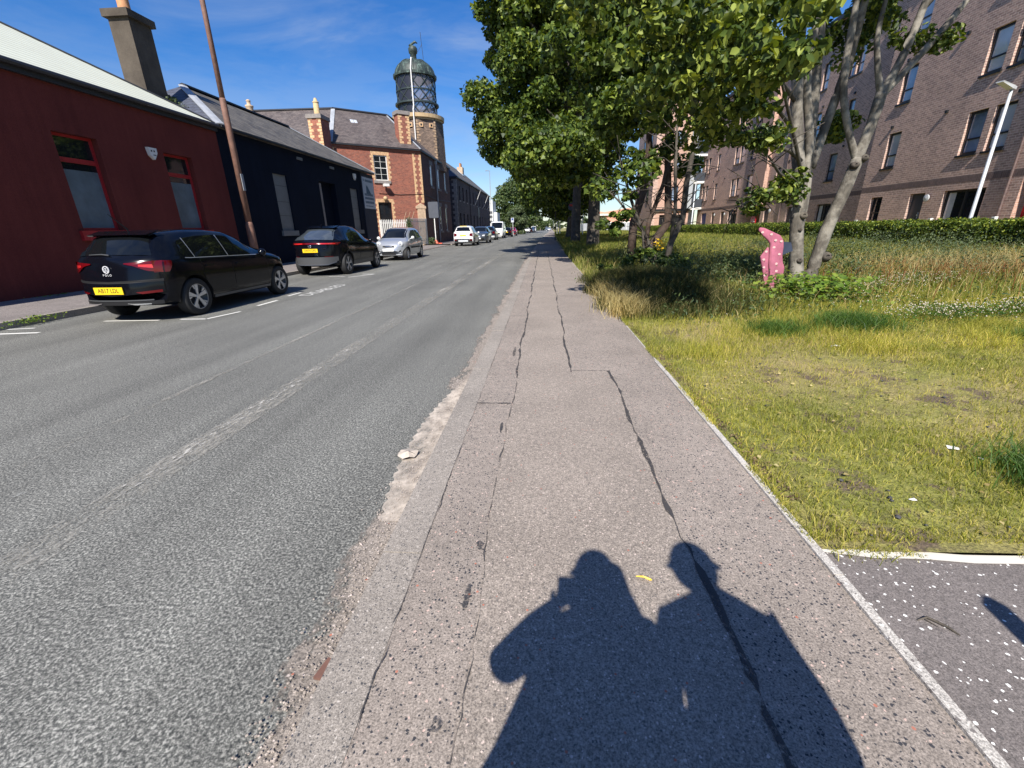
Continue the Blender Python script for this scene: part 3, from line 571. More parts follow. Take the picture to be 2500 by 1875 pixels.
mb.quad(e0, e1, r1, r0); mb.quad(r0, r1, b1, b0); mb.poly([e1, b1, r1]); mb.build('roof', 'cream_roof', T)
mb = MB(); mb.tube([(WX + .16, -7, 5.36), (WX + .16, 17.9, 5.36)], .07, 8); mb.box(WX + .003, WX + .1, -6, 17.9, 5.18, 5.34); mb.build('gutter', 'dark_trim', T)
mb = MB(); strap(mb, r1, e1, .10, .05); mb.build('hip_trim', 'dark_trim', T)
A = MB(); A.prism([(WX, 14.42, 4.12), (WX, 14.74, 4.12), (WX, 14.74, 3.98), (WX, 14.6, 3.78), (WX, 14.46, 3.9)], (.10, 0, 0)); al = A.build('alarm_box', 'white', None, label='white shield-shaped burglar alarm box on the dark red wall', category='alarm box')
A = MB(); A.box(WX + .101, WX + .104, 14.5, 14.55, 4.0, 4.05); A.box(WX + .101, WX + .104, 14.6, 14.65, 4.0, 4.05); A.box(WX + .101, WX + .104, 14.56, 14.67, 3.9, 3.925); A.build('printed_mark', 'ink', al)
# rendered chimney between the roofs
T = thing('chimney_stack', 'tall weathered cement chimney with an orange pot, between the cream roof and the slate roof', 'chimney', (-15.8, 19, 5))
mb = MB(); mb.box(-16.1, -15.3, 18.5, 19.5, 4.5, 9.1); mb.build('shaft', 'concrete', T)
mb = MB(); mb.box(-16.22, -15.18, 18.38, 19.62, 9.1, 9.34); mb.build('cap', 'concrete', T)
mb = MB(); mb.lathe((-15.72, 18.95, 9.34), [(.2, 0), (.19, .5), (.17, 1.1), (.22, 1.12), (.22, 1.25), (.16, 1.26)], 20); mb.build('chimney_pot', 'clay', T, smooth=True)
P_ = np.stack([-15.0 + npr.normal(0, .55, 900), 19.9 + npr.normal(0, .35, 900), 6.2 + npr.random(900) * .5], 1); P_[:, 2] += (-P_[:, 0] - 15.0) * .55
leaves('roof_weed', P_, npr.normal(size=(900, 3)) + [0, 0, 1], .09, 'leaf_grey', None, 'd', label='straggly weeds growing at the foot of the cement chimney', category='weed')
# ------------------------------------------------------------------ navy building
T = thing('navy_building', 'low navy painted building with boarded windows and a grey slate roof', 'building', (WX, 26, .1))
P = V3((WX, 17.9, 0)); ops = [(21.2 - 17.9, 22.35 - 17.9, 1.6, 4.12, .1), (25.6 - 17.9, 27.6 - 17.9, .15, 4.2, .35), (29.75 - 17.9, 30.9 - 17.9, 1.6, 4.15, .1)]
mb = MB(); wall_open(mb, P, EY, EX, 13.8, -.0, 5.34, ops); mb.quad((WX, 33.9, 0), (-19.6, 33.9, 0), (-19.6, 33.9, 5.34), (WX, 33.9, 5.34)); mb.build('wall', 'navy_render', T)
mb = MB(); mb.box(WX - .1, WX + .05, 31.7, 33.92, 0, 5.3); mb.build('end_pier', 'navy_grey', T)
for a, b, c, d, D in (ops[0], ops[2]):
    w = MB(); w.obox(P, EY, EX, a, b, -D - .03, -D + .03, c, d); w = w.build('boarded_window', 'board_grey', T)
    k = MB(); [k.obox(P, EY, EX, a, b, -D + .031, -D + .034, c + (d - c) * f, c + (d - c) * f + .015) for f in (.27, .52, .80)]; k.build('board_joint', 'ink', w)
    k = MB(); k.obox(P, EY, EX, a - .12, b + .12, -.08, .09, c - .24, c - .003); k.build('sill', 'board_grey', w)
a, b, c, d, D = ops[1]; w = MB(); w.obox(P, EY, EX, a, b, -D - .04, -D, c, d); w = w.build('door', 'navy_render', T)
k = MB(); k.obox(P, EY, EX, a + .002, a + .30, -.12, -.04, c, d - .1); k.build('door_post', 'stone_grey', w)
mb = MB(); ev = 5.44; rz = 7.78; rx = -16.15; e0, e1 = (WX + .2, 17.96, ev), (WX + .2, 34.0, ev); b0, b1 = (-19.9, 17.96, ev), (-19.9, 34.0, ev); r0, r1 = (rx, 21.6, rz), (rx, 30.0, rz)
mb.quad(e0, e1, r1, r0); mb.quad(r0, r1, b1, b0); mb.poly([e1, b1, r1]); mb.quad((e0[0], e0[1], 5.38), (e1[0], e1[1], 5.38), (WX, 34, 5.34), (WX, 17.9, 5.34)); mb.build('roof', 'slate', T)
mb = MB(); mb.poly([e0, r0, b0]); mb.build('roof_hip', 'slate_blue', T)
mb = MB(); strap(mb, e0, r0, .30); mb.build('lead_hip', 'lead', T); mb = MB(); strap(mb, e1, r1, .14, .08); mb.build('lead_hip', 'lead', T)
mb = MB(); strap(mb, r0, r1, .3, .12); mb.box(WX + .12, WX + .24, 18, 33.9, 5.36, 5.42); mb.build('ridge_tiles', 'dark_trim', T)
for yy_ in (23.6, 27.2): k = MB(); k.box(WX, WX + .06, yy_, yy_ + .5, 5.0, 5.12); k.build('bracket', 'board_grey', T)
A = MB(); A.prism([(WX, 31.45 - 1.0, 5.08), (WX, 31.75 - 1.0, 5.08), (WX, 31.75 - 1.0, 4.9), (WX, 31.6 - 1.0, 4.7), (WX, 31.48 - 1.0, 4.85)], (.11, 0, 0)); A.build('alarm_box', 'white', None, label='white burglar alarm box under the slate eaves of the navy building', category='alarm box')
T = thing('wall_sign', 'pale blue-grey upright sign with a sail emblem on the end of the navy building', 'sign', (WX + .06, 32.7, 4))
A = MB(); A.box(WX + .052, WX + .08, 31.78, 33.8, 3.02, 5.05); A.build('board', 'pale_sign', T)
A = MB(); sx_ = WX + .081
for (ya, yb, za) in ((31.9, 32.1, 4.78), (32.25, 33.65, 4.76), (31.95, 33.5, 3.86), (31.95, 33.65, 3.62), (31.95, 33.65, 3.36), (32.0, 33.4, 3.16)):
    y_ = ya
    while y_ < yb - .08: w_ = rnd.uniform(.08, .15); A.box(sx_, sx_ + .003, y_, y_ + w_ * .75, za, za + (.15 if za > 3.2 else .06)); y_ += w_
A.poly([(sx_ + .004, 32.3, 4.0), (sx_ + .004, 32.95, 4.0), (sx_ + .004, 32.35, 4.62)]); A.poly([(sx_ + .004, 32.95, 4.0), (sx_ + .004, 33.2, 4.0), (sx_ + .004, 32.55, 4.55), (sx_ + .004, 32.5, 4.45)]); A.build('lettering', 'sign_ink', T)
# rusty pole
T = thing('street_pole', 'tall rusty brown pole at the joint of the red and navy buildings', 'pole', (-11.9, 17.85, .12))
mb = MB(); mb.tube([(-11.9, 17.85, .1), (-11.9, 17.85, 1.8), (-11.9, 17.85, 1.95)], [.15, .15, .11], 14); mb.build('base_section', 'rust', T, smooth=True)
mb = MB(); mb.tube([(-11.9, 17.85, 1.95), (-11.9, 17.85, 6.2), (-11.9, 17.85, 6.24)], [.115, .11, .10], 14); mb.tube([(-11.9, 17.85, 6.2), (-11.87, 17.87, 11.5)], [.092, .075], 14); mb.build('shaft', 'rust', T, smooth=True)
mb = MB(); mb.box(-11.79, -11.77, 17.78, 17.92, 3.1, 3.7); mb.build('sticker', 'lead', T)

# ------------------------------------------------------------------ brick lighthouse office
c0 = V3((-12, 46.4, 0)); c1 = V3((-18.52, 41.13, 0)); uB = (c0 - c1).normalized(); nB = V3((uB.y, -uB.x, 0)); LB = (c0 - c1).length
T = thing('brick_building', 'two-storey red brick building with buff quoins and hipped slate roof below the lighthouse', 'building', (-14, 45, .1))
mb = MB(); ops = [(LB - 4.72, LB - 3.42, 5.98, 8.12, .12), (LB - 4.72, LB - 3.42, 1.2, 4.08, .2)]
wall_open(mb, c1, uB, nB, LB, 0, 8.8, ops); c2 = V3((-34, 41.13, 0)); mb.quad(c2, c1, c1 + Z * 8.8, c2 + Z * 8.8); mb.build('front_wall', 'brick_red', T)
mb = MB(); st_ops = [(50.0 - 46.4, 50.95 - 46.4, 5.95, 8.0, .25), (53.4 - 46.4, 54.35 - 46.4, 5.95, 8.0, .25), (57.0 - 46.4, 57.95 - 46.4, 5.95, 8.1, .25), (53.3 - 46.4, 54.3 - 46.4, 1.4, 4.05, .25), (56.5 - 46.4, 57.5 - 46.4, 1.4, 4.05, .25), (49.8 - 46.4, 50.8 - 46.4, 1.4, 4.05, .25)]
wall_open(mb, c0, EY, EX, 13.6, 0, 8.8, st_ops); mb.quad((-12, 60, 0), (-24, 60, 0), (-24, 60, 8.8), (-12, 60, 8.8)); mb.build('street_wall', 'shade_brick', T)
for o in ops:
    mb = MB()
    for zz in np.arange(o[2] - .0, o[3], .21):
        i = int(round((zz - o[2]) / .21)); w_ = .3 if i % 2 else .16
        mb.obox(c1, uB, nB, o[0] - w_, o[0] - .003, -.02, .012, zz + .008, zz + .2); mb.obox(c1, uB, nB, o[1] + .003, o[1] + w_, -.02, .012, zz + .008, zz + .2)
    a_ = o[0] - .2
    while a_ < o[1] + .2: mb.obox(c1, uB, nB, a_, a_ + .1, -.02, .013, o[3] + .003, o[3] + .30); a_ += .125
    mb.build('window_surround', 'brick_buff', T)
mb = MB(); quoins(mb, c1, uB, nB, LB - .85, LB, 4.1, 8.5, 'L', .03, .24, .3, .17); mb.build('quoins', 'brick_buff', T); mb = MB(); quoins(mb, c1, uB, nB, LB - .3, LB + .03, 4.1, 8.5, 'R', .03, .24, .3, .18); mb.build('quoins', 'brick_buff', T); mb = MB(); quoins(mb, c1, uB, nB, 0, 1, .3, 8.5, 'L', .03, .24, .45, .25)
mb.build('quoins', 'brick_buff', T)
mb = MB(); mb.obox(c1, uB, nB, LB - .80, LB + .02, -.02, .13, 0, 3.55); mb.build('stone_pier', 'stone_tan', T)
mb = MB(); mb.prism([c1 + uB * (LB - .95) + nB * .16 + Z * 3.55, c1 + uB * (LB + .1) + nB * .16 + Z * 3.55, c1 + uB * (LB + .1) + nB * .16 + Z * 3.75, c1 + uB * (LB - .42) + nB * .16 + Z * 4.05, c1 + uB * (LB - .95) + nB * .16 + Z * 3.75], -nB * .2); mb.build('pier_cap', 'stone_tan', T)
mb = MB(); mb.obox(c1, uB, nB, 0, LB, -.05, .1, 8.55, 8.8); mb.build('brick_cornice', 'brick_red', T)
mb = MB(); mb.obox(c1, uB, nB, -.1, LB + .15, .1, .24, 8.72, 8.86); mb.obox(c0, EY, EX, -.1, 13.7, .0, .2, 8.72, 8.86); mb.build('gutter', 'dark_trim', T)
mb = MB(); mb.tube([c1 + uB * (LB - 4.5) + nB * .03 + Z * 4.85, c1 + uB * (LB - 2.4) + nB * .03 + Z * 4.78, c0 + nB * .03 + Z * 4.9], .025, 5); mb.tube([c0 + EX * .03 + Z * 4.9, c0 + EX * .03 + EY * 6 + Z * 4.7, c0 + EX * .03 + EY * 13.4 + Z * 4.9], .03, 5); mb.build('cable', 'ink', T)
window(T, c1, uB, nB, *ops[0][:4], .12, 'frame_white', 'glass_dark', 'sash4', .09, ('stone_grey', .16, .1, .24))
window(T, c1, uB, nB, *ops[1][:4], .2, 'frame_black', 'glass_dark', 'sash', .06)
for i, o in enumerate(st_ops):
    window(T, c0, EY, EX, *o[:4], .10, 'frame_white', 'glass_pale' if i < 3 else 'glass_dark', 'sash', .13, ('stone_grey', .15, .1, .22))
    l_ = MB(); l_.obox(c0, EY, EX, o[0] - .2, o[1] + .2, -.02, .015, o[3] + .003, o[3] + .42); l_.build('lintel', 'stone_grey', T)
R2, R3 = V3((-19.59, 45.2, 12.3)), V3((-15.6, 48.4, 12.3)); R4 = V3((-15.6, 57, 12.3)); R1 = V3((-31, 44.9, 12.3)); ez = 8.86
E0, E1, E2 = c0 + nB * .22 + EX * .1 + Z * ez, c1 + nB * .22 + Z * ez, V3((-34.3, 40.9, ez)); E3 = V3((-11.8, 60, ez)); B0, B1 = V3((-34.3, 52, ez)), V3((-22, 60, ez))
mb = MB(); mb.poly([E1, E0, R3, R2]); mb.poly([E2, E1, R2, R1]); mb.poly([E0, E3, R4, R3]); mb.poly([E3, B1, R4]); mb.poly([E2, R1, B0]); mb.poly([R2, R3, R4, B1, B0, R1]); mb.build('roof', 'slate_red', T)
mb = MB(); strap(mb, E1, R2, .36); mb.build('lead_hip', 'lead', T); mb = MB(); strap(mb, E0 - uB * .1, R3, .2, .06); mb.build('lead_hip', 'lead', T)
mb = MB(); strap(mb, R1, R2, .28, .14); strap(mb, R2, R3, .28, .14); strap(mb, R3, R4, .28, .14); mb.build('ridge_tiles', 'dark_trim', T)
sk = c1 + uB * (LB - 5.6); mb = MB(); a_ = sk - nB * 2.2 + Z * 10.75; up_ = (-nB * .72 + Z * .69).normalized(); nn = (nB * .69 + Z * .72)
mb.prism([a_ + nn * .06, a_ + uB * .3 + nn * .06, a_ + uB * .3 + up_ * .75 + nn * .06, a_ + up_ * .75 + nn * .06], nn * .05); mb.prism([a_ + uB * .34 + nn * .06, a_ + uB * .62 + nn * .06, a_ + uB * .62 + up_ * .75 + nn * .06, a_ + uB * .34 + up_ * .75 + nn * .06], nn * .05); mb.build('skylight', 'glass_pale', T)
# chimneys of the brick building
def qchim(P, u, n, w, d, z0, z1, pots):
    mb = MB(); mb.obox(P, u, n, 0, w, -d, 0, z0, z1); ch = mb.build('chimney', 'brick_red', T)
    mb = MB(); z = z0; i = 0
    while z < z1 - .1:
        a_ = .34 if i % 2 else .2; mb.obox(P, u, n, 0, w * a_, -.02, .014, z + .01, z + .2); mb.obox(P, u, n, w * (1 - a_), w, -.02, .014, z + .01, z + .2); z += .22; i += 1
    mb.build('quoins', 'brick_buff', ch); mb = MB(); mb.obox(P, u, n, -.1, w + .1, -d - .1, .1, z1, z1 + .3); mb.build('cap', 'stone_grey', ch)
    for a_, h in pots: k = MB(); k.lathe(tuple(P + u * a_ - n * d / 2 + Z * (z1 + .3)), [(.24, 0), (.22, h * .7), (.2, h * .72), (.25, h * .74), (.25, h * .8), (.16, h * .82), (.1, h)], 14); k.build('chimney_pot', 'buffpot', ch, smooth=True)
qchim(V3((-19.45, 39.6, 0)), EX, -EY, 1.1, 1.5, 6.5, 10.35, [(.55, 1.3)])
qchim(c1 + uB * (LB - 1.85) - nB * .25, uB, nB, 1.12, .95, 8.2, 11.75, [])
mb = MB(); mb.box(-25.9, -24.9, 41.4, 42.4, 9.5, 11.3); ch = mb.build('chimney', 'concrete', T); k = MB(); k.lathe((-25.4, 41.5, 11.3), [(.3, 0), (.28, .45), (.33, .5), (.33, .6), (.15, .65), (.15, .9), (.2, .95), (.1, 1.05)], 14); k.build('chimney_pot', 'stone_tan', ch, smooth=True)
# fittings
T = thing('floodlight', 'white floodlight under the sash window of the red brick gable', 'floodlight', tuple(c1 + uB * (LB - 3.95) + Z * 5.5))
Pf = c1 + uB * (LB - 4.15); mb = MB(); mb.obox(Pf, uB, nB, 0, .5, .25, .6, 5.45, 5.68); mb.build('housing', 'white', T); mb = MB(); mb.obox(Pf, uB, nB, .2, .3, 0, .3, 5.5, 5.6); mb.build('bracket', 'dark_trim', T)
T = thing('globe_light', 'cream round wall light over the ground floor opening of the red brick gable', 'wall light', tuple(c1 + uB * (LB - 4.04) + Z * 4.4))
mb = MB(); cc = c1 + uB * (LB - 4.04) + nB * .22 + Z * 4.42; mb.lathe(tuple(cc), [(.2 * math.sin(a), -.2 * math.cos(a)) for a in [math.pi * i / 10 for i in range(11)]], 16); mb.build('globe', 'cornice', T, smooth=True); mb = MB(); mb.obox(c1 + uB * (LB - 4.04), uB, nB, -.03, .03, 0, .2, 4.38, 4.45); mb.build('arm', 'dark_trim', T)
T = thing('downpipe', 'pale grey downpipe on the shaded street wall of the brick building', 'downpipe', (-11.95, 52.2, .1)); mb = MB(); mb.tube([(-11.9, 52.45, 8.75), (-11.9, 52.3, 4), (-11.9, 52.2, .15)], .07, 8); mb.build('pipe', 'lead', T)
mb = MB(); mb.box(-12, -11.8, 52.3, 52.6, 8.35, 8.7); mb.build('hopper', 'lead', T)
# ------------------------------------------------------------------ lighthouse
LX, LY = -14.35, 56.0
T = thing('lighthouse', 'lighthouse tower with a diamond-paned lantern and a green copper dome', 'lighthouse', (LX, LY, .1))
def octa(r, z, rot=10): return [V3((LX + r * math.cos(R(rot + 45 * k)), LY + r * math.sin(R(rot + 45 * k)), z)) for k in range(8)]
mb = MB(); a_, b_ = octa(2.86, 8.0), octa(2.74, 13.1); [mb.quad(a_[k], a_[(k + 1) % 8], b_[(k + 1) % 8], b_[k]) for k in range(8)]; mb.build('tower', 'tower_brick', T)
mb = MB()
for k in range(8):
    z = 8.9; i = 0
    while z < 12.9:
        f = (z - 8.0) / 5.1; r_ = 2.86 + (2.74 - 2.86) * f; p = V3((LX, LY, z)) + (octa(r_, 0)[k] - V3((LX, LY, 0))); p.z = z
        d1 = (octa(r_, z)[(k + 1) % 8] - p).normalized(); d0 = (octa(r_, z)[(k - 1) % 8] - p).normalized(); w_ = .34 if i % 2 else .18; o_ = (p - V3((LX, LY, z))).normalized() * .03
        mb.poly([p + o_, p + d1 * w_ + o_, p + d1 * w_ + o_ + Z * .2, p + o_ + Z * .2]); mb.poly([p + d0 * w_ + o_, p + o_, p + o_ + Z * .2, p + d0 * w_ + o_ + Z * .2]); z += .27; i += 1
mb.build('quoins', 'brick_buff_dirty', T)
mb = MB(); mb.lathe((LX, LY, 13.0), [(2.7, .0), (2.72, .18), (2.92, .20), (2.95, .56), (2.6, .62), (2.1, .63)], 40); mb.build('cornice', 'cornice', T)
for an in (-95, -70, -45, -120):
    d_ = V3((math.cos(R(an)), math.sin(R(an)), 0)); s_ = V3((-d_.y, d_.x, 0)); p = V3((LX, LY, 0)) + d_ * 2.66; mb = MB(); mb.obox(p, s_, d_, -.2, .2, -.2, .05, 12.25, 12.65); w_ = mb.build('vent_surround', 'brick_buff', T); mb = MB(); mb.obox(p, s_, d_, -.11, .11, 0, .055, 12.34, 12.56); mb.build('vent_opening', 'ink', w_)
gr = 2.12; mb = MB(); mb.lathe((LX, LY, 13.55), [(gr, 0), (gr, 4.0)], 32); mb.build('glazing', 'lantern_glass', T)
mb = MB(); mb.lathe((LX, LY, 13.58), [(gr + .012, 0), (gr + .012, 3.9)], 24, a0=R(165), a1=R(270)); mb.build('dark_glass_panel', 'lantern_dark', T)  # dark sheet laid over the glazing, for the dark glass on this side
mb = MB()
for z0_, z1_ in ((13.58, 14.85), (14.85, 16.05), (16.05, 17.5)):
    for k in range(11):
        a0_, a1_ = 2 * math.pi * k / 11, 2 * math.pi * (k + 1) / 11; q_ = lambda a, z: (LX + (gr + .06) * math.cos(a), LY + (gr + .04) * math.sin(a), z)
        mm_ = (a0_ + a1_) / 2; mb.tube([q_(a0_, z0_), q_(mm_, (z0_ + z1_) / 2), q_(a1_, z1_)], .055, 4, False); mb.tube([q_(a1_, z0_), q_(mm_, (z0_ + z1_) / 2), q_(a0_, z1_)], .055, 4, False)
mb.build('astragals', 'iron', T)
mb = MB()
for z_, rr_, hh in ((14.85, gr + .12, .08), (16.05, gr + .10, .06), (14.80, gr + .32, .08)): mb.lathe((LX, LY, z_), [(gr - .02, -hh), (rr_, -hh), (rr_, hh), (gr - .02, hh)], 32)
mb.build('iron_ring', 'iron', T)
mb = MB(); mb.lathe((LX, LY, 17.45), [(2.1, -.1), (2.38, -.05), (2.40, .18), (2.22, .25)] + [(2.18 * math.cos(a) ** .82, .25 + 1.45 * math.sin(a)) for a in [math.pi / 2 * i / 10 for i in range(1, 10)]] + [(.36, 1.74)], 32); o = mb.build('dome', 'copper', T); autosmooth(o, 35)
mb = MB()
for k in range(8):
    an = math.pi * k / 4 + .2; mb.tube([(LX + 2.2 * math.cos(a) ** .82 * math.cos(an), LY + 2.2 * math.cos(a) ** .82 * math.sin(an), 17.7 + 1.48 * math.sin(a)) for a in [math.pi / 2 * i / 10 for i in range(10)]], .04, 4)
mb.build('dome_ribs', 'copper', T)
mb = MB(); mb.lathe((LX, LY, 19.12), [(.36, 0), (.34, .6), (.46, .7), (.5, 1.1), (.36, 1.3), (.0, 1.45)], 16); mb.tube([(LX - .4, LY, 20.5), (LX + .3, LY, 20.85), (LX + .55, LY, 20.7)], [.1, .13, .05], 6); mb.build('vent_finial', 'copper', T, smooth=True)
mb = MB(); mb.tube([(LX + 1.1, LY, 19.2), (LX + .95, LY, 21.7)], .025, 5); mb.tube([(LX + .5, LY, 19.9), (LX + 1.05, LY, 20.6)], .02, 5); mb.build('aerial', 'dark_trim', T)
mb = MB(); dv = V3((.10, -1, 0)).normalized(); pz = lambda r_, z: V3((LX, LY, z)) + dv * r_; mb.tube([pz(.5, 19.2), pz(1.7, 18.9), pz(2.55, 17.7), pz(2.55, 14.3), pz(3.1, 13.8), pz(3.1, 9.2)], [.06] * 6, 6); mb.build('white_pipe', 'white', T)
# ------------------------------------------------------------------ long stone building
T = thing('stone_building', 'long dark sooty stone building with a row of narrow windows, beyond the lighthouse', 'building', (-12, 85, .1))
P = V3((-12.1, 65, 0)); ops = []; ycs = [67.5, 70.5, 73.9, 77.2, 80.7, 84.6, 88.6, 92.2, 95.8, 99.2, 102.6]
for y_ in ycs: ops += [(y_ - 65 - .5, y_ - 65 + .5, 5.5, 7.4, .25), (y_ - 65 - .5, y_ - 65 + .5, 1.5, 3.75, .25)]
mb = MB(); wall_open(mb, P, EY, EX, 40.5, 0, 8.35, ops); mb.quad((-21, 65, 0), (-12.1, 65, 0), (-12.1, 65, 8.35), (-21, 65, 8.35)); mb.quad((-12.1, 105.5, 0), (-21, 105.5, 0), (-21, 105.5, 8.35), (-12.1, 105.5, 8.35)); mb.build('wall', 'stone_darker', T)
for i, o in enumerate(ops): window(T, P, EY, EX, *o[:4], .22, 'stone_grey' if i % 2 == 0 else 'frame_black', 'glass_dark', 'sash', .07, ('stone_grey', .12, .08, .2))
mb = MB(); quoins(mb, P, EY, EX, 0, 1, 0, 8.1, 'L', .03, .36, .6, .35); quoins(mb, V3((-13.1, 65, 0)), EX, -EY, 0, 1, 0, 8.1, 'R', .03, .36, .6, .35); mb.build('quoins', 'stone_grey', T)
mb = MB(); e0, e1, r0, r1, b0, b1 = (-11.9, 64.8, 8.4), (-11.9, 105.7, 8.4), (-16.5, 69.3, 12.3), (-16.5, 101.2, 12.3), (-21.2, 64.8, 8.4), (-21.2, 105.7, 8.4)
mb.quad(e0, e1, r1, r0); mb.quad(r0, r1, b1, b0); mb.poly([e1, b1, r1]); mb.build('roof', 'slate', T); mb = MB(); mb.poly([e0, r0, b0]); mb.build('roof_hip', 'slate_blue', T)
mb = MB(); mb.box(-12.1, -11.85, 64.8, 105.7, 8.3, 8.42); mb.box(-21, -11.9, 64.75, 64.9, 8.2, 8.42); mb.tube([(-12.0, 76.5, 0), (-12.0, 76.5, 8.3)], .06, 6); mb.build('gutter', 'dark_trim', T)
mb = MB(); mb.box(-16.9, -15.8, 92.8, 94.4, 11, 13.0); mb.build('chimney', 'stone_tan', T)
for i in range(4): k = MB(); k.lathe((-16.3, 93.0 + i * .4, 13.0), [(.18, 0), (.15, .6), (.18, .7)], 8); k.build('chimney_pot', 'clay', T)
k = MB(); k.prism([(-14.6, 86, 10.75), (-14.6, 88.5, 10.75), (-15.6, 88.5, 11.62), (-15.6, 86, 11.62)], (.05, 0, .06)); k.build('skylight', 'glass_pale', T)
mb = MB(); mb.box(-12.1, -12.04, 85.9, 87.2, 3.5, 5.3); mb.build('wall_panel', 'sign_grey', T)
for i, (y_, nm) in enumerate(((82.3, 'nearest'), (93.8, 'middle'), (101.0, 'farthest'))):
    mb = MB(); mb.tube([(-12.05, y_, 5.55), (-11.45, y_ - .4, 6.7), (-10.9, y_ - .75, 7.8)], [.06, .055, .04], 8); mb.build('flagpole', 'white', None, label=f'{nm} of three bare white flagpoles leaning out from the dark stone building', category='flagpole', group='flagpoles on the stone building')
# fences
def pal(nm, A, B, n, h, mat, label, z0=.05, gate=False):
    T = thing(nm, label, 'fence', (A[0], A[1], z0)); A, B = V3((*A, 0)), V3((*B, 0)); u_ = (B - A).normalized(); nn = V3((u_.y, -u_.x, 0)); Ln = (B - A).length; mb = MB()
    for i in range(n):
        a_ = (i + .5) * Ln / n; w_ = .045
        mb.prism([A + u_ * (a_ - w_) + Z * (z0 + .1), A + u_ * (a_ + w_) + Z * (z0 + .1), A + u_ * (a_ + w_) + Z * (h - .12), A + u_ * a_ + Z * h, A + u_ * (a_ - w_) + Z * (h - .12)], nn * .02)
    mb.build('pales', mat, T); mb = MB()
    for zz in (.5, h - .35): mb.obox(A, u_, nn, 0, Ln, -.05, -.005, zz, zz + .06)
    if gate: mb.prism([A + Z * .5 - nn * .05, A + Z * .58 - nn * .05, A + u_ * Ln * .45 + Z * (h - .3) - nn * .05, A + u_ * Ln * .45 + Z * (h - .38) - nn * .05], -nn * .03)
    mb.build('rails', mat, T)
    for e in (0, Ln): k = MB(); k.obox(A, u_, nn, e - .05, e + .05, -.16, -.06, 0, h - .05); k.build('post', mat, T)
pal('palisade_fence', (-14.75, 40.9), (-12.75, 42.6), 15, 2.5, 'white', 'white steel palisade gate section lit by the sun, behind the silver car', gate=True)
pal('palisade_fence', (-12.7, 42.65), (-11.75, 45.9), 20, 2.62, 'palisade_shade', 'grey shaded palisade fence running to the stone pier of the brick building')
mb = MB()
for k_ in range(3): mb.tube([(-13.6 + k_ * .33, 44.2 + k_ * .2, 2.4), (-13.2 + k_ * .33, 44.0 + k_ * .2, 3.2)], .025, 5)
mb.build('spiked_rods', 'stone_tan', None, label='three slanting pale rods standing behind the palisade by the brick gable', category='rods')
P_ = np.stack([-12.6 + npr.normal(0, .16, 500), 42.5 + npr.normal(0, .1, 500), 2.0 + npr.normal(0, .3, 500)], 1); leaves('climbing_weed', P_, npr.normal(size=(500, 3)), .1, 'leaf_grey', None, 'd', label='small climbing weed at the corner of the palisade fence', category='weed')
P_ = np.stack([-11.6 + npr.normal(0, .25, 500), 46.4 + npr.normal(0, .3, 500), .15 + npr.random(500) * .6], 1); leaves('wall_weed', P_, npr.normal(size=(500, 3)), .12, 'leaf_grey', None, 'd', label='green weed growing at the foot of the brick building corner', category='weed')
# blank sign on an orange foot
T = thing('temporary_sign', 'blank grey sign board on a white post with an orange foot, before the brick building', 'sign', (-11.2, 47, .12))
mb = MB(); mb.box(-11.24, -11.16, 46.96, 47.04, .12, 2.8); mb.build('post', 'white', T)
mb = MB(); bx = [(-11.72, 2.72), (-11.68, 2.66), (-10.78, 2.66), (-10.72, 2.74), (-10.72, 4.14), (-10.78, 4.2), (-11.68, 4.2), (-11.75, 4.12)]; mb.prism([(x, 46.9, z) for x, z in bx], (0, .05, 0)); mb.build('board', 'sign_grey', T)
mb = MB(); mb.add([(-11.45, 46.7, .12), (-10.95, 46.7, .12), (-10.95, 47.3, .12), (-11.45, 47.3, .12), (-11.3, 46.92, .5), (-11.1, 46.92, .5), (-11.1, 47.08, .5), (-11.3, 47.08, .5)], [(4, 5, 6, 7), (0, 1, 5, 4), (1, 2, 6, 5), (2, 3, 7, 6), (3, 0, 4, 7)]); mb.box(-11.0, -10.55, 46.8, 47.2, .12, .2); mb.build('weighted_foot', 'orange_base', T)
# far white building
T = thing('white_building', 'white building with dark bands, glimpsed past the end of the stone building', 'building', (-12.5, 118, 0))
mb = MB(); mb.box(-20, -12.6, 116, 124, 0, 8.2); mb.box(-12.6, -11.6, 117, 124, 0, 5.4); mb.build('wall', 'white', T)
for zz in (5.1, 4.1, 2.9): k = MB(); k.box(-13.9, -12.75, 115.9, 115.99, zz, zz + .55); k.build('window_band', 'ink', T)
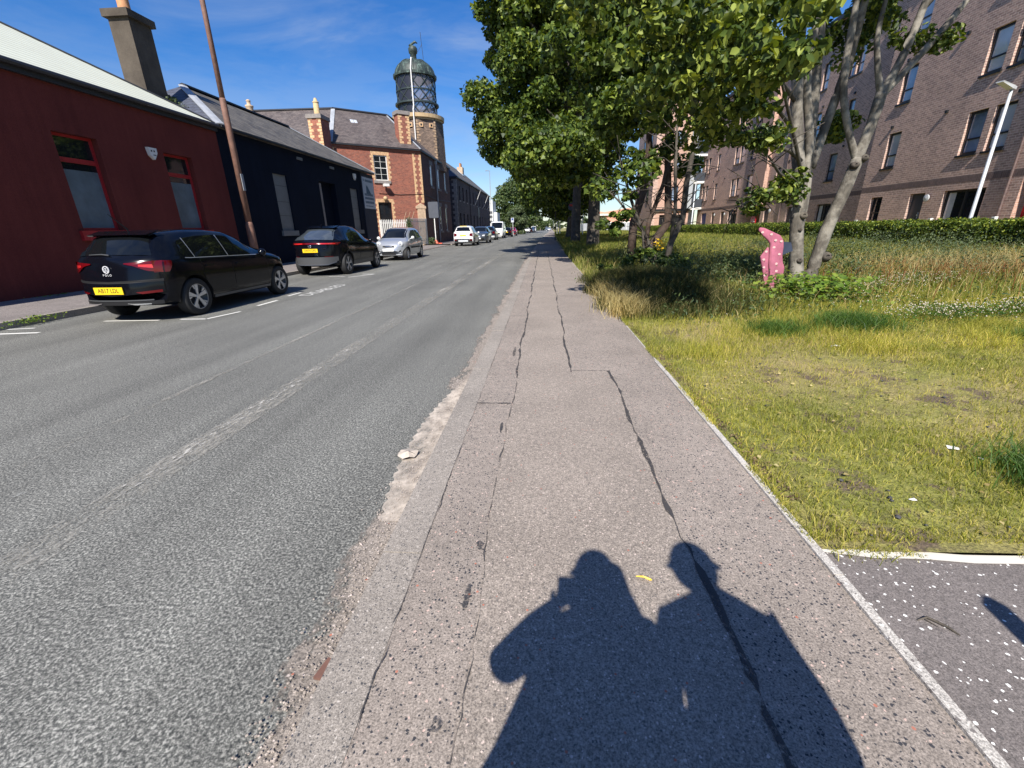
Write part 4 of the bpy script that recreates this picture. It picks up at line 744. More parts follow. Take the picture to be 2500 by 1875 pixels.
# ------------------------------------------------------------------ apartment block
T = thing('apartment_block', 'long four-storey brown brick apartment block behind the hedge', 'apartment block', (20, 40, .5))
FZ = [(4.3, 6.05), (7.45, 9.15), (10.6, 12.3)]
def apt_section(X, ya, yb, floors, ground, top, cname='wall'):
    """wall facing -x; floors = windows (y0,y1) per storey; ground = (y0,y1,z0,z1,kind)"""
    P = V3((X, yb, 0)); u, n = -EY, -EX; ops = []; info = []
    for fi, lst in enumerate(floors):
        for (a, b) in lst: o = (yb - b, yb - a, FZ[fi][0], FZ[fi][1], .16); ops.append(o); info.append('w')
    for (a, b, c, d, k) in ground: ops.append((yb - b, yb - a, c, d, 3.0 if k == 'void' else .2)); info.append(k)
    mb = MB(); wall_open(mb, P, u, n, yb - ya, .0, top, ops, .16); mb.build(cname, 'brick_apt', T)
    mb = MB()
    segs = [(0, yb - ya)]
    for o, k in zip(ops, info):
        if k == 'void': segs = [s for (p_, q_) in segs for s in ((p_, min(q_, o[0])), (max(p_, o[1]), q_)) if s[1] - s[0] > .05]
    for p_, q_ in segs: mb.obox(P, u, n, p_, q_, -.01, .006, 3.12, 3.40)
    mb.build('soldier_course', 'brick_apt_dark', T)
    for i, (o, k) in enumerate(zip(ops, info)):
        if k == 'w': window(T, P, u, n, *o[:4], .15, 'frame_black', 'glass_blue' if i % 2 else 'glass_pale', 'tilt', .10, ('frame_black', .05, .07, .09))
        elif k == 'g': window(T, P, u, n, *o[:4], .19, 'frame_black', 'glass_dark' if i % 2 else 'glass_pale', 'tilt', .08, ('frame_black', .04, .06, .08))
        elif k == 'patio':
            w = window(T, P, u, n, *o[:4], .19, 'frame_black', 'glass_dark', 'plain', .10, None, 'patio_window'); m_ = (o[0] + o[1]) / 2; q = MB(); q.obox(P, u, n, m_ - .05, m_ + .05, -.19, -.12, o[2], o[3]); q.build('mullion', 'frame_black', w)
            q = MB(); q.obox(P, u, n, o[0] + .12, o[0] + .5, -.178, -.174, o[2] + .1, o[3] - .1); q.build('curtain', 'glass_pale', w)
        elif k == 'door':
            q = MB(); q.obox(P, u, n, o[0], o[1], -.22, -.16, o[2], o[3]); w = q.build('door', 'door_slate', T); q = MB(); q.obox(P, u, n, o[1] - .32, o[1] - .26, -.16, -.10, 1.72, 1.80); q.obox(P, u, n, o[1] - .30, o[1] - .28, -.16, -.12, 1.6, 1.9); q.build('handle', 'steel', w)
            q = MB(); q.lathe(tuple(P + u * (o[1] + .25) + n * .06 + Z * 2.55), [(.0, -.08), (.16, -.05), (.16, .0), (0, .0)], 14, 'x'); q.build('door_lamp', 'steel', T)
        elif k == 'blue': q = MB(); q.obox(P, u, n, o[0], o[1], -.2, -.14, o[2], o[3]); q.build('door', 'blue_door', T)
        elif k == 'void': q = MB(); q.obox(P, u, n, o[0], o[1], -3.1, -2.95, o[2], o[3]); q.build('entrance_back_wall', 'brick_apt_dark', T)
    q = MB()
    for fi in range(3):
        for y_ in np.arange(ya + 1.3, yb, 3.4): zz = FZ[fi][1] + .25; q.obox(P, u, n, yb - y_ - .06, yb - y_ + .06, -.01, .09, zz, zz + .13)
    q.build('vents', 'frame_black', T)
apt_section(19.3, 20.4, 29.85, [[(27.75, 28.65), (22.93, 23.85), (21.7, 22.6)]] * 3, [(27.95, 28.85, 1.5, 2.8, 'g'), (25.05, 26.0, .45, 2.8, 'door'), (21.85, 23.95, .45, 2.8, 'patio')], 14.5)
mb = MB(); mb.quad((19.3, 29.85, 0), (20.5, 29.85, 0), (20.5, 29.85, 14.5), (19.3, 29.85, 14.5)); mb.build('return_wall', 'brick_apt', T)
F1 = [(30.8, 31.65), (35.05, 36.0), (38.0, 38.75), (42.55, 43.3), (47.95, 49.2), (50.5, 51.7), (51.8, 53.0), (57.0, 57.8), (60.0, 60.8), (61.2, 62.0)]
F2 = [(30.8, 31.65), (34.35, 35.05), (35.2, 35.9), (38.0, 38.8), (42.55, 43.3), (47.95, 49.2), (50.5, 51.7), (51.8, 53.0), (57.0, 57.8), (60.0, 60.8), (61.2, 62.0)]
apt_section(20.5, 29.85, 63, [F1, F2, F2], [(34.6, 36.3, .5, 2.75, 'patio'), (39.6, 40.5, .5, 2.75, 'door'), (43.5, 44.45, .5, 2.8, 'door'), (45.1, 49.3, .4, 3.08, 'void'), (50.4, 52.7, .5, 2.9, 'patio'), (53.8, 54.8, .5, 2.85, 'door'), (56.8, 57.65, .5, 2.85, 'door'), (59.5, 61.2, .5, 2.85, 'blue')], 14.5)
mb = MB(); mb.box(20.15, 20.495, 44.7, 47.0, 3.1, 14.5); mb.build('pale_brick_bay', 'brick_pink', T)
# nearer pink-jambed entrance
apt_section(19.3, 14.5, 17.6, [[], [], []], [], 14.5); mb = MB(); mb.box(21.6, 21.75, 17.6, 20.4, 0, 3.1); mb.build('entrance_back_wall', 'brick_apt_dark', T)
mb = MB(); mb.quad((19.3, 20.4, 3.1), (19.3, 17.6, 3.1), (19.3, 17.6, 14.5), (19.3, 20.4, 14.5)); mb.quad((19.3, 20.4, 3.1), (21.6, 20.4, 3.1), (21.6, 17.6, 3.1), (19.3, 17.6, 3.1)); mb.quad((19.3, 17.6, 0), (21.6, 17.6, 0), (21.6, 17.6, 3.1), (19.3, 17.6, 3.1)); mb.build('entrance_wall', 'brick_apt', T)
mb = MB(); mb.quad((19.3, 20.4, 0), (21.6, 20.4, 0), (21.6, 20.4, 3.1), (19.3, 20.4, 3.1)); mb.build('entrance_jamb', 'brick_pink', T)
mb = MB(); mb.box(19.0, 34, 12, 29.9, 14.5, 14.75); mb.box(20.2, 34, 29.9, 63.2, 14.5, 14.75); mb.build('roof', 'dark_trim', T)
mb = MB(); mb.tube([(19.24, 20.9, 14.4), (19.24, 20.9, .4)], .05, 6); mb.tube([(20.44, 41.5, 14.4), (20.44, 41.5, .4)], .05, 6); mb.build('downpipes', 'brick_apt_dark', T)
for (x_, y0_, y1_, nm, lb) in ((18.2, 18.6, 19.5, 'notice_board', 'red notice board in the near entrance at the right edge'), (19.9, 45.9, 46.9, 'notice_board', 'small red board under the pale brick bay, far along the block')):
    mb = MB(); mb.box(x_ + .6, x_ + .68, y0_, y1_, 1.2, 2.15); Tn = mb.build(nm, 'p_red', None, label=lb, category='notice board'); mb = MB(); [mb.box(x_ + .55, x_ + .6, y0_ + .15, y1_ - .2, 1.5 + k_ * .15, 1.55 + k_ * .15) for k_ in range(3)]; mb.build('notice_lines', 'white', Tn)
# projecting pink brick wing with balconies
T = thing('apartment_wing', 'pale pink brick wing with a dark side and stacked balconies, ending the apartment block', 'apartment block', (16, 66, .5))
mb = MB(); wv = [(18.9 - 17.6, 18.9 - 16.6, 4.6, 6.6, .15)]
wops = [(1.9, 2.7, a, b, .15) for a, b in ((4.5, 6.2), (7.6, 9.3), (10.8, 12.5))] + [(.6, 4.0, .5, 2.8, .4)]
wall_open(mb, V3((14.75, 62, 0)), EX, -EY, 4.3, 0, 15.6, wops); mb.build('front_wall', 'brick_pink', T)
for o in wops[:3]: window(T, V3((14.75, 62, 0)), EX, -EY, *o[:4], .15, 'frame_black', 'glass_blue', 'tilt', .07, ('frame_black', .05, .06, .08))
mb = MB(); mb.box(15.3, 18.8, 62.4, 62.5, .5, 2.8); mb.build('lobby_glazing', 'glass_dark', T)
mb = MB(); mb.quad((14.2, 73, 0), (14.2, 62, 0), (14.2, 62, 15.6), (14.2, 73, 15.6)); mb.quad((14.2, 62, 0), (14.75, 62, 0), (14.75, 62, 15.6), (14.2, 62, 15.6)); mb.build('side_wall', 'brick_apt', T)
for z_ in (4.5, 7.6, 10.8):
    for y_ in (64, 68): window(T, V3((14.2, 73, 0)), -EY, -EX, 73 - y_ - 1, 73 - y_, z_, z_ + 1.7, -.03, 'frame_black', 'glass_dark', 'tilt', .07)
mb = MB(); mb.box(14.1, 19.2, 61.7, 61.99, 3.25, 3.5); mb.box(14.1, 20.6, 61.9, 73, 15.6, 15.8); mb.build('dark_band', 'frame_black', T)
mb = MB(); mb.box(18.4, 19.1, 61.5, 64, 3.5, 14.6); mb.build('grey_fin', 'grey_panel', T); mb = MB(); mb.box(18.0, 18.4, 61.75, 61.98, 3.5, 14.6); mb.build('bronze_panel', 'stone_tan', T)
for z_ in (3.5, 6.6, 9.7, 12.8): mb = MB(); mb.box(19.1, 20.49, 61.6, 64, z_ - .15, z_ + .1); b_ = mb.build('balcony', 'white', T); mb = MB(); mb.box(19.1, 20.49, 61.6, 61.64, z_ + .1, z_ + 1.1); mb.build('balustrade', 'door_slate', b_)
mb = MB(); mb.box(19.1, 20.49, 64.1, 64.3, 0, 15); mb.build('balcony_back_wall', 'glass_pale', T); mb = MB(); [mb.box(19.3, 19.9, 64.0, 64.08, z_ + .1, z_ + 2.2) for z_ in (3.5, 6.6, 9.7)]; mb.build('balcony_doors', 'ink', T)
# lamp posts
def lamppost(x, y, z0, h, label, group, az=0, r0=.085):
    T = thing('street_lamp', label, 'street lamp', (x, y, z0), az, group, local=True)
    mb = MB(); mb.tube([(0, 0, 0), (0, 0, .9), (0, 0, 1.0), (0, 0, h)], [r0, r0, r0 * .72, r0 * .5], 12); mb.build('post', 'steel', T, smooth=True)
    mb = MB(); mb.add([(-.08, -.10, h - .04), (.1, -.06, h - .05), (.1, .06, h - .05), (-.08, .1, h - .04), (-.62, -.12, h + .18), (-.62, .12, h + .18), (-.1, -.12, h + .06), (-.1, .12, h + .06), (.12, -.06, h + .03), (.12, .06, h + .03), (-.62, -.1, h + .14), (-.62, .1, h + .14)], [(8, 9, 7, 6), (6, 7, 5, 4), (0, 3, 2, 1), (10, 11, 3, 0), (4, 5, 11, 10), (1, 2, 9, 8), (6, 0, 1, 8), (3, 7, 9, 2), (6, 4, 10, 0), (7, 3, 11, 5)]); hd = mb.build('lamp_head', 'steel', T)
    mb = MB(); mb.quad((-.55, -.08, h + .118), (-.15, -.08, h + .0), (-.15, .08, h + .0), (-.55, .08, h + .118)); mb.build('lens', 'clear_lens', hd)
    return T
lamppost(16.2, 18.6, .4, 5.35, 'white lamp post rising from the hedge at the right edge', 'lamp posts along the apartment path', .25)
lamppost(15.8, 50, .4, 5.3, 'white lamp post far down the apartment path, beside the dark twisted trunks', 'lamp posts along the apartment path', .1)
def talllamp(x, y, h, arm, label):
    T = thing('street_lamp', label, 'street lamp', (x, y, .1), 0, 'tall street lamps down the road', local=True)
    mb = MB(); mb.tube([(0, 0, 0), (0, 0, 1.5), (0, 0, h)], [.09, .08, .05], 8); mb.build('post', 'lamp_steel', T, smooth=True)
    mb = MB(); mb.tube([(0, 0, h), (arm, 0, h + .05)], .05, 6); mb.box(min(arm, arm * 1.6), max(arm, arm * 1.6), -.1, .1, h - .02, h + .1); mb.build('lamp_head', 'lamp_steel', T)
talllamp(-9.9, 88, 11.5, -.5, 'tall grey street lamp past the flagpoles'); talllamp(-7.0, 152, 11.8, 1.0, 'tall street lamp against the big dark tree left of the road')
talllamp(5.5, 240, 11, -.8, 'most distant street lamp, in the gap of sky over the road')
# small street things
T = thing('parking_sign', 'small blue and white sign on a pole by the red car', 'sign', (-6.05 - .1, 93, .12)); mb = MB(); mb.tube([(-6.0, 93, .1), (-6.1, 93, 3.3)], .05, 8); mb.build('pole', 'steel', T)
mb = MB(); mb.box(-6.42, -5.85, 92.9, 92.94, 2.65, 3.5); mb.build('plate', 'pale_sign', T); mb = MB(); mb.box(-6.3, -5.97, 92.88, 92.9, 3.05, 3.42); mb.build('blue_panel', 'blue_door', T)
T = thing('round_sign', 'round road sign with red over grey, among the trunks of the big trees', 'sign', (2.4, 38, .1)); mb = MB(); mb.tube([(2.4, 38.05, .1), (2.38, 38.05, 3.4)], .04, 8); mb.build('pole', 'dark_trim', T)
mb = MB(); mb.lathe((2.35, 38, 3.06), [(0, -.02), (.3, -.02), (.3, .02), (0, .02)], 24, 'y'); mb.build('disc', 'sign_grey', T); mb = MB(); mb.box(2.16, 2.54, 37.965, 37.975, 3.1, 3.25); mb.build('red_mark', 'litter_red', T); mb = MB(); mb.box(2.2, 2.5, 37.965, 37.975, 2.85, 2.97); mb.build('grey_mark', 'sign_grey', T)  # disc coloured dark grey to imitate the crown's shade on it
mb = MB(); mb.tube([(1.42, 52, .1), (1.42, 52, 4.6)], .05, 8); mb.build('sign_pole', 'dark_trim', None, label='thin dark bare pole at the footway edge far ahead', category='pole')
for x_, y_, h_, lb in ((2.5, 80, 2.7, 'thick white bollard post at the far footway edge'), (3.05, 82, 2.45, 'thinner pale post just right of the thick white bollard post'), (6.7, 80, 3.8, 'tall white post seen between the big trunks'), (5.2, 60, 6.2, 'slim pale lamp column half hidden by the big trunks')): mb = MB(); mb.tube([(x_, y_, .1), (x_, y_, h_)], .11 if h_ < 5 else .06, 8); mb.build('street_post', 'white', None, label=lb, category='post', group='pale posts by the big trees')
T = thing('retail_shed', 'low terracotta and white shed far off between the tree trunks', 'building', (18, 125, 0))
mb = MB(); mb.box(13.9, 34, 122, 140, 0, 4.4); mb.build('wall', 'terracotta', T); mb = MB(); mb.prism([(13.5, 121.8, 4.4), (35, 121.8, 4.4), (35, 121.8, 5.1), (22, 121.8, 5.9), (16, 121.8, 5.0), (13.5, 121.8, 5.4)], (0, 18, 0)); mb.build('roof', 'terracotta', T); mb = MB(); mb.box(13.8, 34, 121.6, 121.9, 0, 2.6); mb.box(13.6, 34, 121.5, 121.75, 4.2, 4.6); mb.build('white_band', 'white', T)
T = thing('mesh_fence', 'pale grey metal fence in front of the far shed', 'fence', (15, 100, .4)); mb = MB(); [mb.box(6 + i * 1.2, 7.15 + i * 1.2, 100, 100.04, .4, 2.2) for i in range(20)]; mb.build('panels', 'lead', T); mb = MB(); [mb.box(5.95 + i * 2.4, 6.03 + i * 2.4, 99.9, 99.98, .3, 2.4) for i in range(11)]; mb.build('posts', 'white', T)
mb = MB(); mb.box(-4.6, -1.5, 300, 300.3, 0, 2.6); mb.build('garden_fence', 'wood', None, label='tan timber fence at the far left of the road end', category='fence')

# ------------------------------------------------------------------ trees
def unit(n): v = npr.normal(size=(n, 3)); return v / np.linalg.norm(v, axis=1, keepdims=True)
def crown(lobes, n_blobs, blob_r, n_leaves, size, mat, parent, shape='maple', name='crown', shell=.55, flat=.7, carve=None):
    """lobes: list of (centre, radii, weight); leaf clumps spread through the volume near the lobes' surface"""
    w = np.array([l[2] for l in lobes], float); w /= w.sum(); li = npr.choice(len(lobes), n_blobs, p=w)
    C = np.array([lobes[i][0] for i in li]); Rr = np.array([lobes[i][1] for i in li]); d = unit(n_blobs); rr = shell + (1 - shell) * npr.random(n_blobs) ** .6
    B = C + d * Rr * rr[:, None]
    if carve is not None: keep = carve(B); B, d = B[keep], d[keep]
    br = blob_r * npr.uniform(.55, 1.35, len(B)); pw = br ** 2; pw /= pw.sum()
    k = npr.choice(len(B), n_leaves, p=pw); dd = unit(n_leaves); q = npr.uniform(.35, 1.0, n_leaves) ** .5
    P = B[k] + dd * (br[k] * q)[:, None] * np.array([1, 1, flat])
    nn = dd * .7 + unit(n_leaves) * .95 + np.array([0, 0, .45])
    o = leaves(name, P, nn, size, mat, parent, shape)
    return B, o
def limbs(mb, base_pts, base_r, targets, n=6, sag=.12):
    for tgt in targets:
        a = V3(base_pts); b = V3(tgt); m1 = a.lerp(b, .35) + V3((rnd.gauss(0, .08), rnd.gauss(0, .08), (b - a).length * sag)); m2 = a.lerp(b, .7) + V3((rnd.gauss(0, .1), rnd.gauss(0, .1), (b - a).length * sag * .6))
        mb.tube([a, m1, m2, b], [base_r, base_r * .7, base_r * .45, base_r * .15], n)
def bigtree(x, y, trunk_r, trunk_h, lobes, nb, br, nl, size, mat, label, bk='bark_dark', nlimb=16, name='sycamore_tree', lean=(0, 0), group='roadside trees', shell=.55, z0=.15):
    T = thing(name, label, 'tree', (x, y, z0), 0, group)
    B, _ = crown(lobes, nb, br, nl, size, mat, T, shell=shell)
    mb = MB(); top = V3((x + lean[0], y + lean[1], trunk_h))
    mb.tube([(x, y, z0 - .1), (x, y, z0 + .25), (x + lean[0] * .3, y + lean[1] * .3, z0 + trunk_h * .35), top, top + V3((0, 0, trunk_h * .5))], [trunk_r * 1.35, trunk_r * 1.08, trunk_r, trunk_r * .8, trunk_r * .45], 14)
    ch = B[npr.choice(len(B), min(nlimb, len(B)), replace=False)]
    for q in ch: limbs(mb, top + V3((0, 0, rnd.uniform(-.6, trunk_h * .3))), trunk_r * .36, [q])
    mb.build('trunk', bk, T, smooth=True); return T
bigtree(2.98, 27.2, .36, 4.2, [((2.2, 27.4, 9.6), (5.4, 6.6, 5.2), 5), ((-1.7, 26, 8.2), (2.4, 3.0, 1.9), 1.0), ((-1.2, 26, 12.4), (2.5, 3.5, 2.2), 1.2), ((-1.3, 25, 6.0), (1.9, 2.6, 1.1), 1.1), ((4.2, 29, 13), (5, 6, 5), 2.0), ((.8, 22.2, 4.6), (1.9, 2.4, 1.2), 1.0), ((.2, 20.0, 4.3), (1.5, 1.3, .8), .7)], 400, .78, 115000, .185, 'leaf_syc', 'largest sycamore, its thick dark trunk nearest and its crown overhanging the road', nlimb=26)
bigtree(2.62, 36.5, .36, 4.5, [((1.8, 44, 8.6), (5.0, 6, 5.6), 1)], 150, 1.3, 34000, .27, 'leaf_syc', 'second thick-trunked sycamore in the row, behind the largest', nlimb=14)
bigtree(2.9, 50, .40, 4.2, [((1.9, 60, 8.0), (4.8, 7, 5.2), 1)], 120, 1.5, 22000, .34, 'leaf_syc', 'third sycamore of the row, its leaning double trunk in deep shade', nlimb=10, lean=(.4, 0))
bigtree(4.6, 80, .4, 4.5, [((4.2, 82, 7.6), (4.2, 8, 4.8), 1)], 90, 1.6, 14000, .42, 'leaf_syc', 'fourth tree of the row, where the footway narrows to a point', nlimb=8)
bigtree(7.0, 112, .4, 4.5, [((6.0, 112, 7.2), (3.9, 9, 4.6), 1)], 70, 1.8, 9000, .5, 'leaf_dark', 'farthest tree of the right-hand row', nlimb=6)
bigtree(-9.2, 152, .6, 5, [((-9.3, 152, 8.2), (7.0, 7, 7.6), 3), ((-5.0, 149, 7.0), (3.6, 5, 5.5), 1)], 170, 1.9, 30000, .5, 'leaf_dark', 'big rounded dark tree left of the road beyond the red car', nlimb=6, name='round_tree')
bigtree(-6.9, 118, .15, 1.2, [((-6.9, 118, 3.2), (2.7, 2.6, 3.5), 1)], 60, .8, 11000, .28, 'leaf_grey', 'grey-green rounded bush in front of the big dark tree on the left', nlimb=4, name='round_bush', group=None)
for x_, y_, r_, h_, lb in ((-1.0, 262, 5, 5.5, 'small distant green tree at the left side of the road end'), (6.5, 300, 7, 6, 'distant low tree beyond the moving cars'), (12, 150, 4.5, 4.0, 'far green tree seen right of the tall white post'), (13.2, 112, 2.3, 3.2, 'small round tree before the far shed')):
    bigtree(x_, y_, .2, 1.5, [((x_, y_, h_ * .55), (r_, r_ * .7, h_ * .5), 1)], 40, 1.2, 5000, .45, 'leaf_dark', lb, nlimb=3, name='distant_tree', group='distant trees')
# slender multi-stem trees in the middle distance
T = thing('slender_tree', 'slender multi-stemmed tree with dark crooked trunks between the sycamores and the grey-barked tree', 'tree', (3.3, 15.8, .15))
mb = MB(); stems = [
    [(3.15, 16.2, .1, .13), (3.15, 16.2, 1.6, .11), (3.4, 16.2, 2.6, .10), (3.45, 16.1, 4.0, .08), (3.2, 15.9, 6, .04)],
    [(3.75, 16.2, .1, .12), (3.85, 16.2, .9, .12), (4.3, 16.1, 1.6, .11), (4.2, 16.1, 2.6, .095), (4.0, 16, 4.0, .08), (3.9, 15.9, 6.5, .03)],
    [(3.55, 16.1, .1, .08), (3.65, 16.1, 1.6, .065), (4.0, 16, 2.8, .055), (4.15, 15.9, 4.4, .03)]]
for st in stems: mb.tube([s[:3] for s in st], [s[3] * 1.25 for s in st], 10)
mb.build('trunk', 'bark_red', T, smooth=True)
mb = MB(); st2 = [
    [(3.58, 13.3, .1, .075), (3.68, 13.3, 1.0, .075), (3.95, 13.3, 1.7, .07), (3.95, 13.3, 2.6, .06), (4.0, 13.2, 3.4, .05), (4.1, 13.1, 5.0, .03)],
    [(3.68, 13.3, 1.0, .05), (3.72, 13.3, 1.9, .04), (3.6, 13.25, 2.9, .035), (3.5, 13.2, 4.2, .02)],
    [(3.52, 13.3, .1, .05), (3.2, 13.35, .8, .045), (2.75, 13.4, 1.6, .04), (2.45, 13.4, 2.3, .035), (2.1, 13.4, 3.3, .02)],
    [(3.45, 13.3, .3, .035), (2.95, 13.3, .75, .03), (2.85, 13.3, 1.4, .025), (2.1, 13.3, 2.2, .02), (1.75, 13.3, 2.5, .01)]]
for st in st2: mb.tube([s[:3] for s in st], [s[3] * 1.2 for s in st], 8)
r_ = random.Random(5)
for i in range(110):
    b_ = V3((r_.uniform(2.2, 4.3), r_.uniform(13, 16.2), r_.uniform(1.4, 4.2))); d_ = V3((r_.uniform(-1, 1), r_.uniform(-.8, .8), r_.uniform(-.1, .6))); st_ = r_.choice(stems + st2); k_ = r_.randrange(1, len(st_) - 1); b_ = V3(st_[k_][:3]).lerp(V3(st_[k_ + 1][:3]), r_.random())
    mb.tube([b_, b_ + d_ * .5 + V3((0, 0, .1)), b_ + d_ * 1.0 + V3((r_.gauss(0, .1), 0, r_.gauss(.1, .1)))], [.016, .011, .005], 5)
mb.build('branches', 'bark_dark', T, smooth=True)
crown([((3.0, 14.8, 6.0), (2.4, 2.2, 1.9), 5), ((1.9, 13.6, 4.6), (.9, .9, .7), 1.0), ((2.3, 13.4, 2.5), (.8, .4, .5), .35), ((4.3, 15.6, 3.6), (.9, 1, .6), .5), ((1.5, 14.5, 6.2), (1.4, 1.5, 1.4), 1.2)], 150, .40, 17000, .15, 'leaf_syc', T, 'maple')
crown([((2.1, 13.3, 1.5), (.5, .3, .3), 1), ((2.2, 13.3, 2.1), (.5, .3, .4), 1), ((2.7, 13.6, 3.2), (.7, .4, .5), 1.3), ((2.9, 13.2, .5), (1.3, .9, .4), 4)], 50, .18, 3200, .11, 'leaf_syc', T, 'maple', name='low_sprays')
# grey-barked tree
T = thing('grey_barked_tree', 'large multi-stemmed tree with smooth grey bark and broad leaves, nearest on the grass', 'tree', (5.4, 9.5, .15))
mb = MB(); gs = [
    [(5.22, 9.35, -.05, .24), (5.2, 9.35, .25, .18), (5.12, 9.38, .8, .155), (5.0, 9.4, 1.5, .15), (4.98, 9.4, 1.95, .15), (4.80, 9.5, 2.83, .135), (4.62, 9.5, 3.7, .12), (4.5, 9.5, 4.6, .10), (4.42, 9.4, 6.5, .07), (4.3, 9.2, 8.5, .03)],
    [(5.32, 9.7, -.05, .2), (5.3, 9.7, .4, .14), (5.22, 9.7, 1.2, .12), (5.2, 9.7, 2.0, .125), (5.15, 9.75, 2.8, .13), (5.1, 9.8, 3.5, .12), (5.0, 9.8, 4.5, .10), (4.8, 9.8, 6.5, .06), (4.7, 9.8, 8, .03)],
    [(5.22, 9.7, 2.5, .10), (5.4, 9.75, 3.4, .10), (5.55, 9.75, 4.3, .09), (5.6, 9.7, 5.6, .06), (5.6, 9.6, 7.6, .03)],
    [(5.0, 9.45, 2.0, .09), (5.0, 9.5, 2.9, .09), (4.78, 9.55, 3.9, .085), (4.75, 9.55, 4.8, .07), (4.7, 9.5, 6.6, .04)],
    [(5.68, 9.75, -.05, .2), (5.66, 9.75, .3, .155), (5.72, 9.75, .8, .15), (5.78, 9.7, 1.4, .145), (5.92, 9.65, 2.1, .135), (6.0, 9.6, 2.65, .135)],
    [(5.98, 9.6, 2.6, .085), (5.72, 9.6, 3.1, .075), (5.52, 9.6, 3.6, .075), (5.42, 9.6, 4.1, .075), (5.4, 9.6, 4.7, .07), (5.3, 9.5, 5.6, .05), (5.2, 9.4, 7.2, .03)],
    [(5.98, 9.6, 2.6, .115), (6.1, 9.6, 3.2, .11), (6.15, 9.6, 3.7, .115)],
    [(6.15, 9.6, 3.65, .075), (5.95, 9.6, 4.2, .06), (5.85, 9.6, 4.8, .05), (5.9, 9.5, 6.5, .03)],
    [(6.15, 9.6, 3.65, .09), (6.35, 9.6, 4.2, .085), (6.5, 9.6, 4.9, .075), (6.7, 9.5, 6.4, .04)],
    [(6.15, 9.6, 3.65, .085), (6.55, 9.65, 4.1, .075), (7.1, 9.7, 4.8, .07), (7.7, 9.7, 5.8, .04)]]
for st in gs:
    pts = [V3(s[:3]) for s in st]; rad = [s[3] for s in st]; P2, R_ = [], []
    for i in range(len(pts) - 1):
        p0, p1, p2, p3 = pts[max(i - 1, 0)], pts[i], pts[i + 1], pts[min(i + 2, len(pts) - 1)]
        for k_ in range(6):
            t_ = k_ / 6; q = .5 * ((2 * p1) + (p2 - p0) * t_ + (2 * p0 - 5 * p1 + 4 * p2 - p3) * t_ ** 2 + (3 * p1 - p0 - 3 * p2 + p3) * t_ ** 3); P2.append(q); R_.append(.80 * (rad[i] * (1 - t_) + rad[i + 1] * t_) * (1 + .03 * math.sin(i * 5 + k_)))
    P2.append(pts[-1]); R_.append(.8 * rad[-1]); mb.tube(P2, R_, 16)
o = mb.build('trunk', 'bark_grey', T, smooth=True)
for p, r_ in (((5.12, 9.23, .78), .05), ((5.04, 9.25, 1.62), .065), ((5.02, 9.25, 1.36), .035), ((5.86, 9.6, .82), .085), ((5.93, 9.48, 2.5), .06), ((6.06, 9.47, 2.62), .06)):
    mb = MB(); mb.tube([V3(p) + V3((0, .09, 0)), V3(p) + V3((0, .01, .01)), V3(p) + V3((0, -.012, .012)), V3(p) + V3((0, .01, .012))], [r_ * 1.3, r_ * 1.0, r_ * .8, r_ * .5], 12); mb.build('branch_scar', 'bark_dark', T, smooth=True)
mb = MB(); tw = [((4.9, 9.4, 2.0), (4.2, 8.8, 2.35), (3.3, 7.7, 2.6)), ((4.95, 9.35, 1.8), (4.2, 9.0, 1.98), (3.4, 8.7, 1.72)), ((4.85, 9.4, 2.6), (3.9, 8.4, 2.7), (2.3, 6.9, 2.8)), ((4.6, 9.5, 3.2), (3.4, 8, 3.3), (1.9, 6.0, 3.2)), ((4.6, 9.5, 3.6), (3.0, 7.6, 3.8), (1.1, 5.9, 4.0)), ((4.5, 9.5, 4.6), (3.2, 8.2, 5.0), (1.4, 6.4, 5.0)), ((5.0, 9.4, 2.1), (4.0, 8.4, 3.2), (2.9, 7.0, 3.8)), ((4.5, 9.5, 4.2), (3.6, 8.3, 4.9), (2.5, 7.0, 5.4)), ((6.5, 9.6, 4.9), (6.9, 9.6, 5.3), (7.4, 9.5, 5.4))]
for a, b, c in tw: mb.tube([a, V3(a).lerp(V3(b), .5) + V3((0, 0, .05)), b, V3(b).lerp(V3(c), .5) + V3((0, 0, .05)), c], [.04, .032, .026, .018, .008], 7)
for i in range(90):
    a, b, c = tw[i % len(tw)]; s_ = V3(b).lerp(V3(c), rnd.random()); e_ = s_ + V3((rnd.gauss(-.15, .35), rnd.gauss(-.1, .3), rnd.gauss(.05, .3))); mb.tube([s_, s_.lerp(e_, .5) + V3((0, 0, .04)), e_], [.011, .008, .004], 5)
mb.build('branches', 'bark_dark', T, smooth=True)
CL = [((1.9, 6.0, 3.3), (1.15, .8, .75), 3), ((1.85, 5.0, 3.15), (.8, .7, .45), 1.9), ((1.1, 6.1, 4.25), (.9, .8, .8), 2), ((2.9, 7.0, 3.8), (.8, .8, .7), 1.4), ((2.5, 7.2, 5.2), (1.9, 1.3, 1.0), 3.8), ((3.25, 7.6, 2.6), (.5, .4, .28), .7), ((2.3, 6.9, 2.75), (.5, .4, .25), .5)]
crown(CL, 210, .23, 14000, .095, 'leaf_near', T, 'oval', shell=.35, flat=.6)
crown([((3.6, 6.8, 7.6), (2.8, 1.8, .9), 1), ((5.0, 6.3, 7.5), (2.4, 2.0, .7), 1.6), ((4.9, 10.4, 6.6), (1.6, .8, .9), .8)], 110, .33, 8500, .105, 'leaf_near', T, 'oval', name='upper_crown_with_shade_lobes', shell=.2)  # first two lobes are out of view, added to shade stems and ground
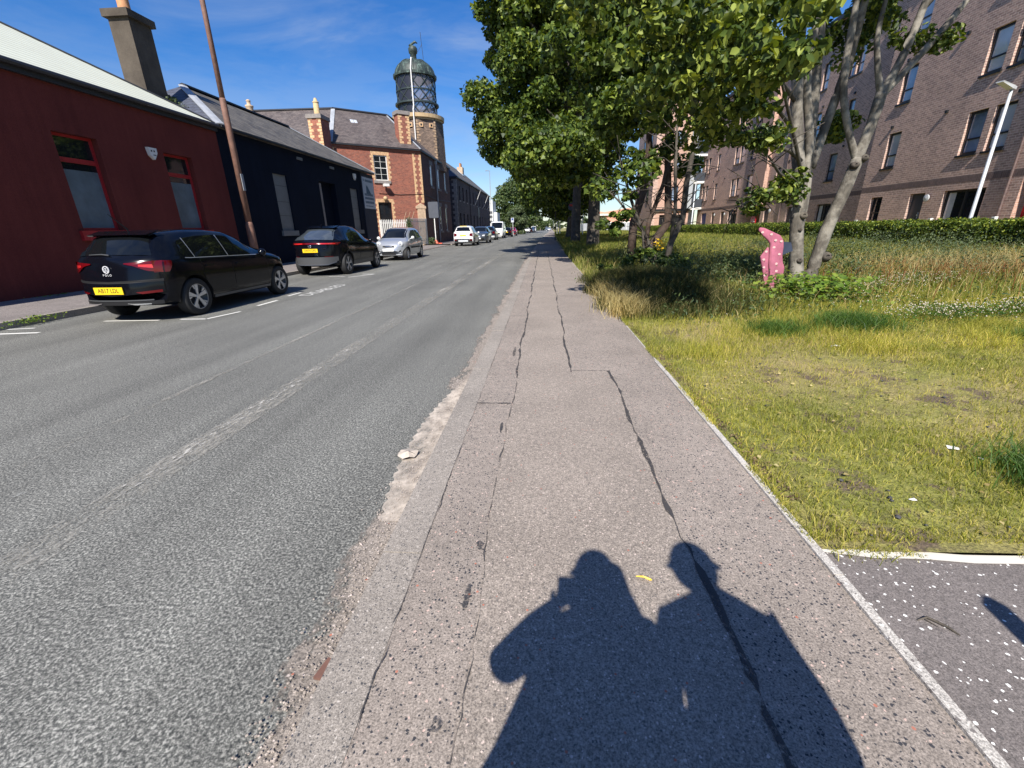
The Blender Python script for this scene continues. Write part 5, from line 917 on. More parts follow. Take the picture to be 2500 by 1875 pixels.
crown([((4.55, 9.1, 2.15), (.32, .25, .2), 1.4), ((3.9, 9, 1.95), (.4, .3, .2), 1), ((5.75, 10.2, 3.3), (.3, .3, .3), 1.3), ((6.2, 10.6, 4.9), (.7, .5, .5), 2.2), ((6.9, 9.8, 4.6), (.45, .3, .25), 1), ((5.7, 10.0, 5.0), (.9, .6, .4), 1.2), ((7.2, 9.6, 6.0), (.8, .5, .5), 1)], 80, .2, 3600, .10, 'leaf_near', T, 'oval', name='outer_sprays', shell=.2)
crown([((8.55, 9.0, 6.75), (.5, .3, .16), 1)], 14, .15, 420, .09, 'leaf_near', T, 'oval', name='outer_sprays', shell=.2)
mb = MB(); mb.tube([(7.7, 9.7, 5.8), (8.1, 9.4, 7.2), (8.4, 9.1, 7.1), (8.6, 9.0, 6.8)], [.04, .03, .015, .006], 6); mb.build('branches', 'bark_dark', T, smooth=True)
for y_, lb in ((25.6, 'small white post top behind the hedge, farthest from the lamp post'), (20.9, 'small white post top behind the hedge, in front of the grey door'), (18.1, 'small white post top beside the foot of the white lamp post')):
    mb = MB(); mb.box(16.6, 16.72, y_, y_ + .12, .4, 1.58); mb.build('garden_post', 'white', None, label=lb, category='post', group='small white garden posts')
# ------------------------------------------------------------------ hedge
T = thing('clipped_hedge', 'long low clipped green hedge in front of the apartment block', 'hedge', (14.6, 40, .4))
mb = MB(); mb.box(14.12, 15.3, 9.5, 75, .3, 1.30); mb.build('branch_core', 'bark_dark', T)
n = 90000; yv = 9.5 + 65 * npr.random(n) ** 1.7; side = npr.random(n); hv = npr.random(n)
Xh = np.where(side < .55, 14.0 + .0 * hv, 14.0 + 1.4 * hv); Zh = np.where(side < .55, .42 + .97 * hv, 1.40); und = .05 * np.sin(yv * 2.3) + .04 * np.sin(yv * 5.1 + hv * 3)
P = np.stack([Xh + npr.normal(0, .05, n) + und * (side < .55), yv, Zh + npr.normal(0, .035, n) + und * (side >= .55)], 1); Nn = np.where((side < .55)[:, None], [-1., 0, .3], [0, 0, 1.]) + unit(n) * .8
leaves('foliage', P, Nn, .075, 'leaf_hedge', T, 'oval', .7)
# ------------------------------------------------------------------ grass
def mask_noise(x, y, s, seed=0): return .5 + .25 * np.sin(x * s + seed) * np.cos(y * s * .8 + seed * 2) + .25 * np.sin((x + y) * s * .53 + seed * 3) * np.cos((x - y) * s * .41 + 1)
def blades(name, P, h, w, mat, lean=.4, segs=2, **tg):
    n = len(P); a = npr.uniform(0, 2 * np.pi, n); d = np.stack([np.cos(a), np.sin(a), 0 * a], 1); l = npr.uniform(0, 2 * np.pi, n); ld = np.stack([np.cos(l), np.sin(l), 0 * l], 1) * (h * lean * npr.uniform(.2, 1.3, n))[:, None]
    up = np.array([0, 0, 1.0]) * h[:, None]
    b0, b1 = P - d * w[:, None] / 2, P + d * w[:, None] / 2; m = P + up * .6 + ld * .3; m0, m1 = m - d * w[:, None] * .38, m + d * w[:, None] * .38; tip = P + up * .95 + ld
    V = np.stack([b0, b1, m1, m0, tip], 1).reshape(-1, 3); i = np.arange(n)[:, None] * 5
    F = np.concatenate([i + [0, 1, 2], i + [0, 2, 3], i + [3, 2, 4]]); return npmesh(name, V, F, mat, **tg)
def scat(n, x0, x1, y0, y1, py=1.0):
    x = npr.uniform(x0, x1, n); y = y0 + (y1 - y0) * npr.random(n) ** py; return x, y
# short turf near
x, y = scat(260000, 1.25, 8.5, 1.72, 9.5, 1.3); k = (npr.random(len(x)) < .34 + .66 * np.clip((mask_noise(x, y, 2.3, 1) - .38) * 4, 0, 1)) & ((x > 1.32 + .05 * np.sin(y * 7)) | (npr.random(len(x)) < .12)); x, y = x[k], y[k]
P = np.stack([x, y, gz(x, y) - .004], 1); h = npr.uniform(.012, .06, len(x)) * (.5 + mask_noise(x, y, 4.1, 3)) * (1 + 1.0 * (y > 4.6)); blades('short_grass', P, h, npr.uniform(.002, .005, len(x)), 'grass_short', .9, label='short trodden yellow-green grass beside the footway', category='grass', kind='stuff')
x, y = scat(110000, 1.25, 9, 1.72, 8.5, 1.1); k = npr.random(len(x)) < np.clip((mask_noise(x, y, 1.7, 4) - .5) * 4, .05, 1); x, y = x[k], y[k]
P = np.stack([x, y, gz(x, y)], 1); blades('dry_thatch', P, npr.uniform(.004, .02, len(x)), npr.uniform(.002, .004, len(x)), 'grass_dry', 2.6, label='dry straw and thatch lying in the short grass', category='straw', kind='stuff')
x = npr.uniform(1.3, 9, 5200); y = 1.66 + npr.normal(0, .028, 5200); k = mask_noise(x, y * 0, 6.1, 2) > .42; x, y = x[k], y[k]; P = np.stack([x, y, 0 * x + .098], 1); blades('edge_grass', P, npr.uniform(.012, .045, len(x)), npr.uniform(.002, .005, len(x)), 'grass_short', 1.2, label='grass creeping over the white edge line of the side footway', category='grass', kind='stuff')
x = 1.27 + np.abs(npr.normal(0, .02, 5000)); x[:2500] -= .03; y = npr.uniform(1.7, 9, 5000); k = mask_noise(x * 0, y, 5.3, 2) > .5; x, y = x[k], y[k]; P = np.stack([x, y, 0 * x + .108], 1); blades('edge_grass', P, npr.uniform(.012, .05, len(x)), npr.uniform(.002, .005, len(x)), 'grass_short', 1.2, label='grass creeping over the pale edging stones of the footway', category='grass', kind='stuff')
# taller meadow
def tall_mask(x, y): return (y > 6.0 + .7 * np.sin(x * 1.1) + np.clip(3.2 - x, 0, 2) * .35) 
x, y = scat(150000, 1.25, 14, 4.6, 26, 1.5); k = tall_mask(x, y) & (npr.random(len(x)) < .35 + .65 * mask_noise(x, y, 1.2, 7)); k &= ~((x < 2.6) & (y > 13.5) & (y < 21) & (npr.random(len(x)) < .6)); x, y = x[k], y[k]
edge = np.clip((y - 5.2) / 3, .25, 1); P = np.stack([x, y, gz(x, y) - .01], 1); h = npr.uniform(.08, .26, len(x)) * (1 + 1.3 * np.clip((y - 8.5) / 5, 0, 1) * mask_noise(x, y, 1.9, 6)) * edge * (.6 + .8 * mask_noise(x, y, .9, 2)); blades('tall_grass', P, h, npr.uniform(.004, .009, len(x)) * (1 + y / 16), 'grass_tall', .55, label='knee-high yellow-green meadow grass under the trees', category='grass', kind='stuff')
x, y = scat(12000, 1.3, 14, 4.6, 24, 1.4); k = tall_mask(x, y) & (npr.random(len(x)) < mask_noise(x, y, 1.6, 9)); x, y = x[k], y[k]
P = np.stack([x, y, gz(x, y)], 1); h = npr.uniform(.2, .5, len(x)) * np.clip((y - 4.6) / 4, .4, 1); blades('seed_grass', P, h, npr.uniform(.003, .006, len(x)) * (1 + y / 14), 'grass_dry', .6, label='dry straw-coloured seed stalks in the meadow', category='grass', kind='stuff')
x, y = scat(90000, 1.4, 14, 24, 115, 1.5); x = x + np.interp(y, _oy, _ox); P = np.stack([x, y, gz(x, y)], 1); h = npr.uniform(.2, .55, len(x)); blades('far_meadow', P, h, npr.uniform(.015, .035, len(x)) * (1 + y / 60), 'grass_tall', .5, label='rough meadow running on beneath the big trees', category='grass', kind='stuff')
# dark rank grass bulging over the footway at the foot of the slender tree
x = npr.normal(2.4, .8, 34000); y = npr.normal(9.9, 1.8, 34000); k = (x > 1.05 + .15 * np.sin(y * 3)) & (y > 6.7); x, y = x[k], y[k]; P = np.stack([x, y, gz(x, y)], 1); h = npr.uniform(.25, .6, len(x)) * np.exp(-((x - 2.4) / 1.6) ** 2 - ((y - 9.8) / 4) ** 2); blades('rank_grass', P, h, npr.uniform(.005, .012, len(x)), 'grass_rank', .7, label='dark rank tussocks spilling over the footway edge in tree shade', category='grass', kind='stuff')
x = npr.normal(1.45, .2, 1800); y = npr.uniform(6.9, 9.6, 1800); P = np.stack([x, y, gz(x, y)], 1); blades('seed_grass', P, npr.uniform(.2, .45, len(x)), npr.uniform(.004, .008, len(x)), 'grass_dry', 1.0, label='arching straw seed heads leaning over the footway edge', category='grass', kind='stuff')
# ragged weed clumps of mixed height across the meadow
cs = [(npr.uniform(2.0, 12), npr.uniform(6.3, 17)) for _ in range(170)]
Pw = []; 
for cx_, cy_ in cs: k_ = 90; rr_ = npr.uniform(.12, .4); q_ = np.stack([npr.normal(cx_, rr_, k_), npr.normal(cy_, rr_, k_), npr.random(k_) ** 1.2 * npr.uniform(.12, .5)], 1); Pw.append(q_)
Pw = np.concatenate(Pw); Pw[:, 2] += gz(Pw[:, 0], Pw[:, 1]); leaves('meadow_weeds', Pw, unit(len(Pw)) + [0, -.2, .5], .055, 'leaf_dark', None, 'oval', .35, label='leafy dark weeds mixed through the meadow grass', category='weeds', kind='stuff')
cs = [(npr.uniform(2.6, 13.6), 9.5 + 12 * npr.random() ** 1.2) for _ in range(330)]
Pw = []
for cx_, cy_ in cs: k_ = 100; rr_ = npr.uniform(.12, .38); Pw.append(np.stack([npr.normal(cx_, rr_, k_), npr.normal(cy_, rr_, k_), npr.random(k_) ** 1.1 * npr.uniform(.3, .85)], 1))
Pw = np.concatenate(Pw); Pw[:, 2] += gz(Pw[:, 0], Pw[:, 1]); leaves('tall_weeds', Pw, unit(len(Pw)) + [0, -.2, .5], .06, 'leaf_grey', None, 'oval', .3, label='waist-high grey-green weeds crowding in front of the hedge', category='weeds', kind='stuff')
# separate green tussocks
for i, (cx, cy, r_, hh, nn_, mat_, lb) in enumerate(((2.95, 2.15, .34, .20, 2600, 'grass_dark', 'thick green tussock at the right edge of the near grass'), (4.1, 5.9, .42, .22, 2400, 'grass_dark', 'dark green tussock in front of the grey-barked tree'), (5.6, 5.0, .3, .16, 1200, 'grass_dark', 'small dark tussock right of the bare trodden patch'), (3.1, 5.8, .35, .18, 1400, 'grass_dark', 'low green tussock beside the footway bend'), (4.9, 3.75, .25, .10, 700, 'grass_dark', 'low dark tuft at the right of the trodden grass'))):
    x = npr.normal(cx, r_ * .5, nn_); y = npr.normal(cy, r_ * .5, nn_); P = np.stack([x, y, gz(x, y)], 1); blades('grass_tussock', P, npr.uniform(.4, 1, nn_) * hh, npr.uniform(.004, .008, nn_), mat_, 1.0, label=lb, category='tussock', group='green tussocks')
# sorrel, ragwort, thistle patches
x = npr.normal(8.8, 1.6, 1300); y = npr.normal(9.8, .9, 1300); P = np.stack([x, y, gz(x, y)], 1); blades('sorrel_stems', P, npr.uniform(.2, .55, len(x)), npr.uniform(.006, .012, len(x)), 'sorrel', .4, label='patch of rusty brown sorrel before the hedge', category='wild plants', kind='stuff')
x = npr.normal(10.5, 2.2, 3800); y = npr.normal(11.6, 1.2, 3800); P = np.stack([x, y, gz(x, y)], 1); blades('pale_hedge_grass', P, npr.uniform(.25, .6, len(x)), npr.uniform(.006, .012, len(x)), 'grass_dry', .5, label='pale pinkish seed grass along the foot of the hedge', category='grass', kind='stuff')
for cx, cy, sx_, n_ in ((11.3, 8.6, 1.2, 5000), (6.5, 11.6, 2.2, 4200), (4.8, 12.5, 2.2, 4200)):
    P = np.stack([npr.normal(cx, sx_ * .5, n_), npr.normal(cy, .9, n_), 0 * npr.random(n_)], 1); P[:, 2] = gz(P[:, 0], P[:, 1]) + npr.random(n_) ** 1.3 * .75 * mask_noise(P[:, 0], P[:, 1], 3.7, 5) ** 1.5; lb = {11.3: 'dense dark green weeds at the right edge before the hedge', 6.5: 'dark leafy weeds behind the grey-barked tree', 4.8: 'dark leafy weeds between the slender tree and the pink blanket'}[cx]
    leaves('weed_thicket', P, unit(n_) + [0, -.3, .6], .085, 'leaf_dark', None, 'oval', .4, label=lb, category='weeds', kind='stuff')
# white clover
xs_, ys_ = [], []
for cx, cy, sx_, sy_, n_ in ((5.7, 6.3, .45, .12, 260), (6.9, 6.5, .5, .12, 260), (7.9, 6.2, .5, .2, 260), (5.0, 6.0, .3, .1, 80), (7.5, 9.3, .6, .22, 380), (6.3, 8.8, .5, .16, 220), (5.8, 8.0, 1.2, .6, 120), (7, 6.5, 1.3, .4, 150)): xs_.append(npr.normal(cx, sx_, n_)); ys_.append(npr.normal(cy, sy_, n_))
x, y = np.concatenate(xs_), np.concatenate(ys_); P = np.stack([x, y, gz(x, y) + npr.uniform(.10, .24, len(x))], 1); s_ = npr.uniform(.005, .013, len(x)); oc2 = np.array([(1, 0, 0), (0, 1, 0), (-1, 0, 0), (0, -1, 0), (0, 0, 1), (0, 0, -1)]); of2 = np.array([(0, 1, 4), (1, 2, 4), (2, 3, 4), (3, 0, 4), (1, 0, 5), (2, 1, 5), (3, 2, 5), (0, 3, 5)])
npmesh('clover_flowers', (P[:, None] + oc2[None] * s_[:, None, None]).reshape(-1, 3), (np.arange(len(P))[:, None, None] * 6 + of2[None]).reshape(-1, 3), 'clover', kind='stuff', label='drifts of small white clover flowers in the meadow', category='flowers')
n_ = 9000; k = npr.choice(len(P), n_); Q = P[k] + npr.normal(0, .08, (n_, 3)) * [1, 1, .3]; Q[:, 2] -= .05; leaves('clover_leaves', Q, unit(n_) * .5 + [0, 0, 1], .03, 'grass_dark', None, 'd', kind='stuff', label='low clover leaves around the white flowers', category='clover')
# bramble at the tree foot
n_ = 750; P = np.stack([npr.normal(4.85, .42, n_), npr.normal(8.1, .35, n_), .2 + npr.random(n_) ** .8 * .42], 1); leaves('bramble_bush', P, unit(n_) * .5 + [0, -.2, 1], .085, 'leaf_bramble', None, 'oval', .9, label='bright green bramble shoots at the foot of the grey-barked tree', category='bush')
n_ = 120; P = np.stack([npr.normal(3.75, .1, n_), npr.normal(14.6, .2, n_), .75 + npr.random(n_) * .35], 1); leaves('ragwort_flowers', P, unit(n_) + [0, 0, 1], .06, 'plate_y', None, 'd', label='small yellow ragwort flowers behind the slender stems', category='flowers')
# weeds at kerbs and wall foot
for cx, cy, n_, lb in ((-9.3, 7.2, 160, 'small green weed growing out of the far kerb'), (-12.3, 10.2, 130, 'small weed at the foot of the red wall')):
    P = np.stack([npr.normal(cx, .06, n_), npr.normal(cy, .25, n_), .05 + npr.random(n_) * .1], 1); leaves('kerb_weed', P, unit(n_) + [0, 0, 1], .04, 'leaf_bramble', None, 'd', label=lb, category='weed')
# ------------------------------------------------------------------ small loose things
def fabric():
    T = thing('dotted_blanket', 'pink blanket with cream dots, folded and hanging against the grey trunk', 'blanket', (4.75, 9.2, .15))
    def slab(pts, y0, th, nm, seed):
        m = bpy.data.meshes.new(nm); import bmesh
        bm = bmesh.new(); vs = [bm.verts.new((x, y0 - .02 * math.sin(z * 6 + seed), z)) for x, z in pts]; f = bm.faces.new(vs); r = bmesh.ops.extrude_face_region(bm, geom=[f]); bmesh.ops.translate(bm, verts=[e for e in r['geom'] if isinstance(e, bmesh.types.BMVert)], vec=(0, th, 0)); bmesh.ops.recalc_face_normals(bm, faces=bm.faces)
        bmesh.ops.bevel(bm, geom=[e for e in bm.edges], offset=.022, segments=3, profile=.5, affect='EDGES'); bm.to_mesh(m); bm.free(); m.transform(Matrix.Translation((-4.75, -9.2, -.15))); m.materials.append(M['pink'])
        o = bpy.data.objects.new(nm, m); COL.objects.link(o); o.parent = T; ORG[o.name] = ORG[T.name]; autosmooth(o, 50); return o
    a = slab([(4.14, 1.37), (4.15, 1.43), (4.24, 1.42), (4.4, 1.35), (4.56, 1.28), (4.64, 1.18), (4.67, 1.06), (4.68, .92), (4.72, .77), (4.77, .67), (4.76, .55), (4.72, .41), (4.68, .32), (4.63, .20), (4.53, .20), (4.49, .35), (4.505, .47), (4.50, .58), (4.46, .73), (4.43, .92), (4.4, 1.12), (4.34, 1.19), (4.24, 1.27)][::-1], 9.06, .05, 'front_fold', 0)
    b = slab([(4.28, .88), (4.32, .95), (4.4, 1.07), (4.50, .92), (4.56, .53), (4.52, .35), (4.47, .32), (4.41, .53), (4.35, .7)], 9.12, .05, 'rear_fold', 2)
    for o, y0, dots in ((a, 9.06, [(4.21, 1.34), (4.38, 1.30), (4.48, 1.19), (4.59, 1.17), (4.48, 1.06), (4.61, .93), (4.59, .75), (4.61, .61), (4.55, .47), (4.66, .42), (4.57, .30)]), (b, 9.12, [(4.37, .98), (4.35, .83), (4.39, .68), (4.44, .52)])):
        mb = MB()
        for x, z in dots: yy_ = y0 - .02 * math.sin(z * 6 + (0 if o is a else 2)) - .006; mb.poly([(x +   .027 * math.cos(t_ * .628) * 1.0, yy_, z + .022 * math.sin(t_ * .628)) for t_ in range(10)])
        mb.build('dots', 'pinkdot', o)
    mb = MB(); mb.prism([(4.64, 9.10, 1.16), (4.86, 9.2, 1.14), (4.92, 9.2, .98), (4.66, 9.10, .9)], (0, .05, 0)); mb.build('dark_lining', 'cloth_blue', T)
fabric()
def flat_scrap(nm, pts, th, mat, label, cat, group=None): mb = MB(); mb.prism(pts, (0, 0, th)); mb.build(nm, mat, None, label=label, category=cat, **({'group': group} if group else {}))
flat_scrap('tile_fragment', [(-.800, 1.02, .012), (-.768, 1.015, .014), (-.752, 1.085, .022), (-.778, 1.09, .02)], .012, 'brown_tile', 'brown broken tile fragment lying in the near gutter', 'tile')
mb = MB(); pc = [(-.93 + .075 * math.cos(a) * rnd.uniform(.8, 1.1), 2.60 + .07 * math.sin(a) * rnd.uniform(.8, 1.1), .02 + rnd.uniform(0, .02)) for a in [i * .628 for i in range(10)]]; 
for i in range(10): mb.poly([pc[i], pc[(i + 1) % 10], (-.93 + rnd.uniform(-.01, .01), 2.6, .055)])
mb.build('crushed_cup', 'pale_card', None, label='crushed pale cardboard lying in the gutter dust', category='litter')
mb = MB(); mb.tube([(.40, 1.455, .112), (.43, 1.45, .116), (.455, 1.44, .112), (.462, 1.438, .111)], [.002, .004, .005, .002], 6); mb.build('fallen_twig', 'plate_y', None, label='tiny yellow twig lying between the two shadows', category='twig')
mb = MB(); mb.tube([(1.40, 1.30, .1), (1.44, 1.31, .106), (1.48, 1.27, .106), (1.50, 1.24, .10)], [.002, .005, .005, .002], 6); mb.tube([(1.43, 1.30, .104), (1.45, 1.27, .103)], [.003, .001], 5); mb.build('fallen_twig', 'bark_dark', None, label='small dark twig lying on the speckled side footway', category='twig')
lit = [(2.62, 2.62, .035, 'litter_white', 'crumpled white paper scrap near the red scrap on the grass'), (2.68, 2.5, .02, 'litter_white', 'thin white scrap just below the crumpled paper'), (2.86, 2.52, .018, 'litter_red', 'small bright red scrap on the bare soil'), (3.35, 5.0, .05, 'litter_white', 'white litter below the pink blanket'), (1.95, 2.05, .02, 'litter_white', 'pale scrap nearest the white edge line'), (2.9, 12.6, .1, 'litter_white', 'white bag lying by the stems of the slender tree')]
for i, (x_, y_, s_, mt_, lb) in enumerate(lit):
    mb = MB(); c_ = (x_, y_, gz(x_, y_) + s_ * .6); rr = [(x_ + s_ * math.cos(a) * rnd.uniform(.7, 1.2), y_ + s_ * math.sin(a) * rnd.uniform(.5, 1), gz(x_, y_) + rnd.uniform(.004, s_ * .5)) for a in [k_ * 1.047 for k_ in range(6)]]
    for k_ in range(6): mb.poly([rr[k_], rr[(k_ + 1) % 6], c_])
    mb.build('paper_scrap', mt_, None, label=lb, category='litter', group='litter on the grass')
n_ = 260; x, y = scat(n_, 1.4, 7, 1.75, 7, 1.2); P = np.stack([x, y, gz(x, y) + .01], 1); s_ = npr.uniform(.006, .02, n_); npmesh('grass_debris', (P[:, None] + oc2[None] * (s_[:, None] * np.array([1, 1, .5]))[:, None]).reshape(-1, 3), (np.arange(n_)[:, None, None] * 6 + of2[None]).reshape(-1, 3), 'pebble', kind='stuff', label='dark stones and crumbs scattered in the short grass', category='debris')
n_ = 700; x, y = scat(n_, 1.35, 7, 1.75, 7, 1.2); P = np.stack([x, y, gz(x, y) + .022], 1); leaves('dead_leaves', P, unit(n_) * .4 + [0, 0, 1], .028, 'grass_dry', None, 'd', label='small dead leaves scattered in the short grass', category='leaves', kind='stuff')
n_ = 900; y = 2 + 4.5 * npr.random(n_); x = 1.30 + np.abs(npr.normal(0, .05, n_)); P = np.stack([x, y, 0 * x + .112], 1); leaves('leaf_litter', P, unit(n_) * .5 + [0, 0, 1], .016, 'litter_brown', None, 'd', label='brown leaf litter gathered along the grass edge', category='leaves', kind='stuff')
# ------------------------------------------------------------------ cars
class Car:
    def __init__(s, name, label, group, x, y, facing, scale, prm, paint):
        s.p = prm; s.sc = scale; s.L = prm['L']; s.paint = paint
        s.T = thing(name, label, 'car' if name != 'parked_van' and name != 'moving_van' else 'van', (x, y, 0.0), 0 if facing > 0 else math.pi, group, local=True)
        s.T.scale = (scale * prm.get('sx', 1.0), scale, scale)
    def itp(s, k, y): a = s.p[k]; return float(np.interp(y, [q[0] for q in a], [q[1] for q in a]))
    def ring(s, y):
        zt, w, zb, zbot = s.itp('top', y), s.itp('w', y), s.itp('belt', y), s.itp('bot', y)
        c = min(1, max(0, (zt - zb) / .30)); zbe = min(zb, zt - .04); cabw = s.p['cab']; wr = (w * .90) * (1 - c) + cabw * c
        H = lambda f: zbot + (zbe - zbot) * f
        ze = max(zbe + .01, zt - (.055 if c > .5 else .02)); 
        pts = [(0, zbot), (.80 * w, zbot), (.94 * w, zbot + .04), (.985 * w, H(.28)), (w, H(.52)), (.995 * w, H(.70)), (.985 * w, H(.88)), (.955 * w, zbe)]
        bx = .955 * w; tx_ = max(wr, 0); dz = ze - zbe
        pts += [(bx + (tx_ - bx) * .30, zbe + dz * .33), (bx + (tx_ - bx) * .64, zbe + dz * .68), (tx_, ze), (tx_ - .07, zt - (.015 if c > .5 else .005)), (tx_ * .55, zt + .006), (0, zt + .012)]
        return pts
    def warp(s, v):
        x, y, z = v; w = s.itp('w', max(0, min(s.L, y))); f = min(1, abs(x) / w) ** 3
        return (x, y + s.p.get('rb', .16) * f * max(0, 1 - y / 1.0) - s.p.get('fb', .28) * f * max(0, 1 - (s.L - y) / 1.1), z)
    def xs(s, y, z):
        r = s.ring(y)[2:11]; return float(np.interp(z, [q[1] for q in r], [q[0] for q in r]))
    def body(s, res=1):
        L_ = s.L; st = sorted({0, .01, .03, .06, .09, .13, .18, .25, .33, .42, .5, .6} | {L_ - d for d in (0, .01, .03, .07, .12, .2, .3, .4, .5)} | {round(.6 + i * .1 / res, 3) for i in range(int((L_ - 1.1) / .1 * res))})
        if res < 1: st = st[::2] + [L_]
        mb = MB(); rings = []
        for y in st:
            r = s.ring(y); full = [(x, z) for x, z in r] + [(-x, z) for x, z in r[-2:0:-1]]; rings.append([s.warp((x, y, z)) for x, z in full])
        m = len(rings[0]); mb.v = [v for r in rings for v in r]
        for i in range(len(rings) - 1):
            for k in range(m): mb.f.append((i * m + k, (i + 1) * m + k, (i + 1) * m + (k + 1) % m, i * m + (k + 1) % m))
        mb.f.append(tuple(range(m))); mb.f.append(tuple((len(rings) - 1) * m + k for k in range(m - 1, -1, -1))); mb.mi = [0] * len(mb.f)
        o = mb.build('body', [s.paint, 'plastic'], s.T); wr_ = s.p['wr']
        if res >= 1:
            cut = MB(); 
            for wy in s.p['wy']:
                for sd_ in (-1, 1): cut.lathe((0, wy, wr_), [(0, sd_ * .55), (wr_ + .055, sd_ * .55), (wr_ + .055, sd_ * 1.2), (0, sd_ * 1.2)], 28, 'x')
            co = cut.build('cut', 'plastic'); co.data.materials.clear(); co.data.materials.append(M[s.paint]); co.data.materials.append(M['plastic']); co.data.polygons.foreach_set('material_index', [1] * len(co.data.polygons))
            import bmesh
            bm = bmesh.new(); bm.from_mesh(co.data); bmesh.ops.remove_doubles(bm, verts=bm.verts, dist=1e-5); bmesh.ops.recalc_face_normals(bm, faces=bm.faces); bm.to_mesh(co.data); bm.free()
            bm = bmesh.new(); bm.from_mesh(o.data); bmesh.ops.recalc_face_normals(bm, faces=bm.faces); bm.to_mesh(o.data); bm.free()
            o.parent = None; md = o.modifiers.new('b', 'BOOLEAN'); md.operation = 'DIFFERENCE'; md.object = co; md.solver = 'EXACT'
            bpy.context.view_layer.update(); dg = bpy.context.evaluated_depsgraph_get(); me = bpy.data.meshes.new_from_object(o.evaluated_get(dg)); o.modifiers.clear(); o.data = me; bpy.data.objects.remove(co); o.parent = s.T
        autosmooth(o, 38); s.bo = o; return o
    def side(s, nm, top, bot, mat, eps=.006, sides=(-1, 1), ny=18, nz=5, parent=None, gap=None, thick=None):
        out = []
        for sd_ in sides:
            mb = MB()
            def grid(tp, bt, e, mi):
                mb.cur = mi; ya, yb = max(tp[0][0], bt[0][0]), min(tp[-1][0], bt[-1][0]); vs = []
                for i in range(ny + 1):
                    y = ya + (yb - ya) * i / ny; z1 = float(np.interp(y, [q[0] for q in tp], [q[1] for q in tp])); z0 = float(np.interp(y, [q[0] for q in bt], [q[1] for q in bt])); z1 = max(z1, z0)
                    for j in range(nz + 1): z = z0 + (z1 - z0) * j / nz; vs.append(s.warp((sd_ * (s.xs(y, z) + e), y, z)))
                fs = []
                for i in range(ny):
                    for j in range(nz): a = i * (nz + 1) + j; fs.append((a, a + nz + 1, a + nz + 2, a + 1) if sd_ > 0 else (a, a + 1, a + nz + 2, a + nz + 1))
                mb.add(vs, fs)
            if gap:
                g = gap; grid([(top[0][0] - g, top[0][1] + g)] + [(q[0], q[1] + g) for q in top[1:-1]] + [(top[-1][0] + g, top[-1][1] + g)], [(bot[0][0] - g, bot[0][1] - g)] + [(q[0], q[1] - g) for q in bot[1:-1]] + [(bot[-1][0] + g, bot[-1][1] - g)], .002, 1)
            grid(top, bot, eps, 0); out.append(mb.build(nm, [mat, 'ink'] if gap else mat, parent or s.T, smooth=True))
        return out
    def topp(s, nm, y0, y1, frac, mat, eps=.006, ny=10, nx=12, f2=None, parent=None):
        mb = MB(); vs = []
        for i in range(ny + 1):
            y = y0 + (y1 - y0) * i / ny; r = s.ring(y); xs_ = [q[0] for q in r[:9:-1]][::1]; xt = [q[0] for q in r[10:]][::-1]; zt = [q[1] for q in r[10:]][::-1]; ex = r[10][0] * (frac + ((f2 or frac) - frac) * i / ny)
            for j in range(nx + 1): x = -ex + 2 * ex * j / nx; vs.append(s.warp((x, y, float(np.interp(abs(x), xt, zt)) + eps)))
        fs = [(i * (nx + 1) + j, i * (nx + 1) + j + 1, (i + 1) * (nx + 1) + j + 1, (i + 1) * (nx + 1) + j) for i in range(ny) for j in range(nx)]
        mb.add(vs, fs); return mb.build(nm, mat, parent or s.T, smooth=True)
    def ysurf(s, z, rear=True):
        a = s.p['top']; ys_ = np.linspace(0, .8, 161) if rear else np.linspace(s.L, s.L - 1.2, 241); zz = np.array([s.itp('top', y) for y in ys_]); k = np.argmax(zz >= z); return float(ys_[k]) if zz[k] >= z else float(ys_[-1])
    def face(s, nm, x0, x1, top, bot, mat, rear=True, eps=.006, nx=12, nz=4, parent=None, mirror=False):
        """patch on the front or rear end; top/bot = [(x,z)...]"""
        out = []
        for sd_ in ((1, -1) if mirror else (1,)):
            mb = MB(); vs = []
            for i in range(nx + 1):
                x = x0 + (x1 - x0) * i / nx; z1 = float(np.interp(x, [q[0] for q in top], [q[1] for q in top])); z0 = float(np.interp(x, [q[0] for q in bot], [q[1] for q in bot]))
                for j in range(nz + 1):
                    z = z0 + (z1 - z0) * j / nz; y = s.ysurf(z, rear); v = s.warp((sd_ * x, y, z)); vs.append((v[0], v[1] + (-eps if rear else eps), v[2]))
            fs = [(i * (nz + 1) + j, i * (nz + 1) + j + 1, (i + 1) * (nz + 1) + j + 1, (i + 1) * (nz + 1) + j) for i in range(nx) for j in range(nz)]
            mb.add(vs, fs); out.append(mb.build(nm, mat, parent or s.T, smooth=True))
        return out
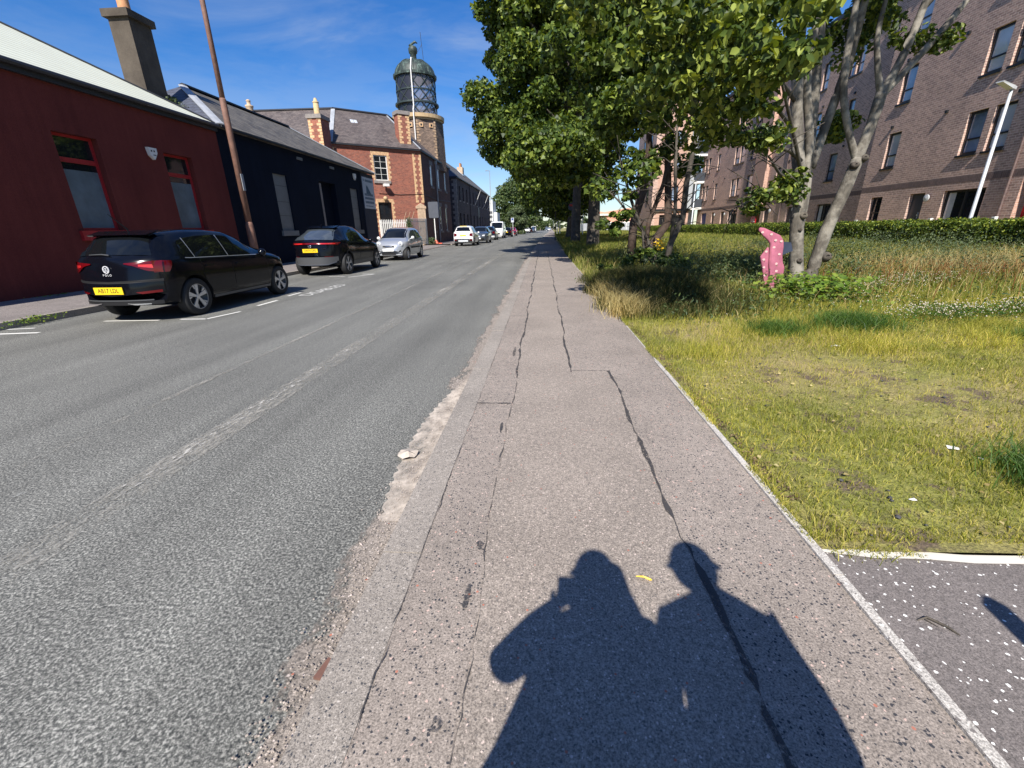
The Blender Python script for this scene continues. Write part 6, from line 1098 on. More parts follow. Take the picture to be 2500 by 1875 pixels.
    def wheels(s, spokes='five', trk=None):
        r = s.p['wr']; tw = .2
        for wy in s.p['wy']:
            w = s.itp('w', wy)
            for sd_ in (-1, 1):
                xo = sd_ * (w - .03); e = thing('wheel', None, None, (0, 0, 0), local=True); e.parent = s.T; e.location = (xo, wy, r); 
                mb = MB(); pf = [(r * .66, 0), (r * .70, sd_ * .004), (r * .93, sd_ * .006), (r * .985, -sd_ * .012), (r, -sd_ * .04), (r, -sd_ * (tw - .03)), (r * .95, -sd_ * tw), (r * .6, -sd_ * tw)]; mb.lathe((0, 0, 0), pf, 32, 'x'); mb.build('tyre', 'tyre', e, smooth=True)
                mb = MB(); mb.lathe((0, 0, 0), [(r * .69, -sd_ * .002), (r * .64, -sd_ * .004), (r * .63, -sd_ * .05), (0, -sd_ * .055)], 28, 'x'); rim = mb.build('rim', 'alloy' if spokes == 'cover' else 'alloy_dark', e, smooth=True)
                mb = MB(); mb.lathe((0, 0, 0), [(r * .68, sd_ * .001), (r * .655, sd_ * .0015), (r * .65, -sd_ * .02)], 28, 'x'); mb.lathe((0, 0, 0), [(r * .13, -sd_ * .03), (r * .12, -sd_ * .008), (0, -sd_ * .006)], 16, 'x')
                ns = {'five': 5, 'ten': 5, 'cover': 8}[spokes]
                for k in range(ns):
                    an = 2 * math.pi * k / ns + .3
                    for da, w0, w1, tw_ in (((.0, .075, .10, 0),) if spokes == 'cover' else ((.0, .055, .12, 0), (.36, .02, .06, 1)) if spokes == 'five' else ((-.16, .03, .05, 0), (.16, .03, .05, 0))):
                        a0, a1 = an + (0 if not tw_ else .30), an + da; r0_, r1_ = (r * .10, r * .655) if not tw_ else (r * .42, r * .655)
                        p0 = (math.cos(a0) * r0_, math.sin(a0) * r0_); p1 = (math.cos(a1) * r1_, math.sin(a1) * r1_); q = V3((-math.sin(an), math.cos(an), 0)); q = (q.x * r, q.y * r)
                        mb.prism([(-sd_ * .012, p0[0] - q[0] * w0, p0[1] - q[1] * w0), (-sd_ * .012, p0[0] + q[0] * w0, p0[1] + q[1] * w0), (-sd_ * .004, p1[0] + q[0] * w1, p1[1] + q[1] * w1), (-sd_ * .004, p1[0] - q[0] * w1, p1[1] - q[1] * w1)], (-sd_ * .02, 0, 0))
                mb.build('spokes', 'alloy', rim)
    def plate(s, txt, z, rear=True, mat='plate_y', x=0.0, y=None):
        yy = (s.ysurf(z, rear) if y is None else y) + (-.012 if rear else .012); mb = MB(); mb.box(x - .26, x + .26, yy - .006, yy + .006, z - .056, z + .056); pl = mb.build('number_plate', mat, s.T)
        rot = Matrix.Rotation(R(90), 4, 'X') if rear else Matrix.Rotation(R(180), 4, 'Z') @ Matrix.Rotation(R(90), 4, 'X')
        if txt: text_part('registration', txt, .098, 'ink', Matrix.Translation((x, yy + (-.008 if rear else .008), z)) @ rot, pl, .0008, .92)
    def mirrors(s, y, z, mat, h=.13):
        for sd_ in (-1, 1):
            x = s.xs(y, z); mb = MB(); mb.lathe((sd_ * (x + .13), y, z + .05), [(0, -.075), (.055, -.06), (.085, -.02), (.075, .04), (.03, .09), (0, .10)], 12, 'y'); mb.box(min(sd_ * x, sd_ * (x + .1)), max(sd_ * x, sd_ * (x + .1)), y - .02, y + .03, z, z + .03); o = mb.build('door_mirror', mat, s.T, smooth=True)
    def handle(s, y, z):
        for sd_ in (-1, 1): x = s.xs(y, z); mb = MB(); mb.box(min(sd_ * x, sd_ * (x + .03)), max(sd_ * x, sd_ * (x + .03)), y - .10, y + .10, z - .015, z + .015); mb.build('door_handle', s.paint, s.T)
cx_parked = 'cars parked along the left side of the road'
# --- black hatchback (nearest)
PH = dict(L=4.07, sx=.94, cab=.585, wr=.325, wy=(.80, 3.36), rb=.24, fb=.30,
    top=[(0, .60), (.012, .66), (.03, .84), (.05, .93), (.09, 1.0), (.14, 1.045), (.28, 1.20), (.42, 1.335), (.52, 1.395), (.75, 1.43), (1.2, 1.455), (1.7, 1.455), (2.15, 1.42), (2.5, 1.30), (2.85, 1.12), (3.05, 1.02), (3.2, .985), (3.6, .92), (3.85, .83), (3.99, .70), (4.05, .58), (4.07, .48)],
    w=[(0, .76), (.05, .80), (.2, .85), (.6, .875), (3.4, .872), (3.7, .85), (3.9, .79), (4.0, .72), (4.07, .62)], belt=[(0, 1.0), (.5, .985), (1.2, .955), (2.2, .925), (3.1, .90), (4.07, .8)], bot=[(0, .30), (.2, .26), (.5, .22), (3.7, .20), (4.0, .22), (4.07, .27)])
c = Car('parked_hatchback', 'black five-door hatchback parked nearest, before the dark red building', cx_parked, -7.62, 7.22, 1, 1.10, PH, 'p_black'); c.body()
c.side('quarter_window', [(.66, 1.10), (.78, 1.27), (.93, 1.30)], [(.66, 1.04), (.74, 1.0), (.93, .995)], 'car_glass', .008, ny=8)
c.side('rear_door_window', [(.97, 1.31), (1.3, 1.345), (1.78, 1.355)], [(.97, 1.0), (1.78, .975)], 'car_glass', .008)
c.side('front_door_window', [(1.86, 1.355), (2.1, 1.325), (2.45, 1.20), (2.78, 1.02)], [(1.86, .972), (2.78, .945)], 'car_glass', .008)
c.side('window_trim', [(.66, 1.002), (.8, .994), (2.8, .946)], [(.66, .990), (.8, .982), (2.8, .935)], 'alloy', .012, nz=1); c.side('pillar_trim', [(.935, 1.315), (.955, 1.32)], [(.935, .995), (.955, .995)], 'alloy', .012, ny=2); c.side('pillar_trim', [(1.80, 1.355), (1.82, 1.355)], [(1.80, .975), (1.82, .975)], 'alloy', .012, ny=2); 
c.side('rear_door', [(1.05, .955), (1.80, .935)], [(1.05, .62), (1.2, .36), (1.80, .36)], 'p_black', .005, gap=.008); c.side('front_door', [(1.83, .935), (2.95, .89)], [(1.83, .36), (2.95, .36)], 'p_black', .005, gap=.008); c.side('sill_trim', [(1.2, .30), (2.95, .30)], [(1.2, .25), (2.95, .25)], 'plastic_grey', .012, nz=1)
c.handle(1.22, .84); c.handle(2.05, .82); c.mirrors(2.72, .93, 'p_black')
c.topp('rear_window', .155, .44, .93, 'car_glass', .008, f2=.90); c.topp('windscreen', 2.32, 3.0, .95, 'car_glass', .008, f2=1.02)
mb = MB(); mb.add([(-.56, .42, 1.36), (.56, .42, 1.36), (.58, .62, 1.43), (-.58, .62, 1.43), (-.55, .37, 1.378), (.55, .37, 1.378), (.57, .62, 1.445), (-.57, .62, 1.445)], [(0, 1, 2, 3), (4, 7, 6, 5), (0, 4, 5, 1), (1, 5, 6, 2), (3, 2, 6, 7), (0, 3, 7, 4)]); mb.build('roof_spoiler', 'p_black', c.T)
mb = MB(); mb.tube([(0, .62, 1.45), (0, .60, 1.48), (-.06, .40, 1.70)], [.016, .012, .004], 6); mb.build('aerial', 'plastic', c.T)
mb = MB(); mb.tube([(.02, .13, 1.075), (-.12, .14, 1.09), (-.36, .15, 1.085)], [.012, .010, .006], 6); mb.build('rear_wiper', 'plastic_grey', c.T)
c.face('tail_light', .30, .80, [(.30, .955), (.80, .985)], [(.30, .94), (.45, .91), (.62, .83), (.80, .80)], 'red_lens', eps=.010, mirror=True); c.side('tail_light', [(.0, .985), (.26, .975)], [(.0, .80), (.14, .80), (.26, .95)], 'red_lens', .012, ny=8)
c.face('lamp_core', .52, .70, [(.52, .93), (.70, .93)], [(.52, .90), (.70, .87)], 'red_core', eps=.014, mirror=True)
c.face('tailgate_step', -.78, .78, [(-.78, .70), (0, .675), (.78, .70)], [(-.78, .66), (0, .635), (.78, .66)], 'plastic', eps=.012, nx=20)
c.face('bumper_panel', -.77, .77, [(-.77, .66), (0, .64), (.77, .66)], [(-.77, .50), (0, .44), (.77, .50)], 'p_black', eps=.016, nx=20)
c.face('bumper_skirt', -.72, .72, [(-.72, .36), (0, .36), (.72, .36)], [(-.72, .30), (0, .30), (.72, .30)], 'plastic', eps=.012, nx=20); c.face('chrome_strip', -.62, .62, [(-.62, .385), (.62, .385)], [(-.62, .365), (.62, .365)], 'plastic_grey', eps=.02, nx=20)
c.face('exhaust_trim', .24, .58, [(.24, .335), (.34, .325), (.58, .322)], [(.24, .325), (.36, .30), (.58, .305)], 'chrome', eps=.024, mirror=True)
c.face('reflector', .42, .74, [(.42, .505), (.74, .53)], [(.42, .50), (.5, .475), (.74, .49)], 'red_lens', eps=.022, mirror=True)
c.plate('AB17 LDL', .535, x=-.02, y=-.018)
# emblem: ring with crossed strokes, and model lettering
ye = c.ysurf(.855) - .012; mb = MB(); mb.lathe((0, ye, .862), [(.058, .004), (.058, -.008), (.047, -.008), (.047, .004)], 28, 'y')
for a_, b_ in (((-.028, .905), (-.008, .868)), ((.028, .905), (.008, .868)), ((-.008, .868), (0, .885)), ((.008, .868), (0, .885)), ((-.042, .880), (-.020, .822)), ((.042, .880), (.020, .822)), ((-.020, .822), (0, .862)), ((.020, .822), (0, .862))): mb.tube([(a_[0], ye - .004, a_[1]), (b_[0], ye - .004, b_[1])], .0045, 5)
mb.build('badge', 'badge_silver', c.T, smooth=False); text_part('tailgate_lettering', 'P O L O', .046, 'badge_silver', Matrix.Translation((.0, c.ysurf(.77) - .012, .775)) @ Matrix.Rotation(R(90), 4, 'X'), c.T, .001)
c.wheels('five')
c.face('headlight', .42, .70, [(.42, .70), (.70, .74)], [(.42, .63), (.70, .64)], 'clear_lens', rear=False, eps=.01, mirror=True)
# --- black coupe crossover
PC = dict(L=4.36, sx=.94, cab=.56, wr=.345, wy=(.85, 3.52), rb=.42, fb=.30,
    top=[(0, .62), (.012, .75), (.03, .98), (.06, 1.06), (.14, 1.10), (.3, 1.16), (.55, 1.28), (.85, 1.41), (1.05, 1.49), (1.4, 1.54), (1.9, 1.56), (2.35, 1.52), (2.7, 1.40), (3.05, 1.20), (3.25, 1.09), (3.5, 1.03), (3.9, .95), (4.15, .84), (4.3, .68), (4.36, .5)],
    w=[(0, .76), (.05, .80), (.25, .86), (.85, .925), (1.5, .90), (2.8, .895), (3.4, .915), (3.8, .89), (4.15, .80), (4.36, .62)], belt=[(0, 1.06), (.6, 1.07), (1.2, 1.03), (2.2, .98), (3.2, .95), (4.36, .85)], bot=[(0, .38), (.3, .30), (.6, .26), (3.9, .25), (4.36, .32)])
c = Car('parked_crossover', 'black coupe-roofed crossover with a red light bar, parked second, before the navy building', cx_parked, -8.15, 15.25, 1, 1.11, PC, 'p_black'); c.body()
c.side('rear_door_window', [(1.02, 1.15), (1.25, 1.40), (1.75, 1.455)], [(1.02, 1.08), (1.75, 1.03)], 'car_glass', .008); c.side('front_door_window', [(1.82, 1.455), (2.2, 1.43), (2.6, 1.29), (2.95, 1.08)], [(1.82, 1.027), (2.95, .985)], 'car_glass', .008)
c.side('rear_door', [(1.12, 1.02), (1.86, .99)], [(1.12, .75), (1.32, .45), (1.86, .42)], 'p_black', .005, gap=.008); c.side('front_door', [(1.9, .985), (3.02, .95)], [(1.9, .42), (3.02, .42)], 'p_black', .005, gap=.008)
c.side('sill_cladding', [(1.28, .42), (3.06, .42)], [(1.28, .28), (3.06, .28)], 'plastic_grey', .012, nz=2); c.handle(2.1, .87); c.mirrors(2.85, .99, 'p_black')
for wy in PC['wy']:
    for sd_ in (-1, 1):
        mb = MB(); n_ = 16
        for k in range(n_):
            a0, a1 = math.pi * k / n_, math.pi * (k + 1) / n_; q = [(c.PTS if False else None)]
            pts = []
            for a, r_ in ((a0, .405), (a1, .405), (a1, .455), (a0, .455)): y_, z_ = wy + r_ * math.cos(a), .345 + r_ * math.sin(a); pts.append(c.warp((sd_ * (c.xs(y_, z_) + .012), y_, z_)))
            mb.poly(pts)
        mb.build('arch_cladding', 'plastic', c.T)
c.topp('rear_window', .16, .92, .93, 'car_glass_light', .008, f2=.95); c.topp('windscreen', 2.45, 3.2, .95, 'car_glass', .008)
mb = MB(); mb.add([(-.52, .98, 1.47), (.52, .98, 1.47), (.54, 1.2, 1.53), (-.54, 1.2, 1.53), (-.5, .86, 1.475), (.5, .86, 1.475), (.53, 1.2, 1.545), (-.53, 1.2, 1.545)], [(0, 1, 2, 3), (4, 7, 6, 5), (0, 4, 5, 1), (1, 5, 6, 2), (0, 3, 7, 4)]); mb.build('roof_spoiler', 'p_black', c.T)
c.face('light_bar', -.80, .80, [(-.80, 1.03), (0, 1.035), (.80, 1.03)], [(-.80, .965), (-.3, .985), (.3, .985), (.80, .965)], 'red_lens', eps=.016, nx=22); c.side('light_bar', [(.0, 1.03), (.22, 1.035)], [(.0, .965), (.22, 1.02)], 'red_lens', .014, ny=5)
c.face('light_bar_core', .25, .74, [(.25, 1.022), (.74, 1.018)], [(.25, .995), (.74, .985)], 'red_core', eps=.019, mirror=True)
c.face('bumper_frame', -.76, .76, [(-.76, .60), (0, .60), (.76, .60)], [(-.76, .47), (-.5, .36), (0, .36), (.5, .36), (.76, .47)], 'plastic_grey', eps=.02, nx=24); c.face('diffuser_strip', -.72, .72, [(-.72, .45), (-.5, .375), (.5, .375), (.72, .45)], [(-.72, .425), (-.5, .35), (.5, .35), (.72, .425)], 'sign_grey', eps=.03, nx=24)
c.face('reflector', .44, .66, [(.44, .615), (.66, .62)], [(.44, .60), (.66, .603)], 'red_lens', eps=.026, mirror=True)
c.plate('SW74 DFE', .80, y=-.0 + c.ysurf(.80))
ye = c.ysurf(.93) - .014; mb = MB()
for rx_, rz_, oz in ((.058, .038, 0), (.024, .036, 0), (.042, .015, .014)):
    k_ = 20; mb.tube([(rx_ * math.cos(2 * math.pi * i / k_), ye, .925 + oz + rz_ * math.sin(2 * math.pi * i / k_)) for i in range(k_ + 1)], .006, 5, False)
mb.build('badge', 'chrome', c.T); mb = MB(); mb.tube([(0, 1.0, 1.50), (0, 1.0, 1.6), (0, .94, 1.52)], [.03, .012, .01], 6); mb.build('shark_fin', 'p_black', c.T); mb = MB(); mb.box(.42, .55, c.ysurf(.84) - .012, c.ysurf(.84) - .006, .845, .86); mb.build('model_badge', 'chrome', c.T)
c.wheels('ten'); c.face('headlight', .42, .74, [(.42, .84), (.74, .88)], [(.42, .78), (.74, .80)], 'clear_lens', rear=False, eps=.01, mirror=True)
# --- small silver hatchback facing us
PS = dict(L=3.54, cab=.56, wr=.285, wy=(.58, 2.95), rb=.16, fb=.26,
    top=[(0, .62), (.02, .80), (.05, .95), (.12, 1.10), (.25, 1.33), (.38, 1.42), (.8, 1.475), (1.4, 1.48), (1.9, 1.43), (2.2, 1.30), (2.5, 1.12), (2.72, .99), (2.85, .95), (3.1, .90), (3.3, .82), (3.45, .70), (3.52, .58), (3.54, .45)],
    w=[(0, .74), (.1, .78), (.5, .80), (2.9, .795), (3.2, .77), (3.4, .70), (3.54, .58)], belt=[(0, .98), (1.0, .94), (2.6, .88), (3.54, .8)], bot=[(0, .28), (.3, .22), (3.3, .20), (3.54, .25)])
c = Car('parked_city_car', 'small silver hatchback facing the camera, parked third, before the white palisade', cx_parked, -8.05, 23.0 + 3.54 * 1.12, -1, 1.12, PS, 'p_silver'); c.body()
c.side('rear_door_window', [(.42, 1.15), (.6, 1.35), (1.15, 1.37)], [(.42, 1.03), (1.15, .975)], 'car_glass_light', .008); c.side('front_door_window', [(1.22, 1.37), (1.75, 1.34), (2.1, 1.18), (2.38, .98)], [(1.22, .97), (2.38, .925)], 'car_glass_light', .008)
c.side('rear_door', [(.95, .93), (1.20, .93)], [(.95, .45), (1.20, .35)], 'p_silver', .005, gap=.008); c.side('front_door', [(1.23, .93), (2.55, .89)], [(1.23, .33), (2.55, .33)], 'p_silver', .005, gap=.008); c.side('rubbing_strip', [(.95, .60), (2.55, .60)], [(.95, .53), (2.55, .53)], 'plastic', .016, nz=1)
c.handle(1.42, .80); c.mirrors(2.3, .95, 'white'); c.topp('windscreen', 1.95, 2.70, .96, 'car_glass', .008, f2=1.02); c.topp('rear_window', .13, .3, .9, 'car_glass', .008)
for sd_ in (-1, 1):
    q = V3(c.warp((sd_ * .52, c.ysurf(.74, False), .74))); mb = MB(); mb.lathe((q.x, q.y - .03, q.z), [(.0, .065), (.07, .058), (.115, .03), (.125, -.02)], 22, 'y'); h_ = mb.build('headlight', 'clear_lens', c.T, smooth=True); mb = MB(); mb.lathe((q.x, q.y - .03, q.z), [(.0, .078), (.035, .074), (.05, .06)], 14, 'y'); mb.build('bulb_cover', 'alloy', h_)
    q = V3(c.warp((sd_ * .5, c.ysurf(.42, False), .42))); mb = MB(); mb.lathe((q.x, q.y, q.z), [(0, .02), (.045, .018), (.055, .0)], 14, 'y'); mb.build('fog_lamp', 'chrome', c.T)
c.face('grille', -.28, .28, [(-.28, .68), (0, .69), (.28, .68)], [(-.20, .60), (0, .59), (.28, .62)], 'plastic', rear=False, eps=.012); c.face('grille_bar', -.16, .16, [(-.16, .655), (.16, .655)], [(-.16, .638), (.16, .638)], 'chrome', rear=False, eps=.02)
c.face('lower_grille', -.34, .34, [(-.34, .37), (.34, .37)], [(-.28, .27), (.28, .27)], 'plastic', rear=False, eps=.014); c.plate(None, .49, False, 'plate_w', y=3.55); c.wheels('cover'); c.face('tail_light', .5, .72, [(.5, .95), (.72, .98)], [(.5, .75), (.72, .75)], 'red_lens', mirror=True)
# --- cars farther off: one builder, different proportions
def generic(L_, W_, H_, suv=True):
    w = W_ / 2; h = H_
    return dict(L=L_, cab=w * .66, wr=.34 if suv else .31, wy=(.85, L_ - .85), rb=.16, fb=.3, top=[(0, .62), (.02, .85), (.05, h * .66), (.12, h * .72), (.35, h * .92), (.5, h * .965), (1.0, h), (L_ * .5, h * .99), (L_ * .57, h * .93), (L_ * .70, h * .72), (L_ * .74, h * .68), (L_ * .9, h * .60), (L_ - .1, h * .48), (L_, .45)],
        w=[(0, w * .92), (.1, w * .96), (.5, w), (L_ - .8, w), (L_ - .3, w * .9), (L_, w * .72)], belt=[(0, h * .67), (L_ * .7, h * .61), (L_, h * .5)], bot=[(0, .32), (.4, .24), (L_ - .4, .24), (L_, .3)])
def far_car(name, label, x, y, facing, L_, W_, H_, paint, suv=True, group=cx_parked, sc=1.1, bumper=None, plate=True, res=.5, rearh=None):
    p = generic(L_, W_, H_, suv); yy = y if facing > 0 else y + L_ * sc; c = Car(name, label, group, x, yy, facing, sc, p, paint); c.body(1 if res >= 1 else .5); h = H_; w = W_ / 2
    c.side('side_windows', [(.5, h * .76), (.75, h * .90), (L_ * .5, h * .92), (L_ * .66, h * .70)], [(.5, h * .70), (L_ * .66, h * .635)], 'car_glass', .01, ny=10); c.topp('rear_window', .13, .36, .92, 'car_glass', .01); c.topp('windscreen', L_ * .56, L_ * .71, .95, 'car_glass', .01)
    c.face('tail_light', w * .62, w * .90, [(w * .62, h * .62), (w * .9, h * .64)], [(w * .62, h * .50), (w * .9, h * .48)], 'red_lens', mirror=True, eps=.02, nx=4); c.face('headlight', w * .45, w * .70, [(w * .45, h * .50), (w * .7, h * .52)], [(w * .45, h * .43), (w * .7, h * .43)], 'clear_lens', rear=False, mirror=True, eps=.02, nx=4)
    if bumper: c.face('bumper', -w * .88, w * .88, [(-w * .88, .55), (w * .88, .55)], [(-w * .8, .34), (w * .8, .34)], bumper, eps=.02); c.face('front_grille', -w * .6, w * .6, [(-w * .6, .52), (w * .6, .52)], [(-w * .5, .32), (w * .5, .32)], 'plastic', rear=False, eps=.02)
    if plate: c.plate(None, h * .52, True, 'plate_y'); c.plate(None, .48, False, 'plate_w', y=L_)
    c.mirrors(L_ * .62, h * .62, paint); c.wheels('ten') if res >= .5 else None
    return c
c = far_car('parked_suv', 'white compact SUV seen from behind, first of the line before the stone building', -7.45, 42.1, 1, 4.28, 1.78, 1.65, 'p_white', bumper='plastic', res=1)
c.face('light_cluster_patch', .56, .78, [(.56, .58), (.78, .58)], [(.56, .46), (.78, .46)], 'red_lens', mirror=True, eps=.03); c.face('silver_skid', -.42, .42, [(-.42, .50), (.42, .50)], [(-.36, .36), (.36, .36)], 'steel', eps=.034)
mb = MB(); mb.box(-.3, .3, .44, .52, 1.60, 1.635); mb.build('brake_light_box', 'plate_y', c.T)
far_car('parked_suv', 'dark grey SUV facing the camera, tucked behind the white SUV', -7.05, 49.2, -1, 4.4, 1.82, 1.6, 'p_grey', bumper='plastic', res=1)
far_car('parked_suv', 'dark blue SUV seen from behind with a pale bumper, in front of the white van', -7.55, 62.5, 1, 4.5, 1.85, 1.65, 'p_navy', bumper='steel', res=1)
far_car('parked_estate', 'dark car half hidden between the white van and the red car', -6.7, 84, 1, 4.4, 1.8, 1.5, 'p_black', False)
c = far_car('parked_hatchback', 'bright red hatchback facing the camera beside the blue and white sign', -6.45, 95, -1, 4.1, 1.75, 1.5, 'p_red', False)
c = far_car('parked_hatchback', 'white hatchback standing alone beyond the gap in the line', -4.95, 143, 1, 4.2, 1.78, 1.45, 'p_white', False, bumper='plastic')
far_car('parked_hatchback', 'small red car just behind the lone white hatchback', -4.3, 152, 1, 4.0, 1.75, 1.5, 'p_red', False); far_car('parked_hatchback', 'silver car behind the small red car, far down the road', -4.0, 161, -1, 4.2, 1.75, 1.5, 'p_silver', False)
far_car('parked_estate', 'dark car between the distant silver car and the pale van', -3.8, 171, 1, 4.4, 1.78, 1.5, 'p_navy', False)
def van(name, label, x, y, facing, L_, W_, H_, paint, group, sc=1.1):
    h = H_; w = W_ / 2; p = dict(L=L_, cab=w * .86, wr=.34, wy=(1.0, L_ - .95), rb=.04, fb=.25, top=[(0, h * .9), (.05, h * .98), (.4, h), (L_ - 1.9, h), (L_ - 1.6, h * .96), (L_ - .95, h * .60), (L_ - .7, h * .53), (L_ - .15, h * .46), (L_, .5)], w=[(0, w * .97), (.1, w), (L_ - .8, w), (L_ - .2, w * .9), (L_, w * .78)], belt=[(0, h * .55), (L_, h * .45)], bot=[(0, .35), (L_, .3)])
    c = Car(name, label, group, x, y if facing > 0 else y + L_ * sc, facing, sc, p, paint); c.body(1)
    c.side('cab_window', [(L_ - 2.1, h * .82), (L_ - 1.6, h * .80), (L_ - 1.05, h * .58)], [(L_ - 2.1, h * .55), (L_ - 1.05, h * .52)], 'car_glass', .01); c.topp('windscreen', L_ - 1.55, L_ - .92, .97, 'car_glass', .012)
    c.face('headlight', w * .55, w * .78, [(w * .55, h * .42), (w * .78, h * .44)], [(w * .55, h * .34), (w * .78, h * .34)], 'clear_lens', rear=False, mirror=True, eps=.02, nx=4); c.face('grille', -w * .5, w * .5, [(-w * .5, h * .34), (w * .5, h * .34)], [(-w * .5, h * .24), (w * .5, h * .24)], 'plastic', rear=False, eps=.02)
    c.face('tail_light', w * .8, w * .93, [(w * .8, h * .5), (w * .93, h * .5)], [(w * .8, h * .3), (w * .93, h * .3)], 'red_lens', mirror=True, eps=.02, nx=3); c.mirrors(L_ - 1.5, h * .55, 'plastic'); c.wheels('cover'); return c
van('parked_van', 'tall white panel van facing the camera among the parked cars', -7.4, 72.5, -1, 5.4, 2.0, 2.35, 'p_white', cx_parked)
van('parked_van', 'small pale van last in the distant parked line', -3.6, 182, -1, 4.6, 1.8, 1.9, 'p_white', cx_parked)
van('moving_van', 'white van driving away in the far distance', 1.9, 262, 1, 5.2, 2.0, 2.2, 'p_white', 'cars moving on the road'); far_car('moving_car', 'silver-white car driving toward the camera near the right kerb, far away', 3.3, 232, -1, 4.3, 1.8, 1.5, 'p_silver', False, 'cars moving on the road')
# ------------------------------------------------------------------ the two people behind the camera, seen by their shadows
def person(label, loc, verts, edges, cloth, extra=None, s=1.0):
    T = thing('person', label, 'person', loc, local=True); T.scale = (s, s, s)
    me = bpy.data.meshes.new('body'); me.from_pydata([v[:3] for v in verts], edges, []); o = bpy.data.objects.new('body', me); COL.objects.link(o); o.parent = T; me.materials.append(M[cloth])
    sk = o.modifiers.new('skin', 'SKIN'); sk.use_smooth_shade = True
    for i, v in enumerate(verts): r_ = v[3]; me.skin_vertices[0].data[i].radius = (r_, r_ if len(v) < 5 else v[4])
    me.skin_vertices[0].data[0].use_root = True; ss = o.modifiers.new('sub', 'SUBSURF'); ss.levels = 2; ss.render_levels = 2; return T
def hand(T, base_, dirv, side, curl=.5):
    mb = MB(); b = V3(base_); d = V3(dirv).normalized(); s = V3(side).normalized(); n_ = d.cross(s).normalized(); mb.tube([b, b + d * .045, b + d * .085], [.024, .036, .034], 10)
    for i, l_ in enumerate((.068, .078, .072, .056)):
        p0 = b + d * .08 + s * (-.027 + i * .018); p1 = p0 + d * l_ * .45 - n_ * l_ * .1 * curl; p2 = p1 + d * l_ * .25 - n_ * l_ * .45 * curl; p3 = p2 - n_ * l_ * .3 * curl + d * l_ * .05; mb.tube([p0, p1, p2, p3], [.009, .0085, .008, .006], 8)
    p0 = b + d * .03 - s * .03; mb.tube([p0, p0 - s * .03 + d * .025, p0 - s * .038 + d * .055], [.011, .010, .008], 8); mb.build('hand', 'skin', T, smooth=True)
def head_parts(T, hp, r, hair_drop=0.0):
    hx, hy, hz = hp; mb = MB(); mb.lathe((hx, hy, hz), [(0, r * 1.28)] + [(r * 1.05 * math.sin(a), r * 1.25 * math.cos(a)) for a in [math.pi * i / 12 for i in range(1, 9)]], 18); mb.v = [(x, (y - hy) * 1.12 + hy - .015, z) for x, y, z in mb.v]
    if hair_drop: mb.tube([(hx + .02, hy - .05, hz + .04), (hx + .03, hy - .07, hz - .08), (hx + .07, hy - .06, hz - .2), (hx + .09, hy - .06, hz - hair_drop)], [r * 1.15, r * 1.35, r * 1.35, r * .8], 12)
    mb.build('hair', 'hair', T, smooth=True)
    mb = MB(); mb.tube([(hx, hy + r * .95, hz + .01), (hx, hy + r * 1.25, hz - .02), (hx, hy + r * 1.0, hz - .035)], [.008, .013, .012], 8); mb.tube([(hx - .022, hy + r * .98, hz - .06), (hx, hy + r * 1.06, hz - .062), (hx + .022, hy + r * .98, hz - .06)], [.004, .007, .004], 6)
    for sd_ in (-1, 1): mb.tube([(hx + sd_ * r * .98, hy - .01, hz + .02), (hx + sd_ * (r + .015), hy - .02, hz), (hx + sd_ * r * .95, hy - .0, hz - .03)], [.008, .012, .007], 6)
    mb.build('face', 'skin', T, smooth=True)
    for sd_ in (-1, 1): mb = MB(); mb.lathe((hx + sd_ * .03, hy + r * .9, hz + .008), [(0, .013), (.009, .009), (.012, 0)], 10, 'y'); mb.build('eye', 'ink', T)
legs = lambda w_: [(w_, .02, .90, .085, .10), (w_ + .01, .03, .50, .062, .065), (w_ + .01, -.01, .09, .045, .045), (w_ + .015, .12, .035, .04, .032), (-w_, .02, .90, .085, .10), (-w_ - .01, .03, .50, .062, .065), (-w_ - .01, -.01, .09, .045, .045), (-w_ - .015, .12, .035, .04, .032)]
# left: photographer in a loose coat, arms raised holding a phone, head bent to it
v = [(0, 0, .98, .16, .13), (0, 0, 1.18, .15, .12), (0, .0, 1.38, .15, .11), (0, .02, 1.50, .055, .055), (-.02, .05, 1.62, .078, .092), (-.02, .055, 1.70, .06, .08),
     (-.17, .0, 1.40, .062, .062), (-.29, .12, 1.16, .064, .064), (-.31, .24, 1.03, .060, .060), (-.22, .20, 1.24, .038, .038), (-.14, .17, 1.36, .03, .03),
     (.17, 0, 1.40, .060, .060), (.21, .10, 1.16, .052, .052), (.10, .17, 1.18, .042, .042), (-.04, .18, 1.33, .03, .03)] + legs(.10)
e = [(0, 1), (1, 2), (2, 3), (3, 4), (4, 5), (2, 6), (6, 7), (7, 8), (8, 9), (9, 10), (2, 11), (11, 12), (12, 13), (13, 14), (0, 15), (15, 16), (16, 17), (17, 18), (0, 19), (19, 20), (20, 21), (21, 22)]
T = person('person in a loose coat raising a phone, who casts the left of the two shadows', (.05, -.245, .10), v, e, 'cloth_blue'); head_parts(T, (-.02, .05, 1.645), .085, .30)
hand(T, (-.14, .17, 1.35), (.25, .05, .6), (.8, .3, 0), .8); hand(T, (-.04, .18, 1.32), (-.3, .0, .6), (.8, .3, 0), .8)
mb = MB(); 
prf = [(.21, 1.36), (.26, 1.15), (.31, .98), (.38, .80), (.41, .62)]
mb.lathe((0, 0, 0), [(a, b) for a, b in prf], 24); mb.v = [(x, y * .62, z) for x, y, z in mb.v]; mb.build('coat', 'cloth_blue', T, smooth=True)
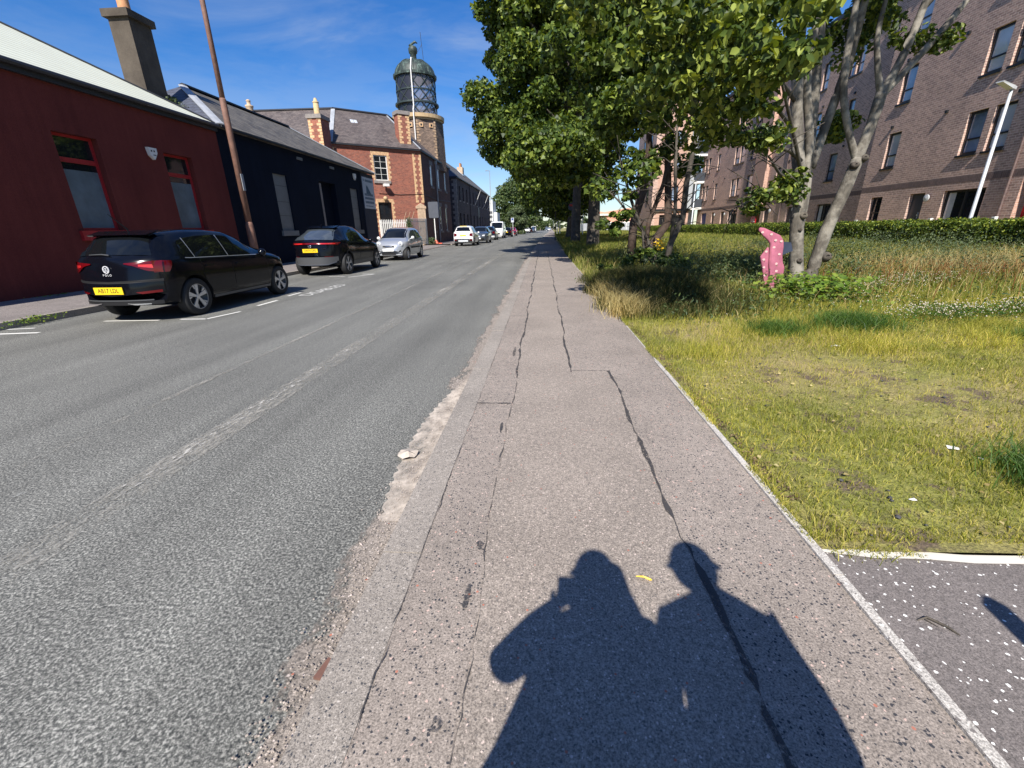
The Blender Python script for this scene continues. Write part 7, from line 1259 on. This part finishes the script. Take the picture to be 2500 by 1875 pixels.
T2 = thing('phone', 'dark phone held up by the left-hand person', 'phone', (-.001, -.022, 1.508), local=True); T2.rotation_euler = (R(-20), 0, 0); mb = MB(); mb.box(-.10, .055, -.012, -.003, -.05, .025); mb.build('casing', 'ink', T2)
# right: second person standing alongside, arms down
v = [(0, 0, .98, .15, .12), (0, 0, 1.18, .15, .115), (0, 0, 1.42, .165, .11), (-.02, .01, 1.54, .05, .05), (-.05, .02, 1.67, .074, .09), (-.055, .02, 1.745, .058, .075),
     (-.19, 0, 1.44, .058, .06), (-.245, -.02, 1.16, .048, .05), (-.24, .06, .92, .036, .036), (.155, 0, 1.40, .06, .062), (.215, -.02, 1.17, .05, .05), (.24, .05, .93, .036, .036)] + legs(.10)
e = [(0, 1), (1, 2), (2, 3), (3, 4), (4, 5), (2, 6), (6, 7), (7, 8), (2, 9), (9, 10), (10, 11), (0, 12), (12, 13), (13, 14), (14, 15), (0, 16), (16, 17), (17, 18), (18, 19)]
T = person('person in a jacket with hanging arms, who casts the right of the two shadows', (.505, -.20, .10), v, e, 'cloth_grey'); head_parts(T, (-.05, .02, 1.69), .093)
hand(T, (-.24, .06, .92), (.0, .15, -1), (.2, 1, 0), .5); hand(T, (.24, .05, .93), (.0, .15, -1), (.2, 1, 0), .5)
mb = MB(); mb.lathe((0, 0, 0), [(.18, 1.34), (.19, 1.1), (.225, .9), (.25, .74)], 24); mb.v = [(x, y * .62, z) for x, y, z in mb.v]; mb.build('jacket', 'cloth_grey', T, smooth=True)
# two timber posts to the right of the camera, only their shadows reach the picture
for x_, y_, h_, lb in ((1.585, .02, 1.42, 'timber post whose narrow shadow falls on the speckled side footway'), (1.80, -.05, 1.42, 'second timber post, its shadow cut by the right edge')):
    mb = MB(); mb.tube([(x_, y_, .05), (x_, y_, h_), (x_, y_, h_ + .04)], [.045, .045, .02], 10); mb.build('timber_post', 'wood', None, label=lb, category='post', group='timber posts beside the camera')
print('objects', len(bpy.data.objects), 'verts', sum(len(m.vertices) for m in bpy.data.meshes))
